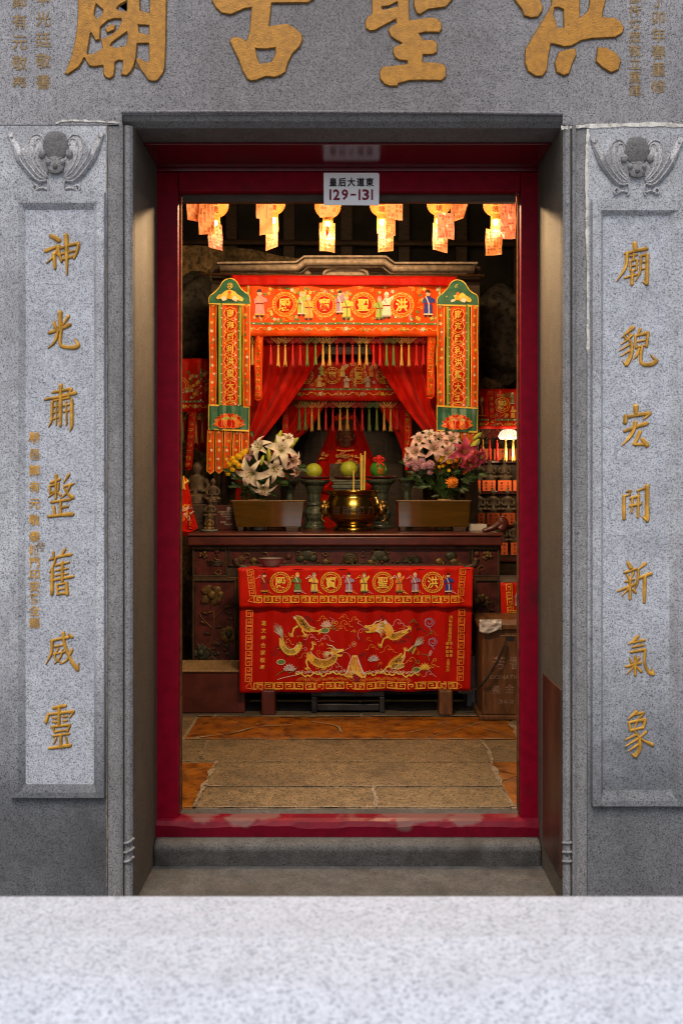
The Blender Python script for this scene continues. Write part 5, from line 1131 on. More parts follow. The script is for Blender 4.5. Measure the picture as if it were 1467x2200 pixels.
for _ in range(26): SB.spiral(mb, rr.uniform(722, 765), rr.uniform(972, 1015), rr.uniform(2.5, 4), rr.random() * 6, 1.6, rr.choice(['thread_gold', 'thread_orange', 'thread_yellow']))
SB.line(mb, [(724, 967), (742, 969), (760, 967)], 2.5, 'thread_gold', .005)
mb.build('robe_embroidery', st)
mb = MB()
hs = []
for py, rx, ry, dy in ((968, 8, .05, 0), (963, 12, .07, -.01), (956, 15.5, .082, -.015), (946, 17.5, .09, -.012), (935, 18, .095, -.008), (925, 17.8, .095, 0), (912, 17, .09, .005), (900, 14, .075, .01)):
    hs.append(((c0.x, SD + dy, Z(py, SD)), rx * k8, ry))
ringsurf(mb, hs, 'statue_skin')
for s_ in (-1, 1):
    mb.ball(P(742 + s_ * 18.5, 938, SD), .012, .02, .036, 'statue_skin', 10, 8)                           # ears
    mb.tube(cr([tuple(P(742 + s_ * 4, 927, SD - .098)), tuple(P(742 + s_ * 9, 925, SD - .098)), tuple(P(742 + s_ * 14, 928, SD - .085))], 4), .004, 'statue_skin', 6)
    mb.ball(P(742 + s_ * 8.5, 932, SD - .092), .017, .010, .007, 'statue_skin', 10, 6)
    mb.ball(P(742 + s_ * 10, 945, SD - .07), .022, .03, .022, 'statue_skin', 10, 8)
mb.tube([P(742, 925, SD - .095), P(742, 935, SD - .108), P(742, 942, SD - .12)], [.005, .008, .014], 'statue_skin', 8)
mb.ball(P(742, 950.5, SD - .096), .022, .012, .007, 'statue_skin', 10, 6); mb.ball(P(742, 958, SD - .088), .02, .02, .014, 'statue_skin', 10, 8)
mb.build('head', st, smooth=True)
mb = MB()
ringsurf(mb, [((c0.x, SD, Z(914, SD)), .098, .10), ((c0.x, SD, Z(908, SD)), .10, .105), ((c0.x, SD, Z(903, SD)), .085, .09), ((c0.x, SD + .02, Z(897, SD)), .095, .085), ((c0.x, SD + .02, Z(888, SD)), .06, .06)], 'thread_dark')
for i in range(11):
    a = math.pi * i / 10; mb.ball(Vector((c0.x + .085 * math.cos(a), SD - .07 * math.sin(a), Z(906, SD) + .012 + .018 * (i % 2))), .019, .019, .019, 'tassel_red', 10, 7, .25, 6)
for i in range(5): mb.ball(Vector((c0.x + (i - 2) * .032, SD - .03, Z(896, SD) + .03 - .008 * abs(i - 2))), .02, .02, .02, 'tassel_red', 10, 7, .25, 6)
mb.build('crown', st, smooth=True)
mb = MB()
def cape(u, v):
    a = math.pi * (.02 + .96 * u); w_ = .10 + .11 * min(1, v * 1.6) + .05 * v
    return Vector((c0.x - w_ * 1.1 * math.cos(a), SD + .03 + .10 * math.sin(a), Z(905, SD) - v * .62 + .01 * math.sin(u * 20)))
mb.grid(cape, 30, 16, 'curtain_red'); mb.build('cape', st, smooth=True, solid=.004)
mb = MB(); mb.box((X(712, 8), SD - .26, Z(1032, SD)), (X(728, 8), SD - .22, Z(1010, SD)), 'bronze_dark'); mb.build('tablet_corner', st, bevel=.003)
mb = MB(); mb.tube([P(705, 985, SD - .08), P(690, 975, SD - .1)], [.028, .022], 'silk_red', 10); SB2 = Sheet(SD - .13)
for _ in range(6): SB2.spiral(mb, rr.uniform(689, 703), rr.uniform(972, 986), 2.2, rr.random() * 6, 1.3, 'thread_gold')
mb.build('sleeve', st, smooth=True)
# carved low screen in front of the statue
mb = MB(); mb.pbox(708, 996, 778, 1032, 7.55, .04, 'bronze_dark')
for i in range(6):
    mb.ball(P(714 + i * 11.5, 1014, 7.55), .018, .012, .04, 'bronze_dark', 8, 8, .4, 5)
tag(mb.build('carved_screen', loc=P(742, 1032, 7.55), bevel=.004), 'small dark carved screen before the statue', 'screen')

# ---- the long altar table
TD, TB = 6.20, 7.08; zt = 1.106
at = thing('altar_table', 'long dark carved altar table with gilded reliefs and a thick red brown top', 'altar table', (0, TD, 0))
xa, xb = X(412, TD), X(1073, TD)
mb = MB()
mb.box((X(404, TD), TD - .06, zt - .020), (X(1078, TD), TB, zt), 'wood_red')
mb.box((X(405, TD) , TD - .045, zt - .082), (X(1077, TD), TB - .02, zt - .0205), 'wood_red')
mb.box((X(410, TD), TD - .02, zt - .105), (X(1074, TD), TB - .03, zt - .0825), 'lacquer')
mb.build('top', at, bevel=.012)
mb = MB()
for s_, x in ((1, 1070),):
    c = [P(x - 34, 1141, TD + .1), P(x - 14, 1135, TD + .1), P(x, 1126, TD + .1), P(x + 8, 1120, TD + .1), P(x + 10, 1128, TD + .1), P(x + 3, 1138, TD + .1)]
    mb.tube(cr([tuple(v) for v in c], 5), [.014 + .022 * min(1, i / 14) for i in range(26)], 'wood_red', 10)
mb.build('upturned_end', at, smooth=True)
mb = MB(); mb.box((xa, TD + .02, 0.03), (xb, TB - .04, zt - .1055), 'lacquer'); mb.build('body', at)
mb = MB()
def fr(x0, y0, x1, y1, w=4, m='lacquer', d=TD, pr_=.02):
    mb.pbox(x0, y0, x1, y0 + w, d, pr_ - .001, m); mb.pbox(x0, y1 - w, x1, y1, d, pr_ - .001, m); mb.pbox(x0, y0 + w + .2, x0 + w, y1 - w - .2, d, pr_ - .001, m); mb.pbox(x1 - w, y0 + w + .2, x1, y1 - w - .2, d, pr_ - .001, m)
fr(413, 1178, 488, 1240); fr(490, 1172, 1010, 1216, 3); fr(1012, 1178, 1073, 1240); fr(413, 1244, 508, 1428, 5); fr(1018, 1244, 1073, 1428, 5); fr(510, 1220, 1016, 1428, 5)
mb.pbox(414, 1241, 1073, 1243.5, TD - .004, .02, 'wood_brown'); mb.build('rails', at, bevel=.004)
mb = MB()
for a in ((418, 1183, 484, 1236), (1016, 1183, 1069, 1236), (494, 1176, 1006, 1213), (419, 1250, 503, 1423), (1024, 1250, 1068, 1423)): mb.pbox(*a, TD + .014, .01, 'lacquer_red')
mb.build('panels', at)
# gilded reliefs
mb = MB(); SA = Sheet(TD + .012); rr = random.Random(12)
def knob(px, py, r, m, ry=None, d=.009): mb.ball(SA.pt(px, py, d * .3), r * TD / F, d, (ry or r) * TD / F, m, 12, 8, .25, 5)
def curl(px, py, r, a, m, hand=1):
    pts = []
    for i in range(12):
        t = i / 11; q = r * (.2 + .8 * t); b = a + hand * 6.5 * (1 - t); pts.append(SA.pt(px + q * math.cos(b), py + q * math.sin(b), .006))
    mb.tube(pts, [.0025 + .0035 * i / 11 for i in range(12)], m, 6)
def spray(px, py, r, n, m, m2):
    for i in range(n):
        a = 2 * math.pi * i / n + rr.random(); knob(px + r * math.cos(a), py + r * .8 * math.sin(a), r * .55, m)
    knob(px, py, r * .6, m2, d=.02)
# frieze
for x in (532, 570): curl(x, 1195, 9, rr.random() * 6, 'relief_gold'); 
for px, py, r, m in ((545, 1204, 9, 'relief_gold'), (520, 1200, 9, 'wood_brown'), (660, 1192, 16, 'relief_green'), (672, 1199, 10, 'relief_green'), (645, 1200, 10, 'relief_green'), (752, 1200, 17, 'relief_green'), (752, 1203, 12, 'relief_gold'), (815, 1193, 17, 'relief_green'), (828, 1200, 9, 'relief_green'), (803, 1201, 10, 'relief_green'), (700, 1207, 9, 'relief_gold'), (797, 1208, 9, 'relief_gold'), (968, 1194, 12, 'relief_green'), (944, 1206, 10, 'relief_gold'), (975, 1207, 10, 'relief_gold'), (620, 1196, 8, 'relief_red')):
    knob(px, py, r, m, r * .75)
for px in (640, 676, 700, 780, 800, 835): curl(px, 1188 + rr.uniform(-4, 4), 7, rr.random() * 6, 'relief_gold', rr.choice((-1, 1)))
for r in (5, 9, 13, 17): mb.tube([SA.pt(752 + r * math.cos(math.pi + a * .2618), 1208 + r * math.sin(math.pi + a * .2618), .014) for a in range(13)], .003, 'relief_gold', 6)
for i in range(16):
    a = math.pi + math.pi * i / 15; mb.tube([SA.pt(884, 1206, .006), SA.pt(884 + 24 * math.cos(a), 1206 + 17 * math.sin(a), .008)], [.005, .0015], 'relief_green', 5)
for i in range(40): knob(rr.uniform(500, 1000), rr.uniform(1206, 1212), rr.uniform(2, 4.5), rr.choice(['relief_gold', 'relief_red', 'relief_green', 'wood_brown']))
for i in range(50): x = 500 + i * 10; mb.tube([SA.pt(x, 1178, .006), SA.pt(x + 5, 1181, .009), SA.pt(x + 10, 1178, .006)], .002, 'relief_gold' if i % 3 == 0 else 'wood_brown', 5)
mb.build('frieze_relief', at, smooth=True); mb = MB()
# corner panels
spray(437, 1192, 7, 6, 'relief_gold', 'relief_red'); knob(466, 1184, 6, 'relief_red'); curl(468, 1196, 8, 1, 'relief_gold'); curl(470, 1228, 8, 3, 'relief_gold', -1)
for k in range(3): mb.pbox(444 + k * 2, 1205 + k * 4, 480, 1207.5 + k * 4, TD + .006, .008, 'wood_carved')
spray(1046, 1194, 8, 6, 'relief_gold', 'relief_gold'); knob(1024, 1190, 6, 'relief_red'); curl(1035, 1222, 10, 2, 'wood_brown')
spray(1036, 1290, 11, 7, 'relief_gold', 'relief_red'); curl(1055, 1300, 12, 1, 'relief_gold'); curl(1040, 1330, 14, 3, 'relief_green', -1)
mb.build('corner_relief', at, smooth=True); mb = MB()
# left door with a flower vase
spray(455, 1278, 17, 8, 'relief_gold', 'relief_gold'); knob(454, 1262, 5, 'relief_red'); knob(470, 1268, 6, 'wood_brown'); knob(438, 1268, 6, 'wood_brown'); knob(437, 1292, 6, 'relief_red'); knob(471, 1292, 6, 'relief_red')
for pts in (((456, 1296), (460, 1340), (452, 1380), (458, 1420)), ((458, 1330), (480, 1308), (500, 1300)), ((457, 1350), (436, 1330), (428, 1318)), ((455, 1385), (480, 1362), (495, 1352))):
    mb.tube([SA.pt(x, y, .004) for x, y in cr(pts, 6)], .004, 'wood_brown', 6)
for px, py, a in ((440, 1318, .4), (452, 1316, -.3), (492, 1318, .3), (486, 1304, -.5), (446, 1362, 0.1), (470, 1348, -.2), (436, 1338, .6), (497, 1330, .2)):
    mb.tube([SA.pt(px - 8 * math.cos(a), py - 8 * math.sin(a), .003), SA.pt(px, py - 2, .010), SA.pt(px + 8 * math.cos(a), py + 8 * math.sin(a), .003)], [.002, .007, .002], rr.choice(['relief_green', 'wood_carved', 'relief_gold']), 6)
spray(492, 1362, 13, 9, 'relief_gold', 'relief_green'); spray(432, 1402, 13, 9, 'relief_green', 'relief_green'); knob(485, 1372, 8, 'relief_gold')
for i in range(30): knob(rr.uniform(424, 500), rr.uniform(1380, 1420), rr.uniform(2, 5), rr.choice(['relief_green', 'wood_carved', 'relief_red', 'wood_carved']))
mb.build('flower_relief', at, smooth=True)

# ---- objects on the altar table
OD = 6.55; k6 = OD / F; zb = zt
def planter(x0, x1, xb0, xb1, label):
    o = thing('wooden_planter', label, 'planter', (X((x0 + x1) / 2, OD), OD, zb))
    mb = MB(); D = OD - .11; yt, ybm = 1077.5, 1132
    A = [P(x0, yt, D), P(x1, yt, D), P(xb1, ybm, D), P(xb0, ybm, D)]
    mb.prism(A, [v + Vector((0, .22, 0)) for v in A], 'wood_planter'); mb.build('box', o, bevel=.003)
    mb = MB(); w = .006
    mb.box((A[0].x - w, D - w, A[0].z + .0005), (A[1].x + w, D + .22 + w, A[0].z + .007), 'wood_pale'); mb.build('rim', o, bevel=.002)
    mb = MB()
    for a, b in ((xb0 + 2, xb0 + 16), (xb1 - 34, xb1 - 4)):
        f = [P(a, ybm + .3, D), P(b, ybm + .3, D), P(b - 2, 1138.5, D), P(a + 2, 1138.5, D)]; 
        f[2].z = f[3].z = zb + .001
        mb.prism(f, [v + Vector((0, .2, 0)) for v in f], 'wood_dark')
    mb.build('foot', o, bevel=.003)
planter(498, 653, 508, 647, 'polished wooden planter holding white lilies on the left of the brass censer')
planter(855, 1010, 856, 1006, 'polished wooden planter holding pink lilies on the right of the brass censer')
for x0, x1, m, lb in ((541, 577, 'white_stone', 'small pale stone dish showing below the left planter'), (931, 977, 'clay', 'yellow glazed pot foot showing below the right planter'), (1003, 1041, 'white_stone', 'small white box at the right end of the altar table')):
    mb = MB(); c = (X((x0 + x1) / 2, OD + .05), OD + .05, zb + .001); r = (x1 - x0) / 2 * k6
    if 'box' in lb: mb.box((c[0] - r, OD - .05, zb + .001), (c[0] + r, OD + .1, zb + .045), m)
    else: mb.lathe([(r * .8, 0), (r * .95, .005), (r, .028), (r * .9, .032), (r * .85, .01)], c, m, 24)
    tag(mb.build('white_box' if 'box' in lb else 'dish', loc=c, bevel=.003), lb, 'box' if 'box' in lb else 'dish')

# brass censer
ce = thing('brass_censer', 'round polished brass incense censer inscribed 風調雨順 with lion head handles', 'censer', (X(762, OD), OD, zb))
cc = Vector((X(759, OD), OD, zb)); u = k6
prof_ = [(43, 0), (44, 3), (42, 8), (36, 11), (34, 13), (40, 17), (52, 25), (60, 36), (62, 46), (60, 58), (55, 70), (51.5, 78), (55, 81), (58, 83), (58.5, 85.5), (56, 87), (52, 85.5), (50, 80), (48, 60), (20, 50), (.5, 50)]
mb = MB(); mb.lathe([(r * u * .98, z * u) for r, z in prof_], cc, 'brass', 56); mb.build('bowl', ce, smooth=True)
mb = MB(); mb.lathe([(49 * u, 0), (30 * u, .012), (.3 * u, .018)], cc + Vector((0, 0, 74 * u)), 'white_stone', 24); mb.build('ash', ce, smooth=True)
for s_ in (-1, 1):
    mb = MB(); h = cc + Vector((s_ * 60 * u, -.02, 46 * u))
    mb.ball(h, 11 * u, 13 * u, 15 * u, 'brass_old', 16, 12, .35, 4); mb.ball(h + Vector((s_ * 5 * u, -10 * u, 5 * u)), 7 * u, 7 * u, 6 * u, 'brass_old', 12, 8, .3, 5)
    mb.ball(h + Vector((s_ * 2 * u, -6 * u, 14 * u)), 7 * u, 6 * u, 6 * u, 'brass_old', 10, 8, .3, 5)
    q = [h + Vector((s_ * 8 * u * math.sin(t), -.01, -10 * u - 8 * u * (1 - math.cos(t)))) for t in [i * .35 for i in range(10)]]
    mb.tube(q, 3 * u, 'brass_old', 8); mb.build('lion_handle', ce, smooth=True)
mb = MB()
for ch, ang in (('順', -36), ('雨', -13), ('調', 12), ('風', 36)):
    v, f = glyph(ch, .02); vs = []
    for a, b in v:
        hz = 44 + (b - .38) * 20 * 1.0; r = 62.6 if 38 < hz < 56 else 62
        rr_ = 60.9 + 1.2 * math.cos((hz - 46) / 18)
        th = R(ang) + (a - .5) * 20 / 62; vs.append(cc + Vector((rr_ * u * math.sin(th), -rr_ * u * math.cos(th), hz * u)))
    mb.add(vs, f, 'wood_dark')
mb.build('inscription', ce)
for i, (x, yt, lean, d) in enumerate(((759.5, 1010, 0, -.06), (775, 974, -.5, .0), (778.5, 978, .5, .02), (784, 969, 1.6, -.02))):
    mb = MB(); mb.tube([P(x - lean * 1.2, 1070, OD + d), P(x, yt, OD + d)], [.0055 if i else .006, .005], 'incense', 8)
    tag(mb.build('incense_stick', loc=P(x, 1062, OD + d)), ['short thick yellow incense stick left of the tall ones in the censer', 'tall yellow incense stick, left one of the close pair in the censer', 'tall yellow incense stick, right one of the close pair in the censer', 'tallest yellow incense stick leaning to the right in the censer'][i], 'incense stick', 'incense sticks in the brass censer')

# jade green pedestals with red dishes, fruit and the lucky pot
def pedestal(px, yt, w, h, D, label, neck=.42, m='jade_ceramic'):
    """flared carved stand: pixel centre, top edge, half width, pixel height"""
    k = D / F; c = Vector((X(px, D), D, Z(yt, D) - h * k)); H = h * k; W = w * k
    o = thing('green_pedestal', label, 'pedestal', c, 'green carved pedestals behind the censer')
    mb = MB(); mb.lathe([(W * .75, 0), (W * .78, H * .05), (W * .62, H * .09), (W * .60, H * .14), (W * .50, H * .17), (W * .64, H * .24), (W * .72, H * .33), (W * .62, H * .42), (W * neck, H * .48)], c, m, 28); mb.build('base', o, smooth=False, bevel=.002)
    mb = MB(); mb.lathe([(W * neck * 1.1, H * .485), (W * neck * 1.25, H * .50), (W * neck * 1.2, H * .54), (W * neck, H * .56), (W * neck * 1.05, H * .72), (W * .62, H * .84), (W * .66, H * .88), (W * .92, H * .93), (W, H * .955), (W * 1.02, H), (W * .9, H * 1.0), (W * .85, H * .985)], c, m, 28); mb.build('dish', o)
    return o
pedestal(676, 1031, 31, 107, 6.85, 'tall green carved pedestal under the left pomelo')
pedestal(818, 1030, 31, 107, 6.85, 'tall green carved pedestal under the lucky pot')
pedestal(623, 1030, 20, 106, 6.9, 'slim green candlestick pedestal beside the white lilies')
pedestal(874, 1026, 20, 110, 6.9, 'slim green candlestick pedestal beside the pink lilies')
o = thing('green_pedestal', 'square stepped green pedestal behind the brass censer', 'pedestal', (X(749, 6.9), 6.9, zb), 'green carved pedestals behind the censer')
mb = MB()
for a, b, y0, y1 in ((711, 787, 1031, 1036), (716, 782, 1036.2, 1042), (712, 786, 1042.2, 1050), (717, 781, 1050.2, 1058), (722, 776, 1058.2, 1138)): mb.pbox(a, y0, b, y1, 6.8 + (.01 if y0 > 1050 else 0), .2, 'jade_ceramic')
mb.build('tiers', o, bevel=.006)
def dish(px, py, w, D, label):
    k = D / F; mb = MB(); c = P(px, py, D); mb.lathe([(w * k * .5, 0), (w * k * .9, .006), (w * k, .022), (w * k * .94, .022), (w * k * .8, .008)], c, 'wood_red', 28)
    tag(mb.build('red_dish', loc=c, smooth=True), label, 'dish')
dish(676, 1030, 33, 6.85, 'flat red dish under the left pomelo'); dish(749, 1030, 33, 6.9, 'flat red dish under the middle pomelo'); dish(818, 1029, 33, 6.85, 'flat red dish under the lucky pot')
def pomelo(px, py, r, D, label):
    k = D / F; mb = MB(); q = r * k; c = P(px, py, D)
    mb.lathe([(q * .08, -q * .86), (q * .6, -q * .8), (q * .95, -q * .3), (q * 1.0, 0), (q * .93, q * .36), (q * .72, q * .68), (q * .42, q * .88), (q * .12, q * .95), (q * .03, q * .91)], c, 'pomelo', 32)
    tag(mb.build('pomelo', loc=c, smooth=True, sub=1), label, 'pomelo')
pomelo(674, 1013, 19, 6.85, 'yellow green pomelo on the left red dish'); pomelo(749, 1009, 19.5, 6.9, 'yellow green pomelo on the middle red dish behind the incense')
po = thing('lucky_pot', 'green glazed money pot marked 福 in gold with a red bow', 'pot', P(814, 1024, 6.85))
mb = MB(); c = P(813, 1024, 6.85); k = 6.85 / F
mb.lathe([(9 * k, 0), (15 * k, 3 * k), (18.5 * k, 12 * k), (18 * k, 20 * k), (14 * k, 28 * k), (9 * k, 32 * k), (8 * k, 34 * k), (10 * k, 38 * k)], c, 'green_glaze', 32); mb.build('body', po, smooth=True)
mb = MB(); v, f = glyph('福', .04); vs = []
for a, b in v:
    hz = (13 + (b - .38) * 17) * k; th = R(12) + (a - .5) * 17 / 18.6; r = 19.2 * k * (1 - .12 * ((hz / k - 13) / 10) ** 2); vs.append(c + Vector((r * math.sin(th), -r * math.cos(th), hz)))
mb.add(vs, f, 'gold_leaf'); mb.build('lettering', po)
mb = MB()
for s_ in (-1, 1):
    mb.tube(cr([tuple(c + Vector((0, -.03, 33 * k))), tuple(c + Vector((s_ * 8 * k, -.05, 40 * k))), tuple(c + Vector((s_ * 11 * k, -.04, 34 * k))), tuple(c + Vector((s_ * 2 * k, -.035, 32 * k)))], 4), .008, 'tassel_red', 6)
    mb.tube([c + Vector((0, -.04, 32 * k)), c + Vector((s_ * 5 * k + 3 * k, -.065, 26 * k)), c + Vector((s_ * 8 * k + 4 * k, -.07, 20 * k))], [.006, .007, .004], 'tassel_red', 6)
mb.ball(c + Vector((1 * k, -.02, 40 * k)), 6 * k, 6 * k, 6 * k, 'tassel_red', 12, 8, .4, 5); mb.build('bow', po, smooth=True)

# small things at the left of the altar: idols, text board, glass
def idol(px, py, hpx, D, label, m='bronze_dark', cat='idol', grp=None, name='seated_idol'):
    """small seated figure carved in one piece; (px, py) pixel of the seat, hpx its height in pixels"""
    k = D / F; h = hpx * k; c = P(px, py, D); mb = MB()
    pf = [(.30, 0), (.33, .05), (.31, .12), (.30, .18), (.24, .26), (.17, .40), (.19, .52), (.21, .60), (.16, .67), (.07, .70), (.065, .73), (.105, .78), (.12, .85), (.105, .92), (.07, .96), (.05, 1.0), (.005, 1.01)]
    n = 20; vs = []
    for r, z in pf:
        for j in range(n):
            a = 2 * math.pi * j / n; sq = .62 if .3 < z < .72 else .8
            f_ = 1 + (.18 * max(0, -math.sin(a)) if z < .22 else 0)
            vs.append(c + Vector((r * h * math.cos(a), r * h * sq * math.sin(a) * f_, z * h)))
    N = len(pf); mb.add(vs, [(i * n + j, i * n + (j + 1) % n, (i + 1) * n + (j + 1) % n, (i + 1) * n + j) for i in range(N - 1) for j in range(n)] + [tuple(range(n)), tuple(range(N * n - 1, (N - 1) * n - 1, -1))], m)
    for s_ in (-1, 1):
        mb.tube(cr([tuple(c + Vector((s_ * .19 * h, 0, .58 * h))), tuple(c + Vector((s_ * .27 * h, -.03 * h, .42 * h))), tuple(c + Vector((s_ * .20 * h, -.18 * h, .30 * h))), tuple(c + Vector((s_ * .05 * h, -.24 * h, .32 * h)))], 4), [.07 * h, .07 * h, .065 * h, .06 * h, .06 * h, .06 * h, .055 * h, .05 * h, .05 * h, .045 * h, .04 * h, .04 * h, .04 * h], m, 8)
        mb.ball(c + Vector((s_ * .22 * h, -.14 * h, .13 * h)), .14 * h, .16 * h, .09 * h, m, 10, 8)
        mb.ball(c + Vector((s_ * .045 * h, -.093 * h, .87 * h)), .022 * h, .012 * h, .010 * h, 'thread_dark', 6, 4)
    mb.ball(c + Vector((0, -.105 * h, .84 * h)), .018 * h, .022 * h, .035 * h, m, 6, 6)
    o = mb.build(name, loc=c, smooth=True)
    return tag(o, label, cat, grp)
mb = MB(); mb.box((X(350, 6.75), 6.62, zt + .001), (X(470, 6.75), 6.95, Z(1082, 6.75)), 'wood_dark'); tag(mb.build('idol_stand', loc=P(420, 1110, 6.7), bevel=.006), 'dark wooden stand under the big idol at the left door post', 'stand')
idol(424, 1081, 88, 6.78, 'big dark bronze idol with a black hat at the left of the altar', 'bronze_dark')
for x, y, h, d, lb in ((458, 1078, 50, 6.62, 'thin dark carved figure topmost of the carved trio beside the big idol'), (452, 1112, 40, 6.55, 'middle dark carved figure of the trio beside the big idol')):
    mb = MB(); mb.box((X(x - 10, d), d - .03, zt + .001), (X(x + 10, d), d + .03, Z(y, d) - .001), 'wood_dark'); tag(mb.build('idol_stand', loc=P(x, y, d)), 'narrow dark block under the ' + lb.split(' of ')[0].split(' topmost')[0], 'stand')
    idol(x, y, h, d, lb)
idol(450, 1139, 34, 6.4, 'small glittering carved figure seated on a glass dish at the table edge', 'relief_gold')
mb = MB(); c = Vector((X(450, 6.4), 6.4, zt + .001)); mb.lathe([(.055, 0), (.06, .004), (.062, .012), (.05, .014)], c, 'steel_grey', 24); tag(mb.build('glass_dish', loc=c, smooth=True), 'round glass dish below the small glittering figure', 'dish')
tb = thing('text_board', 'brown wooden board of gold writing leaning behind the left planter', 'board', P(490, 1139, 6.58))
mb = MB(); mb.pbox(466, 1085, 530, 1138, 6.60, .02, 'wood_red'); mb.build('board', tb, bevel=.003)
mb = MB(); ST = Sheet(6.6); ST.column(mb, '請', 492, 1093, 1094, 9, 'thread_grey', .003); ST.column(mb, '勿', 501, 1093, 1094, 9, 'thread_grey', .003)
for j, (x0, s_) in enumerate(((471, '各位善信請勿觸摸'), (476, '神像及供品如有'), (478, '任何查詢請'), (488, '向本廟'), (476, '職員洽'), (484, '多謝合作'))):
    for i, ch in enumerate(s_): ST.text(mb, ch, x0 + i * 4.2, 1099.5 + j * 5.0 + (2 if j > 3 else 0), 3.8, 'thread_grey', .003)
mb.build('lettering', tb)
# embroidered hanging cut by the left post
mb = MB(); SH = Sheet(6.3, lambda x, y: .02 * math.sin(x * .25 + y * .03))
pts = [(388, 1030), (402, 1030), (412, 1075), (420, 1110), (422, 1130), (412, 1142), (398, 1152), (388, 1128)]
SH.cloth(mb, [(372, 1025), (400, 1025), (424, 1135), (372, 1138)], 10, 20, 'silk_red'); SH.poly(mb, [(372, 1138), (424, 1135), (410, 1143), (398, 1154), (388, 1140)], 'silk_red', 0)
SH.poly(mb, [(388, 1024), (396, 1022), (406, 1034), (398, 1040), (400, 1052), (392, 1050)], 'thread_yellow', .006)
rr = random.Random(9)
for _ in range(14): SH.spiral(mb, rr.uniform(392, 412), rr.uniform(1085, 1128), rr.uniform(2.5, 4), rr.random() * 6, 1.4, rr.choice(['thread_gold', 'thread_orange', 'thread_white']))
tag(mb.build('embroidered_hanging', loc=P(395, 1025, 6.3), solid=.003), 'crumpled red and yellow embroidered cloth hanging beside the left post', 'cloth')

# ---- flowers
def lily(c, d, rad, m, mb):
    """six recurved petals round the direction d, with stamens"""
    d = Vector(d).normalized(); a = d.orthogonal().normalized(); b = d.cross(a)
    tw = random.random() * 6
    for i in range(6):
        t0 = tw + i * math.pi / 3; L = rad * random.uniform(1.05, 1.35); W = rad * (.17 if i % 2 else .235)
        e = a * math.cos(t0) + b * math.sin(t0); s_ = d.cross(e); vs = []; nu = 7; cu = random.uniform(.75, 1.15)
        for j in range(nu + 1):
            t = j / nu; ang = .25 + 1.5 * cu * t * t ** .3
            rr_ = L * (.9 * t - .05 * t * t) * (.45 + .55 * t); hh = rad * (.75 * math.sin(min(1, t * 1.2) * 1.75) - (1.0 + .7 * cu) * max(0, t - .55) ** 1.35)
            wv_ = W * (math.sin(math.pi * (t * .93 + .07)) ** .75)
            ctr = Vector(c) + e * rr_ + d * hh
            for q in (-1, -.4, .4, 1): vs.append(ctr + s_ * wv_ * q + d * (rad * .09 * abs(q) + rad * .02 * random.uniform(-1, 1)))
        mb.add(vs, [(j * 4 + q, j * 4 + q + 1, j * 4 + q + 5, j * 4 + q + 4) for j in range(nu) for q in range(3)], m)
    for i in range(5):
        t0 = i * 1.26; e = a * math.cos(t0) + b * math.sin(t0); p = Vector(c) + e * rad * .16 + d * rad * .85
        mb.tube([Vector(c) + d * rad * .1, p], .0016, 'bud_green', 4, False); mb.ball(p, .006, .003, .004, 'stamen', 6, 4)
def mum(c, d, rad, m, mb, n=46):
    d = Vector(d).normalized(); c = Vector(c)
    mb.ball(c, rad * .6, rad * .6, rad * .6, m, 8, 6)
    for i in range(n):
        z = 1 - 1.35 * (i + .5) / n; t = i * 2.39996; q = math.sqrt(max(0, 1 - z * z)); a = d.orthogonal().normalized(); b = d.cross(a)
        v = (a * math.cos(t) + b * math.sin(t)) * q + d * z; s_ = v.cross(d + Vector((.1, .2, .3))).normalized() * rad * .15
        p0, p1 = c + v * rad * .45, c + v * rad * random.uniform(.9, 1.1); mid = (p0 + p1) / 2 + v.cross(s_).normalized() * rad * .04
        mb.add([p0 - s_ * .6, p0 + s_ * .6, mid + s_, p1 + s_ * .35, p1 - s_ * .35, mid - s_], [(0, 1, 2, 5), (5, 2, 3, 4)], m)
def leafblade(c, d, L, mb, m='leaf_green'):
    d = Vector(d).normalized(); s_ = d.cross(Vector((0, -1, .3))).normalized(); c = Vector(c); n = s_.cross(d); vs = []
    for j in range(6):
        t = j / 5; w_ = L * .17 * math.sin(math.pi * min(1, t * .95 + .05)) ** .8; p = c + d * L * t - Vector((0, 0, 1)) * L * .28 * t * t
        vs += [p + s_ * w_, p + n * -.08 * L * math.sin(math.pi * t), p - s_ * w_]
    mb.add(vs, [(j * 3 + q, j * 3 + q + 1, j * 3 + q + 4, j * 3 + q + 3) for j in range(5) for q in range(2)], m)
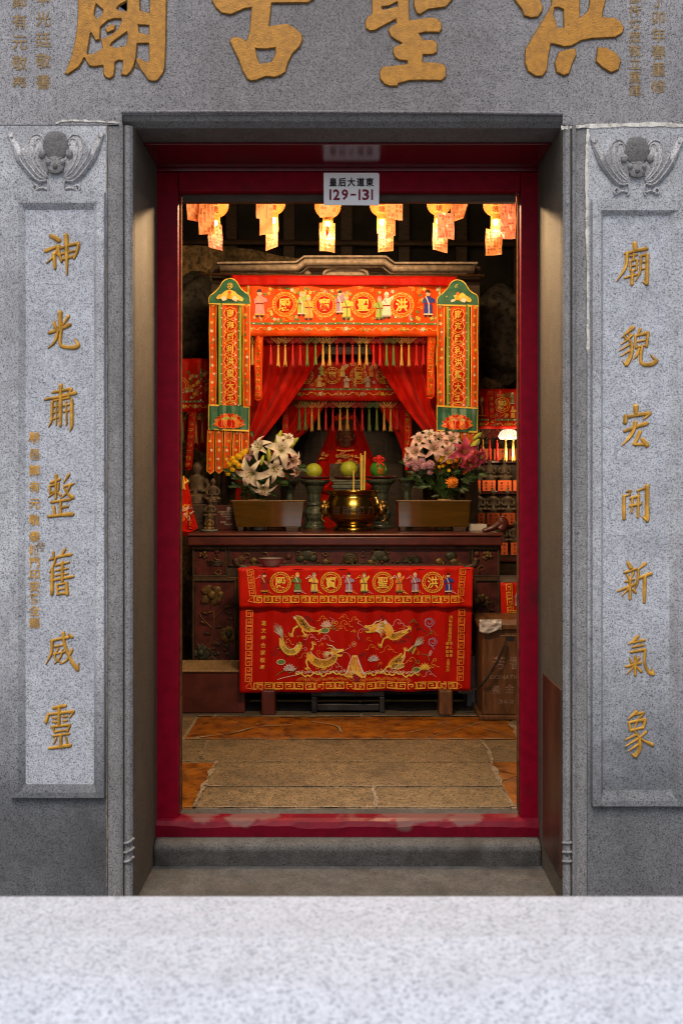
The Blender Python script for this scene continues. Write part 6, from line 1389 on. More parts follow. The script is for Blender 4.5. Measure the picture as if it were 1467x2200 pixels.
def bouquet(label, vx, vy, vw, lilies, mums, buds, hub, leafbox, seed):
    random.seed(seed); D = 6.62
    base = Vector((X(vx, D), D, zt)); o = thing('flower_arrangement', label, 'flowers', base)
    mb = MB(); k = D / F; w_ = vw * k; H = Z(vy, D) - zt
    mb.lathe([(w_ * .7, 0.001), (w_ * .8, H * .1), (w_ * .95, H * .4), (w_ * .8, H * .75), (w_ * .72, H * .88), (w_, H), (w_ * .9, H), (w_ * .6, H * .9)], base, 'clay', 24); mb.build('vase', o, smooth=True)
    hubp = P(*hub, D); mouth = base + Vector((0, 0, H))
    mb = MB()
    for x, y, dz, *_ in list(lilies) + list(mums) + list(buds): mb.tube(cr([tuple(mouth), tuple((mouth + P(x, y, D + dz)) / 2 + Vector((random.uniform(-.03, .03), .02, .03))), tuple(P(x, y, D + dz) + Vector((0, .02, -.01)))], 4), .0035, 'leaf_green', 5)
    mb.build('stem', o)
    for x, y, dz, r, m, dx, dy in lilies:
        mb = MB(); c = P(x, y, D + dz); lily(c, (dx, -1, dy), r * k, m, mb); mb.build('lily', o, smooth=True)
    for x, y, dz, r, m in mums:
        mb = MB(); c = P(x, y, D + dz); mum(c, (random.uniform(-.5, .5), -1, random.uniform(0, .6)), r * k, m, mb); mb.build('chrysanthemum', o)
    for x, y, dz, x2, y2, r in buds:
        mb = MB(); mb.tube(cr([tuple(P(x, y, D + dz)), tuple(P((x + x2) / 2, (y + y2) / 2, D + dz)), tuple(P(x2, y2, D + dz))], 4), [.004, .6 * r * k, .85 * r * k, r * k, r * k, .95 * r * k, .75 * r * k, .45 * r * k, .002], 'bud_green', 8); mb.build('bud', o, smooth=True)
    mb = MB(); x0, y0, x1, y1 = leafbox
    for _ in range(150):
        x, y = random.uniform(x0, x1), random.uniform(y0, y1); c = P(x, y, D + random.uniform(-.06, .10)); v = c - mouth
        if abs(x - vx) > (vy - y) * 1.15 + 14: continue
        leafblade(c, (v.x * 1.2 + random.uniform(-.12, .12), random.uniform(-.15, .05), v.z * .4 + random.uniform(-.06, .10)), random.uniform(.045, .095), mb)
    for _ in range(46):
        x, y = random.gauss(hub[0], 26), random.gauss(hub[1] - 26, 22); c = P(x, y, D + random.uniform(-.03, .03)); v = c - P(hub[0], hub[1] + 30, D)
        leafblade(c, (v.x + random.uniform(-.1, .1), random.uniform(-.25, 0), v.z + random.uniform(-.05, .1)), random.uniform(.05, .09), mb)
    mb.build('foliage', o, smooth=True)
bouquet('bouquet of white lilies with small yellow chrysanthemums in the left planter', 552, 1072, 19,
        [(603, 972, -.12, 38, 'lily_white', .15, .25), (566, 968, -.05, 31, 'lily_white', -.6, .5), (548, 1014, -.17, 38, 'lily_white', -.35, -.25), (586, 1004, -.10, 31, 'lily_white', .35, -.25), (622, 990, -.03, 25, 'lily_blush', .8, -.1), (566, 1040, -.17, 27, 'lily_white', .1, -.9), (614, 952, .04, 24, 'lily_white', .6, .8), (541, 978, .05, 18, 'lily_blush', -.6, .5), (632, 1012, 0, 14, 'lily_blush', .8, -.5)],
        [(523, 974, -.02, 7.5, 'mum_yellow'), (513, 981, -.05, 8, 'mum_yellow'), (501, 986, -.04, 7.5, 'mum_yellow'), (506, 993, -.06, 7, 'mum_yellow'), (494, 997, -.03, 7, 'mum_yellow'), (514, 1001, -.05, 7, 'mum_yellow'), (500, 1009, -.02, 6, 'mum_yellow'), (490, 1017, -.02, 6, 'mum_yellow'), (529, 969, .02, 6.5, 'mum_yellow'), (521, 1003, -.03, 5.5, 'mum_yellow'), (533, 984, -.02, 9, 'mum_mauve'), (611, 1000, 0, 9, 'mum_mauve'), (626, 1002, .02, 8, 'mum_mauve')],
        [(590, 962, .03, 605, 924, 6), (612, 965, .03, 642, 940, 6.5), (606, 970, -.02, 634, 953, 6), (578, 992, -.26, 577, 962, 4.8), (560, 1000, -.2, 566, 978, 4)], (565, 1020), (510, 1000, 640, 1072), 5)
bouquet('bouquet of blush and dark pink lilies with one orange bloom in the right planter', 954, 1072, 15,
        [(903, 952, 0, 26, 'lily_blush', -.3, .55), (897, 972, -.08, 27, 'lily_blush', -.5, .0), (930, 966, -.10, 29, 'lily_blush', .1, .1), (942, 950, .02, 26, 'lily_blush', .1, .7), (966, 952, 0, 27, 'lily_blush', .3, .5), (955, 972, -.10, 28, 'lily_blush', .35, -.1), (922, 945, .05, 24, 'lily_white', 0, .8), (885, 985, -.02, 20, 'lily_blush', -.9, -.2), (992, 972, -.14, 33, 'lily_pink', .15, .05), (1020, 982, -.06, 26, 'lily_pink', .8, -.1), (1004, 990, -.1, 24, 'lily_pink', .4, -.8)],
        [(888, 993, -.1, 10, 'mum_mauve'), (910, 1000, -.14, 10, 'mum_mauve'), (924, 998, -.14, 10, 'mum_mauve'), (904, 992, -.12, 10, 'mum_mauve'), (876, 997, -.05, 9, 'mum_mauve'), (923, 1014, -.1, 7, 'mum_mauve'), (893, 1004, -.1, 8, 'mum_mauve'), (947, 986, -.12, 8, 'mum_yellow'), (965, 978, -.12, 8, 'mum_yellow'), (964, 989, -.14, 8, 'mum_yellow'), (943, 1003, -.1, 4, 'mum_yellow'), (951, 1001, -.1, 4, 'mum_yellow'), (964, 1011, -.1, 4, 'mum_yellow'), (970, 1036, -.16, 13.5, 'mum_orange')],
        [(1008, 968, -.02, 1030, 943, 6.5), (1015, 945, .04, 1034, 929, 4.5)], (950, 1010), (880, 1005, 1030, 1070), 8)
random.seed(11)

# ---- the low front table under the embroidered cloth
FD = 5.80
ft = thing('front_table', 'low red table hidden under the embroidered altar cloth, only its feet showing', 'table', (X(765, FD), FD, 0))
mb = MB(); ztf = Z(1223, FD); mb.box((X(520, FD), FD + .005, ztf - .03), (X(1010, FD), FD + .32, ztf), 'wood_dark'); mb.build('top', ft, bevel=.004)
for x0, x1 in ((563, 593), (941, 970)):
    mb = MB(); mb.box((X(x0, FD) , FD - .06, .001), (X(x1, FD), FD + .07, .16), 'wood_brown' if x0 > 600 else 'wood_red'); mb.box((X(x0 + 2, FD), FD, .161), (X(x1 - 2, FD), FD + .07, ztf - .031), 'wood_red'); mb.build('leg', ft, bevel=.012)
for s_, x in ((-1, 511), (1, 1018)):
    mb = MB(); mb.tube(cr([tuple(P(x - s_ * 22, 1221, FD + .1)), tuple(P(x, 1214, FD + .1)), tuple(P(x + s_ * 5, 1200, FD + .1))], 5), [.015] * 5 + [.022] * 6, 'wood_dark', 8)
    mb.build('upturned_end', ft, smooth=True)
ac = thing('altar_cloth', 'bright red altar cloth embroidered with dragons, lotus and 殿寶聖洪 over a key pattern border', 'altar cloth', P(765, 1222, FD))
wf = lambda x, y: .008 * math.sin(x * .07 + .5) + .004 * math.sin(x * .19) + .012 * max(0, (y - 1310) / 180) * math.sin(x * .055)
SC_ = Sheet(FD - .012, wf)
mb = MB(); SC_.cloth(mb, [(515, 1290), (1014, 1290), (1010, 1484), (515, 1488)], 110, 24, 'cloth_red'); mb.build('skirt', ac, smooth=True, solid=.003)
SK = Sheet(FD - .035, lambda x, y: wf(x, y) * .8 + .006 * max(0, (y - 1285) / 20) * math.sin(x * .11))
mb = MB(); SK.cloth(mb, [(512, 1221), (1016, 1219), (1014, 1305), (515, 1306)], 110, 12, 'silk_red'); mb.build('flap', ac, smooth=True, solid=.003)
mb = MB(); mb.grid(lambda u, v: Vector((X(512 + 504 * u, FD), FD - .035 + .25 * v, ztf + .004)), 20, 4, 'silk_red'); mb.build('top_fold', ac)
# flap embroidery
mb = MB()
SK.meander(mb, 531, 1224, 537, 1281, 4, 2.3, 'thread_orange', .005, -13); SK.meander(mb, 1000, 1222, 995, 1280, 4, 2.3, 'thread_orange', .005, 12)
SK.meander(mb, 545, 1294, 986, 1294, 22, 2.3, 'thread_gold', .005, -13.5)
SK.line(mb, [(534, 1290), (544, 1281), (546, 1294), (532, 1291)], 1.6, 'thread_orange', .005); SK.line(mb, [(996, 1290), (986, 1281), (985, 1294), (998, 1291)], 1.6, 'thread_orange', .005)
RX = (603, 711, 822, 929)
for x, ch in zip(RX, '殿寶聖洪'):
    SK.ring(mb, x, 1251, 22, 1.5, 'thread_gold'); SK.ring(mb, x, 1251, 17, 1.3, 'thread_gold')
    for k in range(16):
        a = k * math.pi / 8; SK.line(mb, [(x + q * math.cos(a + b), 1251 + q * math.sin(a + b)) for q, b in ((18, 0), (21, .08), (21, .26), (18.6, .26))], 1.2, 'thread_gold', .006)
for i, (x, rb, tr, ht, po_) in enumerate(((568, 'thread_crimson', 'thread_gold', 'thread_dark', 0), (639, 'thread_green', 'thread_white', 'thread_gold', 1), (675, 'thread_yellow', 'thread_grey', 'thread_grey', 1), (749, 'thread_violet', 'thread_white', 'thread_dark', 0), (782, 'thread_yellow', 'thread_green', 'thread_green', 2), (857, 'thread_orange', 'thread_green', 'thread_yellow', 2), (891, 'thread_violet', 'thread_white', 'thread_white', 0), (962, 'thread_blue', 'thread_white', 'thread_dark', 0))):
    SK.person(mb, x, 1252, 43, rb, tr, ht, .0065, po_)
    SK.cloud(mb, x + 9, 1272, 4.5, 1.2, ['thread_orange', 'thread_pink', 'thread_gold'][i % 3], .005); SK.cloud(mb, x - 10, 1240, 4, 1.2, ['thread_pink', 'thread_gold', 'thread_white'][i % 3], .005, -1)
mb.build('flap_embroidery', ac)
mb = MB(); [SK.text(mb, ch, x, 1251, 26, 'thread_yellow', .0065, .02, .92, 1, .06) for x, ch in zip(RX, '殿寶聖洪')]; mb.build('lettering', ac)
# skirt embroidery
mb = MB(); S = SC_
S.meander(mb, 530, 1310, 528, 1466, 9, 2.3, 'thread_orange', .005, -13); S.meander(mb, 998, 1308, 994, 1464, 9, 2.3, 'thread_orange', .005, 13)
S.meander(mb, 545, 1480, 982, 1478, 20, 2.3, 'thread_gold', .005, -13)
S.line(mb, [(528, 1475), (538, 1466), (543, 1480), (530, 1477)], 1.6, 'thread_orange', .005); S.line(mb, [(992, 1474), (983, 1466), (980, 1479), (991, 1476)], 1.6, 'thread_orange', .005)
def body(pts, ws, m='thread_gold', sc='thread_dark', belly='thread_yellow'):
    q = cr([(x, y, w_) for (x, y), w_ in zip(pts, ws)], 7)
    S.line(mb, [(a, b) for a, b, c in q], [c for a, b, c in q], m, .005)
    n = len(q)
    for i in range(1, n - 1, 1):
        dx, dy = q[i + 1][0] - q[i - 1][0], q[i + 1][1] - q[i - 1][1]; L = math.hypot(dx, dy) or 1; nx, ny = -dy / L, dx / L; h = q[i][2] / 2
        for t in ((-.5, 0, .5) if i % 2 else (-.25, .25)):
            cx, cy = q[i][0] + nx * h * t, q[i][1] + ny * h * t; ux, uy = dx / L, dy / L; r = max(.9, h * .22)
            S.line(mb, [(cx + nx * r + ux * r * .5, cy + ny * r + uy * r * .5), (cx - ux * r * .5, cy - uy * r * .5), (cx - nx * r + ux * r * .5, cy - ny * r + uy * r * .5)], .75, sc, .0058)
    for sd in (-1, 1):
        e = []
        for i in range(n):
            a0, a1 = q[max(0, i - 1)], q[min(n - 1, i + 1)]; dx, dy = a1[0] - a0[0], a1[1] - a0[1]; L = math.hypot(dx, dy) or 1
            e.append((q[i][0] - dy / L * q[i][2] * .5 * sd, q[i][1] + dx / L * q[i][2] * .5 * sd))
        S.line(mb, e, 1.5 if sd > 0 else 1.0, belly if sd > 0 else 'thread_white', .0064)
        for i in range(1, n - 1, 2):
            if sd > 0: S.line(mb, [e[i], (e[i][0] + (e[i][0] - q[i][0]) * .55 + 1, e[i][1] + (e[i][1] - q[i][1]) * .55)], [1.6, .5], 'thread_orange', .006)
def claw(x, y, a, L, m='thread_yellow'):
    ex, ey = x + L * math.cos(a), y + L * math.sin(a); S.line(mb, [(x, y), (x + L * .5 * math.cos(a + .4), y + L * .5 * math.sin(a + .4)), (ex, ey)], [4.5, 3.5, 2.6], m, .006)
    for d in (-.9, -.3, .3, .9): S.line(mb, [(ex, ey), (ex + 6.5 * math.cos(a + d), ey + 6.5 * math.sin(a + d)), (ex + 8 * math.cos(a + d + .5), ey + 8 * math.sin(a + d + .5))], [1.8, 1.5, .6], m, .0063)
def plume(x, y, a, L, m='thread_grey', n=9, sp=.9):
    for i in range(n):
        b = a + sp * (i / (n - 1) - .5); l = L * (1 - .35 * abs(i / (n - 1) - .5) * 2) * random.uniform(.9, 1.05)
        S.line(mb, [(x, y), (x + l * .5 * math.cos(b + .08), y + l * .5 * math.sin(b + .08)), (x + l * math.cos(b), y + l * math.sin(b))], [2.2, 1.8, .5], m if i % 3 else 'thread_white', .0055 + .0002 * i)
def drag_head(x, y, f, m='thread_gold'):
    S.disc(mb, x - f * 4, y, 10, m, .0065, 16, 9)
    S.poly(mb, [(x + f * 0, y - 8), (x + f * 9, y - 7), (x + f * 14, y - 8), (x + f * 16, y - 3), (x + f * 10, y - 1), (x + f * 1, y + 1)], 'thread_yellow', .0067)
    S.poly(mb, [(x + f * 1, y + 3), (x + f * 9, y + 5), (x + f * 13, y + 4), (x + f * 11, y + 9), (x + f * 1, y + 9)], 'thread_yellow', .0067)
    S.poly(mb, [(x + f * 1, y + 1), (x + f * 12, y - .5), (x + f * 11, y + 4.5), (x + f * 1, y + 3.5)], 'thread_crimson', .0066)
    for d in (3, 6, 9): S.line(mb, [(x + f * d, y), (x + f * (d + .8), y + 2.2)], [1.5, .5], 'thread_white', .0072)
    S.disc(mb, x + f * 1, y - 5, 2.6, 'thread_white', .0075, 10); S.disc(mb, x + f * 1.6, y - 5, 1.3, 'thread_dark', .008, 8)
    S.line(mb, [(x - f * 2, y - 7), (x - f * 10, y - 15), (x - f * 18, y - 16), (x - f * 22, y - 20)], [2.6, 2.2, 1.6, .6], 'thread_white', .0074)
    S.line(mb, [(x - f * 5, y - 6), (x - f * 14, y - 10), (x - f * 21, y - 9)], [2.4, 2.0, .6], 'thread_yellow', .0073)
    for i in range(7):
        a = math.pi + (-.7 + .22 * i) if f > 0 else (-.7 + .22 * i)
        S.line(mb, [(x - f * 8, y - 2 + i), (x - f * 8 + 13 * math.cos(a), y - 2 + i + 10 * math.sin(a)), (x - f * 8 + 23 * math.cos(a - f * .3), y - 2 + i + 20 * math.sin(a - f * .3))], [2.6, 2, .6], 'thread_yellow' if i % 2 else 'thread_white', .0068 + .0002 * i)
    for d in (-1, 1): S.line(mb, [(x + f * 12, y + d), (x + f * 24, y + d * 5 - 4), (x + f * 30, y + d * 12), (x + f * 26, y + d * 20 + 3)], 1.2, 'thread_pink', .0066, smooth=4)
# left dragons
plume(607, 1369, -2.05, 36); body([(605, 1370), (607, 1386), (618, 1399), (633, 1399), (643, 1387), (640, 1381)], [7, 10, 12, 13, 11, 5], 'thread_yellow')
body([(634, 1326), (644, 1331), (652, 1341), (662, 1350), (678, 1352)], [6, 15, 17, 14, 6]); plume(636, 1330, -2.4, 9, 'thread_white', 5); claw(640, 1345, 2.2, 20); claw(668, 1350, .3, 16); claw(650, 1350, 1.2, 12)
body([(664, 1400), (668, 1411), (680, 1421), (698, 1425), (714, 1418), (720, 1407)], [6, 14, 17, 17, 15, 9]); drag_head(723, 1402, 1); claw(662, 1412, 1.6, 20); claw(668, 1396, -1.2, 12); claw(690, 1425, 1.0, 8)
# right dragons
body([(812, 1348), (822, 1342), (834, 1350), (838, 1362), (846, 1367), (862, 1360), (876, 1354)], [7, 14, 16, 16, 15, 11, 6]); drag_head(798, 1350, -1); claw(834, 1368, 2.3, 22); claw(862, 1358, -.5, 16); plume(828, 1342, -1.7, 11, 'thread_white', 7, 1.4)
plume(889, 1388, -.75, 32); body([(880, 1400), (884, 1395), (890, 1388)], [12, 10, 8], 'thread_yellow')
body([(866, 1405), (858, 1416), (848, 1424), (840, 1432), (836, 1436)], [10, 16, 17, 13, 6]); body([(868, 1428), (856, 1430), (842, 1432)], [6, 12, 10], 'thread_yellow'); claw(862, 1412, -1.1, 16); claw(840, 1432, 2.6, 18)
# lotus flowers, leaves and clouds
for x, y, r, m in ((701, 1340, 11, 'thread_pink'), (622, 1434, 12, 'thread_violet'), (802, 1414, 11, 'thread_violet'), (912, 1432, 12, 'thread_yellow')): S.lotus(mb, x, y, r, m, 'thread_white' if m != 'thread_yellow' else 'thread_gold')
for x, y, a in ((694, 1352, .2), (600, 1420, -.6), (890, 1436, .6)):
    S.disc(mb, x + 4, y + 2, 9, 'thread_green', .005, 14, 5.5); S.ring(mb, x + 4, y + 2, 9, 1.2, 'thread_white', .0056, 14, 5.5)
for pts in (((922, 1420), (918, 1408), (905, 1405)), ((620, 1446), (634, 1440), (640, 1432)), ((612, 1440), (600, 1446), (594, 1452))): S.line(mb, pts, 1.4, 'thread_green', .005, smooth=4)
S.poly(mb, [(920, 1405), (924, 1396), (929, 1400), (926, 1408), (920, 1410)], 'thread_pink', .0055)
for x, y, r, m, f in ((740, 1340, 8, 'thread_orange', 1), (735, 1350, 6, 'thread_orange', -1), (762, 1330, 6, 'thread_orange', 1), (668, 1368, 7, 'thread_pink', 1), (700, 1371, 8, 'thread_pink', -1), (722, 1432, 9, 'thread_pink', 1), (656, 1408, 7, 'thread_orange', 1), (855, 1338, 9, 'thread_pink', 1), (820, 1328, 6, 'thread_crimson', 1), (895, 1350, 10, 'thread_dark', 1), (872, 1375, 9, 'thread_dark', -1), (834, 1395, 8, 'thread_orange', 1), (812, 1434, 7, 'thread_crimson', 1), (884, 1418, 8, 'thread_orange', -1), (922, 1448, 7, 'thread_pink', 1), (660, 1330, 7, 'thread_dark', 1), (770, 1372, 7, 'thread_crimson', 1), (694, 1328, 6, 'thread_orange', 1), (596, 1395, 7, 'thread_dark', 1), (630, 1360, 6, 'thread_crimson', 1)):
    S.cloud(mb, x, y, r, 1.3, m, .005, f)
rr = random.Random(77)
for _ in range(46):
    x, y = rr.uniform(590, 940), rr.uniform(1322, 1448)
    if rr.random() < .65: S.cloud(mb, x, y, rr.uniform(4, 7), rr.uniform(.9, 1.3), rr.choice(['thread_crimson', 'thread_orange', 'thread_pink', 'thread_dark', 'thread_green', 'thread_gold']), .0042, rr.choice((-1, 1)))
    else: S.spiral(mb, x, y, rr.uniform(3, 6), rr.random() * 6, 1.0, rr.choice(['thread_orange', 'thread_pink', 'thread_gold', 'thread_green']), lift=.0042, hand=rr.choice((-1, 1)))
for x, y, r in ((922, 1337, 10), (929, 1379, 9)): S.spiral(mb, x, y, r, 1.9, 1.5, 'thread_violet', 1.2, 1.0); S.ring(mb, x, y, r, 1.3, 'thread_violet', .0055, 20, r * .9, .8, 5)
S.ring(mb, 760, 1383, 5, 1.6, 'thread_orange'); S.disc(mb, 760, 1383, 2.6, 'thread_pink', .005)
S.line(mb, [(596, 1460), (620, 1453), (642, 1449), (640, 1442)], 1.2, 'thread_white', .005, smooth=4)
# mountain and waves
for w_, m, l in ((1.0, 'thread_white', .005), (.8, 'thread_orange', .0056), (.62, 'thread_yellow', .0062)):
    S.poly(mb, [(762 - 24 * w_, 1452), (762 - 17 * w_, 1440), (762 - 13 * w_, 1426), (762 - 7 * w_, 1412), (762 - 5 * w_, 1407), (762 + 5 * w_, 1407), (762 + 7 * w_, 1412), (762 + 13 * w_, 1428), (762 + 18 * w_, 1440), (762 + 25 * w_, 1452)], m, l)
for k in range(-4, 5): S.line(mb, [(762 + k * 1.3, 1411), (762 + k * 3.4, 1451)], .9, 'thread_crimson' if k % 2 else 'thread_orange', .0068)
wv2 = []
for i in range(60):
    x = 634 + i * 4.5; y = 1447 - 3 * math.sin(i * .8) - (4 if i % 3 == 0 else 0) + 4 * abs(i - 30) / 30
    if 738 < x < 786: y = 1453
    wv2.append((x, y))
S.line(mb, wv2, [3.6 if i % 2 else 2.2 for i in range(60)], 'thread_yellow', .0065)
for i in range(44): S.ring(mb, 638 + i * 6, 1444 - (i % 3), 2, 1, 'thread_white', .007, 8)
for x in range(650, 890, 20):
    for r in (4, 7, 10): S.line(mb, [(x + r * 1.2 * math.cos(math.pi + a * .3142), 1463 + r * .8 * math.sin(math.pi + a * .3142)) for a in range(11)], 1.0, 'thread_orange' if r != 7 else 'thread_gold', .005 + r * .0002)
S.poly(mb, [(750, 1454), (762, 1446), (776, 1455), (770, 1462), (756, 1462)], 'thread_crimson', .0072)
mb.build('dragon_embroidery', ac)
mb = MB()
S.column(mb, '葛文泰合家敬奉', 567, 1339, 1434, 11, 'thread_gold', .006, .02, -3)
S.column(mb, '丙午年吉月吉日', 968, 1326, 1376, 8.5, 'thread_gold', .006, .015, -3); S.column(mb, '眾人敬奉', 968, 1382, 1408, 7, 'thread_gold', .006, .015, 0)
S.column(mb, '華夢媚翠', 960, 1382, 1408, 7, 'thread_gold', .006, .015, 0); S.column(mb, '五德恒康', 962, 1418, 1440, 7, 'thread_gold', .006, .015, -1)
mb.build('inscription', ac)

# bowl on the front table
mb = MB(); c = Vector((X(582, FD + .13), FD + .13, ztf + .005)); k = (FD + .13) / F
mb.lathe([(15 * k, 0), (18 * k, 3 * k), (22 * k, 12 * k), (25 * k, 17.5 * k), (26.5 * k, 18.5 * k), (24 * k, 18 * k), (16 * k, 4 * k), (.5 * k, 3 * k)], c, 'steel_grey', 32)
tag(mb.build('metal_bowl', loc=c, smooth=True), 'round grey metal bowl on the front table above the altar cloth', 'bowl')
# stool under the cloth, boxes beside
ls = thing('low_stool', 'low black slatted stool under the middle of the altar cloth', 'stool', P(748, 1530, FD + .15))
mb = MB(); D = FD + .02; mb.pbox(668, 1484, 826, 1497, D, .28, 'iron'); mb.build('seat', ls, bevel=.006)
for x0, x1 in ((669, 681), (815, 826)):
    mb = MB(); mb.box((X(x0, D), D, .001), (X(x1, D), D + .05, Z(1497.5, D)), 'iron'); mb.build('leg', ls, bevel=.004)
mb = MB(); mb.pbox(681.5, 1513, 814.5, 1527, D + .01, .03, 'iron'); mb.build('stretcher', ls, bevel=.004)
mb = MB(); f = [P(300, 1444, 5.82), P(526, 1441, 5.82), P(526, 1533, 5.82), P(300, 1533, 5.82)]
f[2].z = f[3].z = .001; bk = [v + Vector((.0, .34, 0)) for v in f]
mb.prism(f, bk, 'wood_red'); ob = mb.build('low_bench', loc=P(460, 1533, 5.82), bevel=.006)
mb = MB(); mb.box((f[0].x - .01, 5.81, f[0].z + .001), (f[1].x + .008, 6.17, f[0].z + .012), 'wood_pale')
mb.build('top_board', ob, bevel=.003)
tag(ob, 'low red brown chest with a pale worn top at the left of the altar cloth', 'chest')
mb = MB(); D = 6.0; mb.box((X(1003, D), D, .001), (X(1022, D), D + .2, Z(1409, D)), 'steel_grey'); tag(mb.build('grey_box', loc=P(1012, 1515, D), bevel=.004), 'slim grey metal box between the altar cloth and the donation box', 'box')
# dark strip where the altar skirting meets the floor behind the cloth
db = thing('donation_box', 'tall reddish wooden donation box with faded Chinese writing at the right door post', 'donation box', P(1090, 1545, 5.66))
DD = 5.66; xl = X(1036, DD); xr_ = X(1140, DD); ztd = Z(1352, DD)
mb = MB(); mb.box((xl, DD, .03), (xr_, DD + .36, ztd), 'wood_brown'); mb.build('body', db, bevel=.006)
mb = MB(); mb.box((xl - .022, DD - .02, .001), (xr_ + .02, DD + .38, .029), 'wood_brown'); mb.build('base', db, bevel=.006)
mb = MB(); f = [Vector((xl - .02, DD - .02, ztd + .001)), Vector((xr_, DD - .02, ztd + .001)), Vector((xr_, DD - .02, ztd + .03)), Vector((xl - .02, DD - .02, ztd + .03))]
mb.prism(f, [v + Vector((0, .40, .02)) for v in f], 'wood_brown'); mb.build('lid', db, bevel=.004)
mb = MB(); mb.pbox(1086, 1368, 1104, 1377, DD - .002, .004, 'ink_black'); mb.pbox(1075, 1365, 1140, 1366.5, DD - .003, .004, 'wood_pale'); mb.build('slot_plate', db)
mb = MB(); SD_ = Sheet(DD)
SD_.text(mb, '芳', 1071, 1424, 30, 'ink_faded', .002, .01); SD_.text(mb, '香', 1108, 1424, 30, 'ink_faded', .002, .01)
SD_.words(mb, 'DONATION', 1052, 1450, 1128, 1459, 'ink_faded', .002, .01)
SD_.text(mb, '義', 1065, 1481, 20, 'ink_faded', .002, .0); SD_.text(mb, '金', 1094, 1480, 21, 'ink_faded', .002, .0)
for i, ch in enumerate('油麻地'): SD_.text(mb, ch, 1074 + i * 12, 1507, 11, 'ink_faded', .002, .0)
mb.build('lettering', db)
mb = MB()
def wrap(u, v):
    x = 1029 + 48 * u; y = 1331 + 26 * v + 4 * math.sin(u * 5) * v
    p = P(x, y, DD - .026); p.y += .006 * mnoise.noise(Vector((u * 5, v * 4, 2))) * 2 - .004
    return p
mb.grid(wrap, 18, 10, 'plastic_wrap'); mb.build('plastic_wrap', db, smooth=True, solid=.001)
# chain from the box to the table
ch_ = cr([tuple(P(1086, 1378, DD - .03)), tuple(P(1078, 1400, DD - .05)), tuple(P(1062, 1432, DD - .05)), tuple(P(1042, 1462, DD - .04)), tuple(P(1022, 1480, 5.70)), tuple(P(1000, 1488, 5.74)), tuple(P(985, 1486, 5.76))], 10)
mb = MB()
for i in range(0, len(ch_) - 1):
    a, b = Vector(ch_[i]), Vector(ch_[i + 1]); m_ = (a + b) / 2; t = (b - a).normalized(); s_ = (t.orthogonal() if i % 2 else t.cross(t.orthogonal())).normalized()
    L = (b - a).length * .85; mb.tube([m_ + t * L * math.cos(q) + s_ * .007 * math.sin(q) for q in [j * math.pi / 5 for j in range(11)]], .0026, 'iron', 6, False)
tag(mb.build('chain', loc=ch_[0], smooth=True), 'dark iron chain sagging from the donation box to the table', 'chain')
# red key pattern cloth at the right edge
rc = thing('altar_cloth', 'strip of red cloth with a gold key pattern above the donation box', 'altar cloth', P(1090, 1252, 6.1))
S6 = Sheet(6.1, lambda x, y: .006 * math.sin(x * .2)); mb = MB(); S6.cloth(mb, [(1074, 1252), (1200, 1251), (1200, 1327), (1077, 1328)], 24, 10, 'silk_red'); mb.build('cloth', rc, smooth=True, solid=.003)
mb = MB(); S6.meander(mb, 1086, 1254, 1090, 1318, 4, 1.8, 'thread_gold', .005, -12); S6.meander(mb, 1094, 1324, 1190, 1324, 5, 1.8, 'thread_gold', .005, -12); S6.person(mb, 1112, 1285, 36, 'thread_violet', 'thread_white'); mb.build('embroidery', rc)
mb = MB(); mb.box((X(1076, 6.12), 6.13, .001), (X(1210, 6.12), 6.6, Z(1250, 6.12)), 'wood_dark'); tag(mb.build('side_table', loc=P(1100, 1500, 6.3), bevel=.006), 'dark side table under the strip of red cloth at the right', 'table')

# ---- the stepped shelf of small deities at the right
sh_ = thing('deity_shelf', 'dark stepped shelf of small deities behind the right door post', 'shelf', (X(1080, 7.6), 7.6, 0))
rows = [(989, 7.95), (1055, 7.72), (1126, 7.50), (1200, 7.30)]
for yb_, D in rows:
    mb = MB(); mb.box((X(985, D), D - .02, Z(yb_, D) - .025), (1.95, D + .26, Z(yb_, D)), 'wood_red'); mb.build('board', sh_, bevel=.004)
mb = MB(); mb.box((X(985, 8.2), 8.22, 0), (1.98, 8.26, 2.2), 'wood_dark'); mb.box((1.96, 7.3, 0), (2.0, 8.21, 2.2), 'wood_dark')
for D, yb_ in ((7.31, 1203), (7.51, 1129), (7.73, 1058), (7.96, 992)): mb.box((X(990, D), D, 0), (1.94, D + .02, Z(yb_, D) - .026), 'wood_dark')
mb.build('carcass', sh_)
ordn = ['first', 'second', 'third', 'fourth']
def lab(px0, py0, px1, py1, D, txt, label):
    o = thing('name_label', label, 'label', P((px0 + px1) / 2, py1, D), 'orange name labels on the deity shelf')
    mb = MB(); mb.pbox(px0, py0, px1, py1, D, .003, 'paper_label'); mb.build('card', o)
    mb = MB(); S = Sheet(D); w_ = px1 - px0
    if w_ > 18: S.column(mb, txt[:3], px0 + w_ * .28, py0 + 6, py1 - 5, 5.5, 'ink_black', .002); S.column(mb, txt[1:4], px0 + w_ * .74, py0 + 6, py1 - 5, 5.5, 'ink_black', .002)
    else: S.column(mb, txt[:3], px0 + w_ * .5, py0 + 5, py1 - 4, 6, 'ink_black', .002)
    mb.build('writing', o)
GI = 'small dark deities on the stepped shelf'
R1 = [(1046, 'under the short name ribbon'), (1078, 'under the lamp'), (1104, 'at the door post')]
for i, (x, wh) in enumerate(R1): idol(x, 970, 36, 7.95 + .1, 'small deity on the top shelf ' + wh, 'bronze_dark', 'deity', GI, 'seated_deity')
for x0, x1, wh in ((1031, 1056, 'under the short name ribbon'), (1060, 1086, 'under the lamp'), (1092, 1118, 'cut by the door post')): lab(x0, 964, x1, 988, 7.92, '太歲十三', 'large orange label on the top shelf ' + wh)
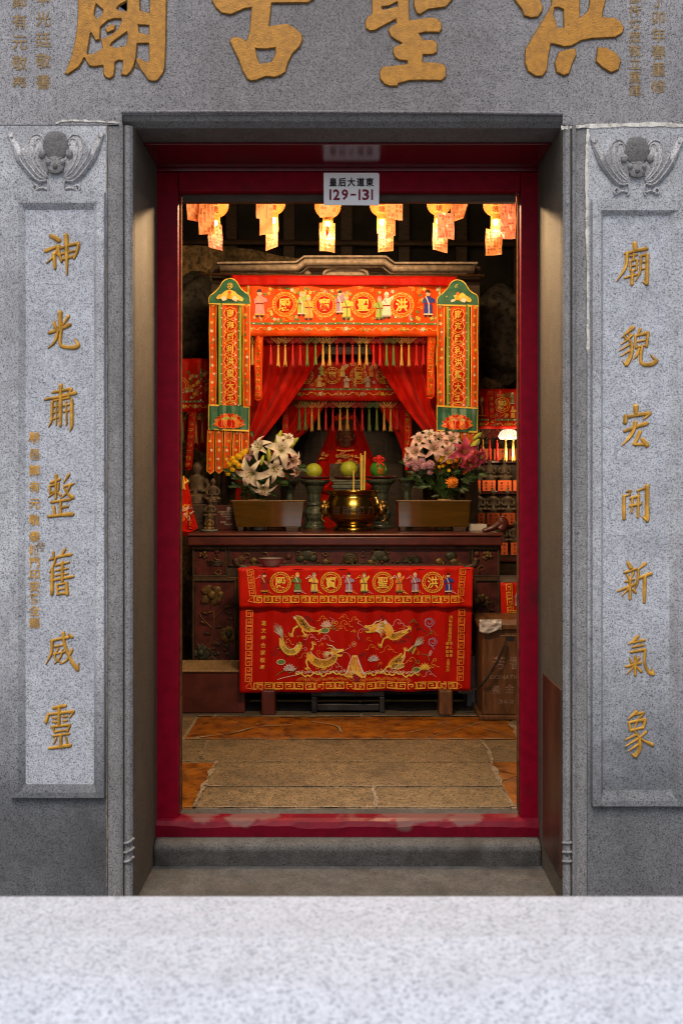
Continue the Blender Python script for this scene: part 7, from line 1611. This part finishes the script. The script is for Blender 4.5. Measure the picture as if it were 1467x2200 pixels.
R2 = [(1024, 'beside the pink lily'), (1051, 'in the middle'), (1083, 'at the door post')]
for x, wh in R2: idol(x, 1031, 48, 7.80, 'robed deity on the second shelf ' + wh, 'bronze_dark', 'deity', GI, 'seated_deity')
for x0, x1, wh in ((1008, 1032, 'nearest the flowers'), (1036, 1064, 'in the middle'), (1069, 1098, 'before the door post'), (1102, 1120, 'cut by the door post')): lab(x0, 1032, x1, 1055, 7.69, '甲子太歲', 'red orange label on the second shelf ' + wh)
R3 = [(1027, 'above the planter corner'), (1058, 'in the middle'), (1090, 'at the door post')]
for x, wh in R3: idol(x, 1101, 50, 7.58, 'robed deity on the third shelf ' + wh, 'bronze_dark', 'deity', GI, 'seated_deity')
for x0, x1, wh in ((1012, 1041, 'above the planter corner'), (1046, 1073, 'in the middle'), (1077, 1106, 'at the door post')): lab(x0, 1102, x1, 1127, 7.47, '庚午太歲', 'red orange label on the third shelf ' + wh)
for x, wh in ((1076, 'behind the upturned table end'), (1106, 'cut by the door post')): idol(x, 1166, 46, 7.38, 'robed deity on the lowest shelf ' + wh, 'bronze_dark', 'deity', GI, 'seated_deity')
for x0, x1, wh in ((1076, 1090, 'beside the table end'), (1097, 1114, 'at the door post')): lab(x0, 1166, x1, 1192, 7.27, '丙子太歲', 'narrow red orange label on the lowest shelf ' + wh)
sl_ = thing('shelf_lamp', 'small glowing white lamp above the deity shelf at the right', 'lamp', P(1092, 938, 7.52))
mb = MB(); c = P(1092, 938, 7.52); mb.lathe([(.07, -.02), (.085, 0), (.075, .03), (.045, .055), (.01, .06)], c, 'lamp_shade', 20); mb.build('shade', sl_, smooth=True)
mb = MB(); mb.tube([c + Vector((0, 0, .06)), c + Vector((0, .3, .08))], .006, 'iron', 6); mb.build('bracket', sl_)
lamp('shelf_light', c + Vector((0, -.10, -.14)), 3.5, (1.0, .72, .4), sl_, .05)

for o in SC.objects:                                                # parts of the building that are things of their own
    if o.get('category') and not o.get('kind') and o.parent is None: o['kind'] = 'thing'
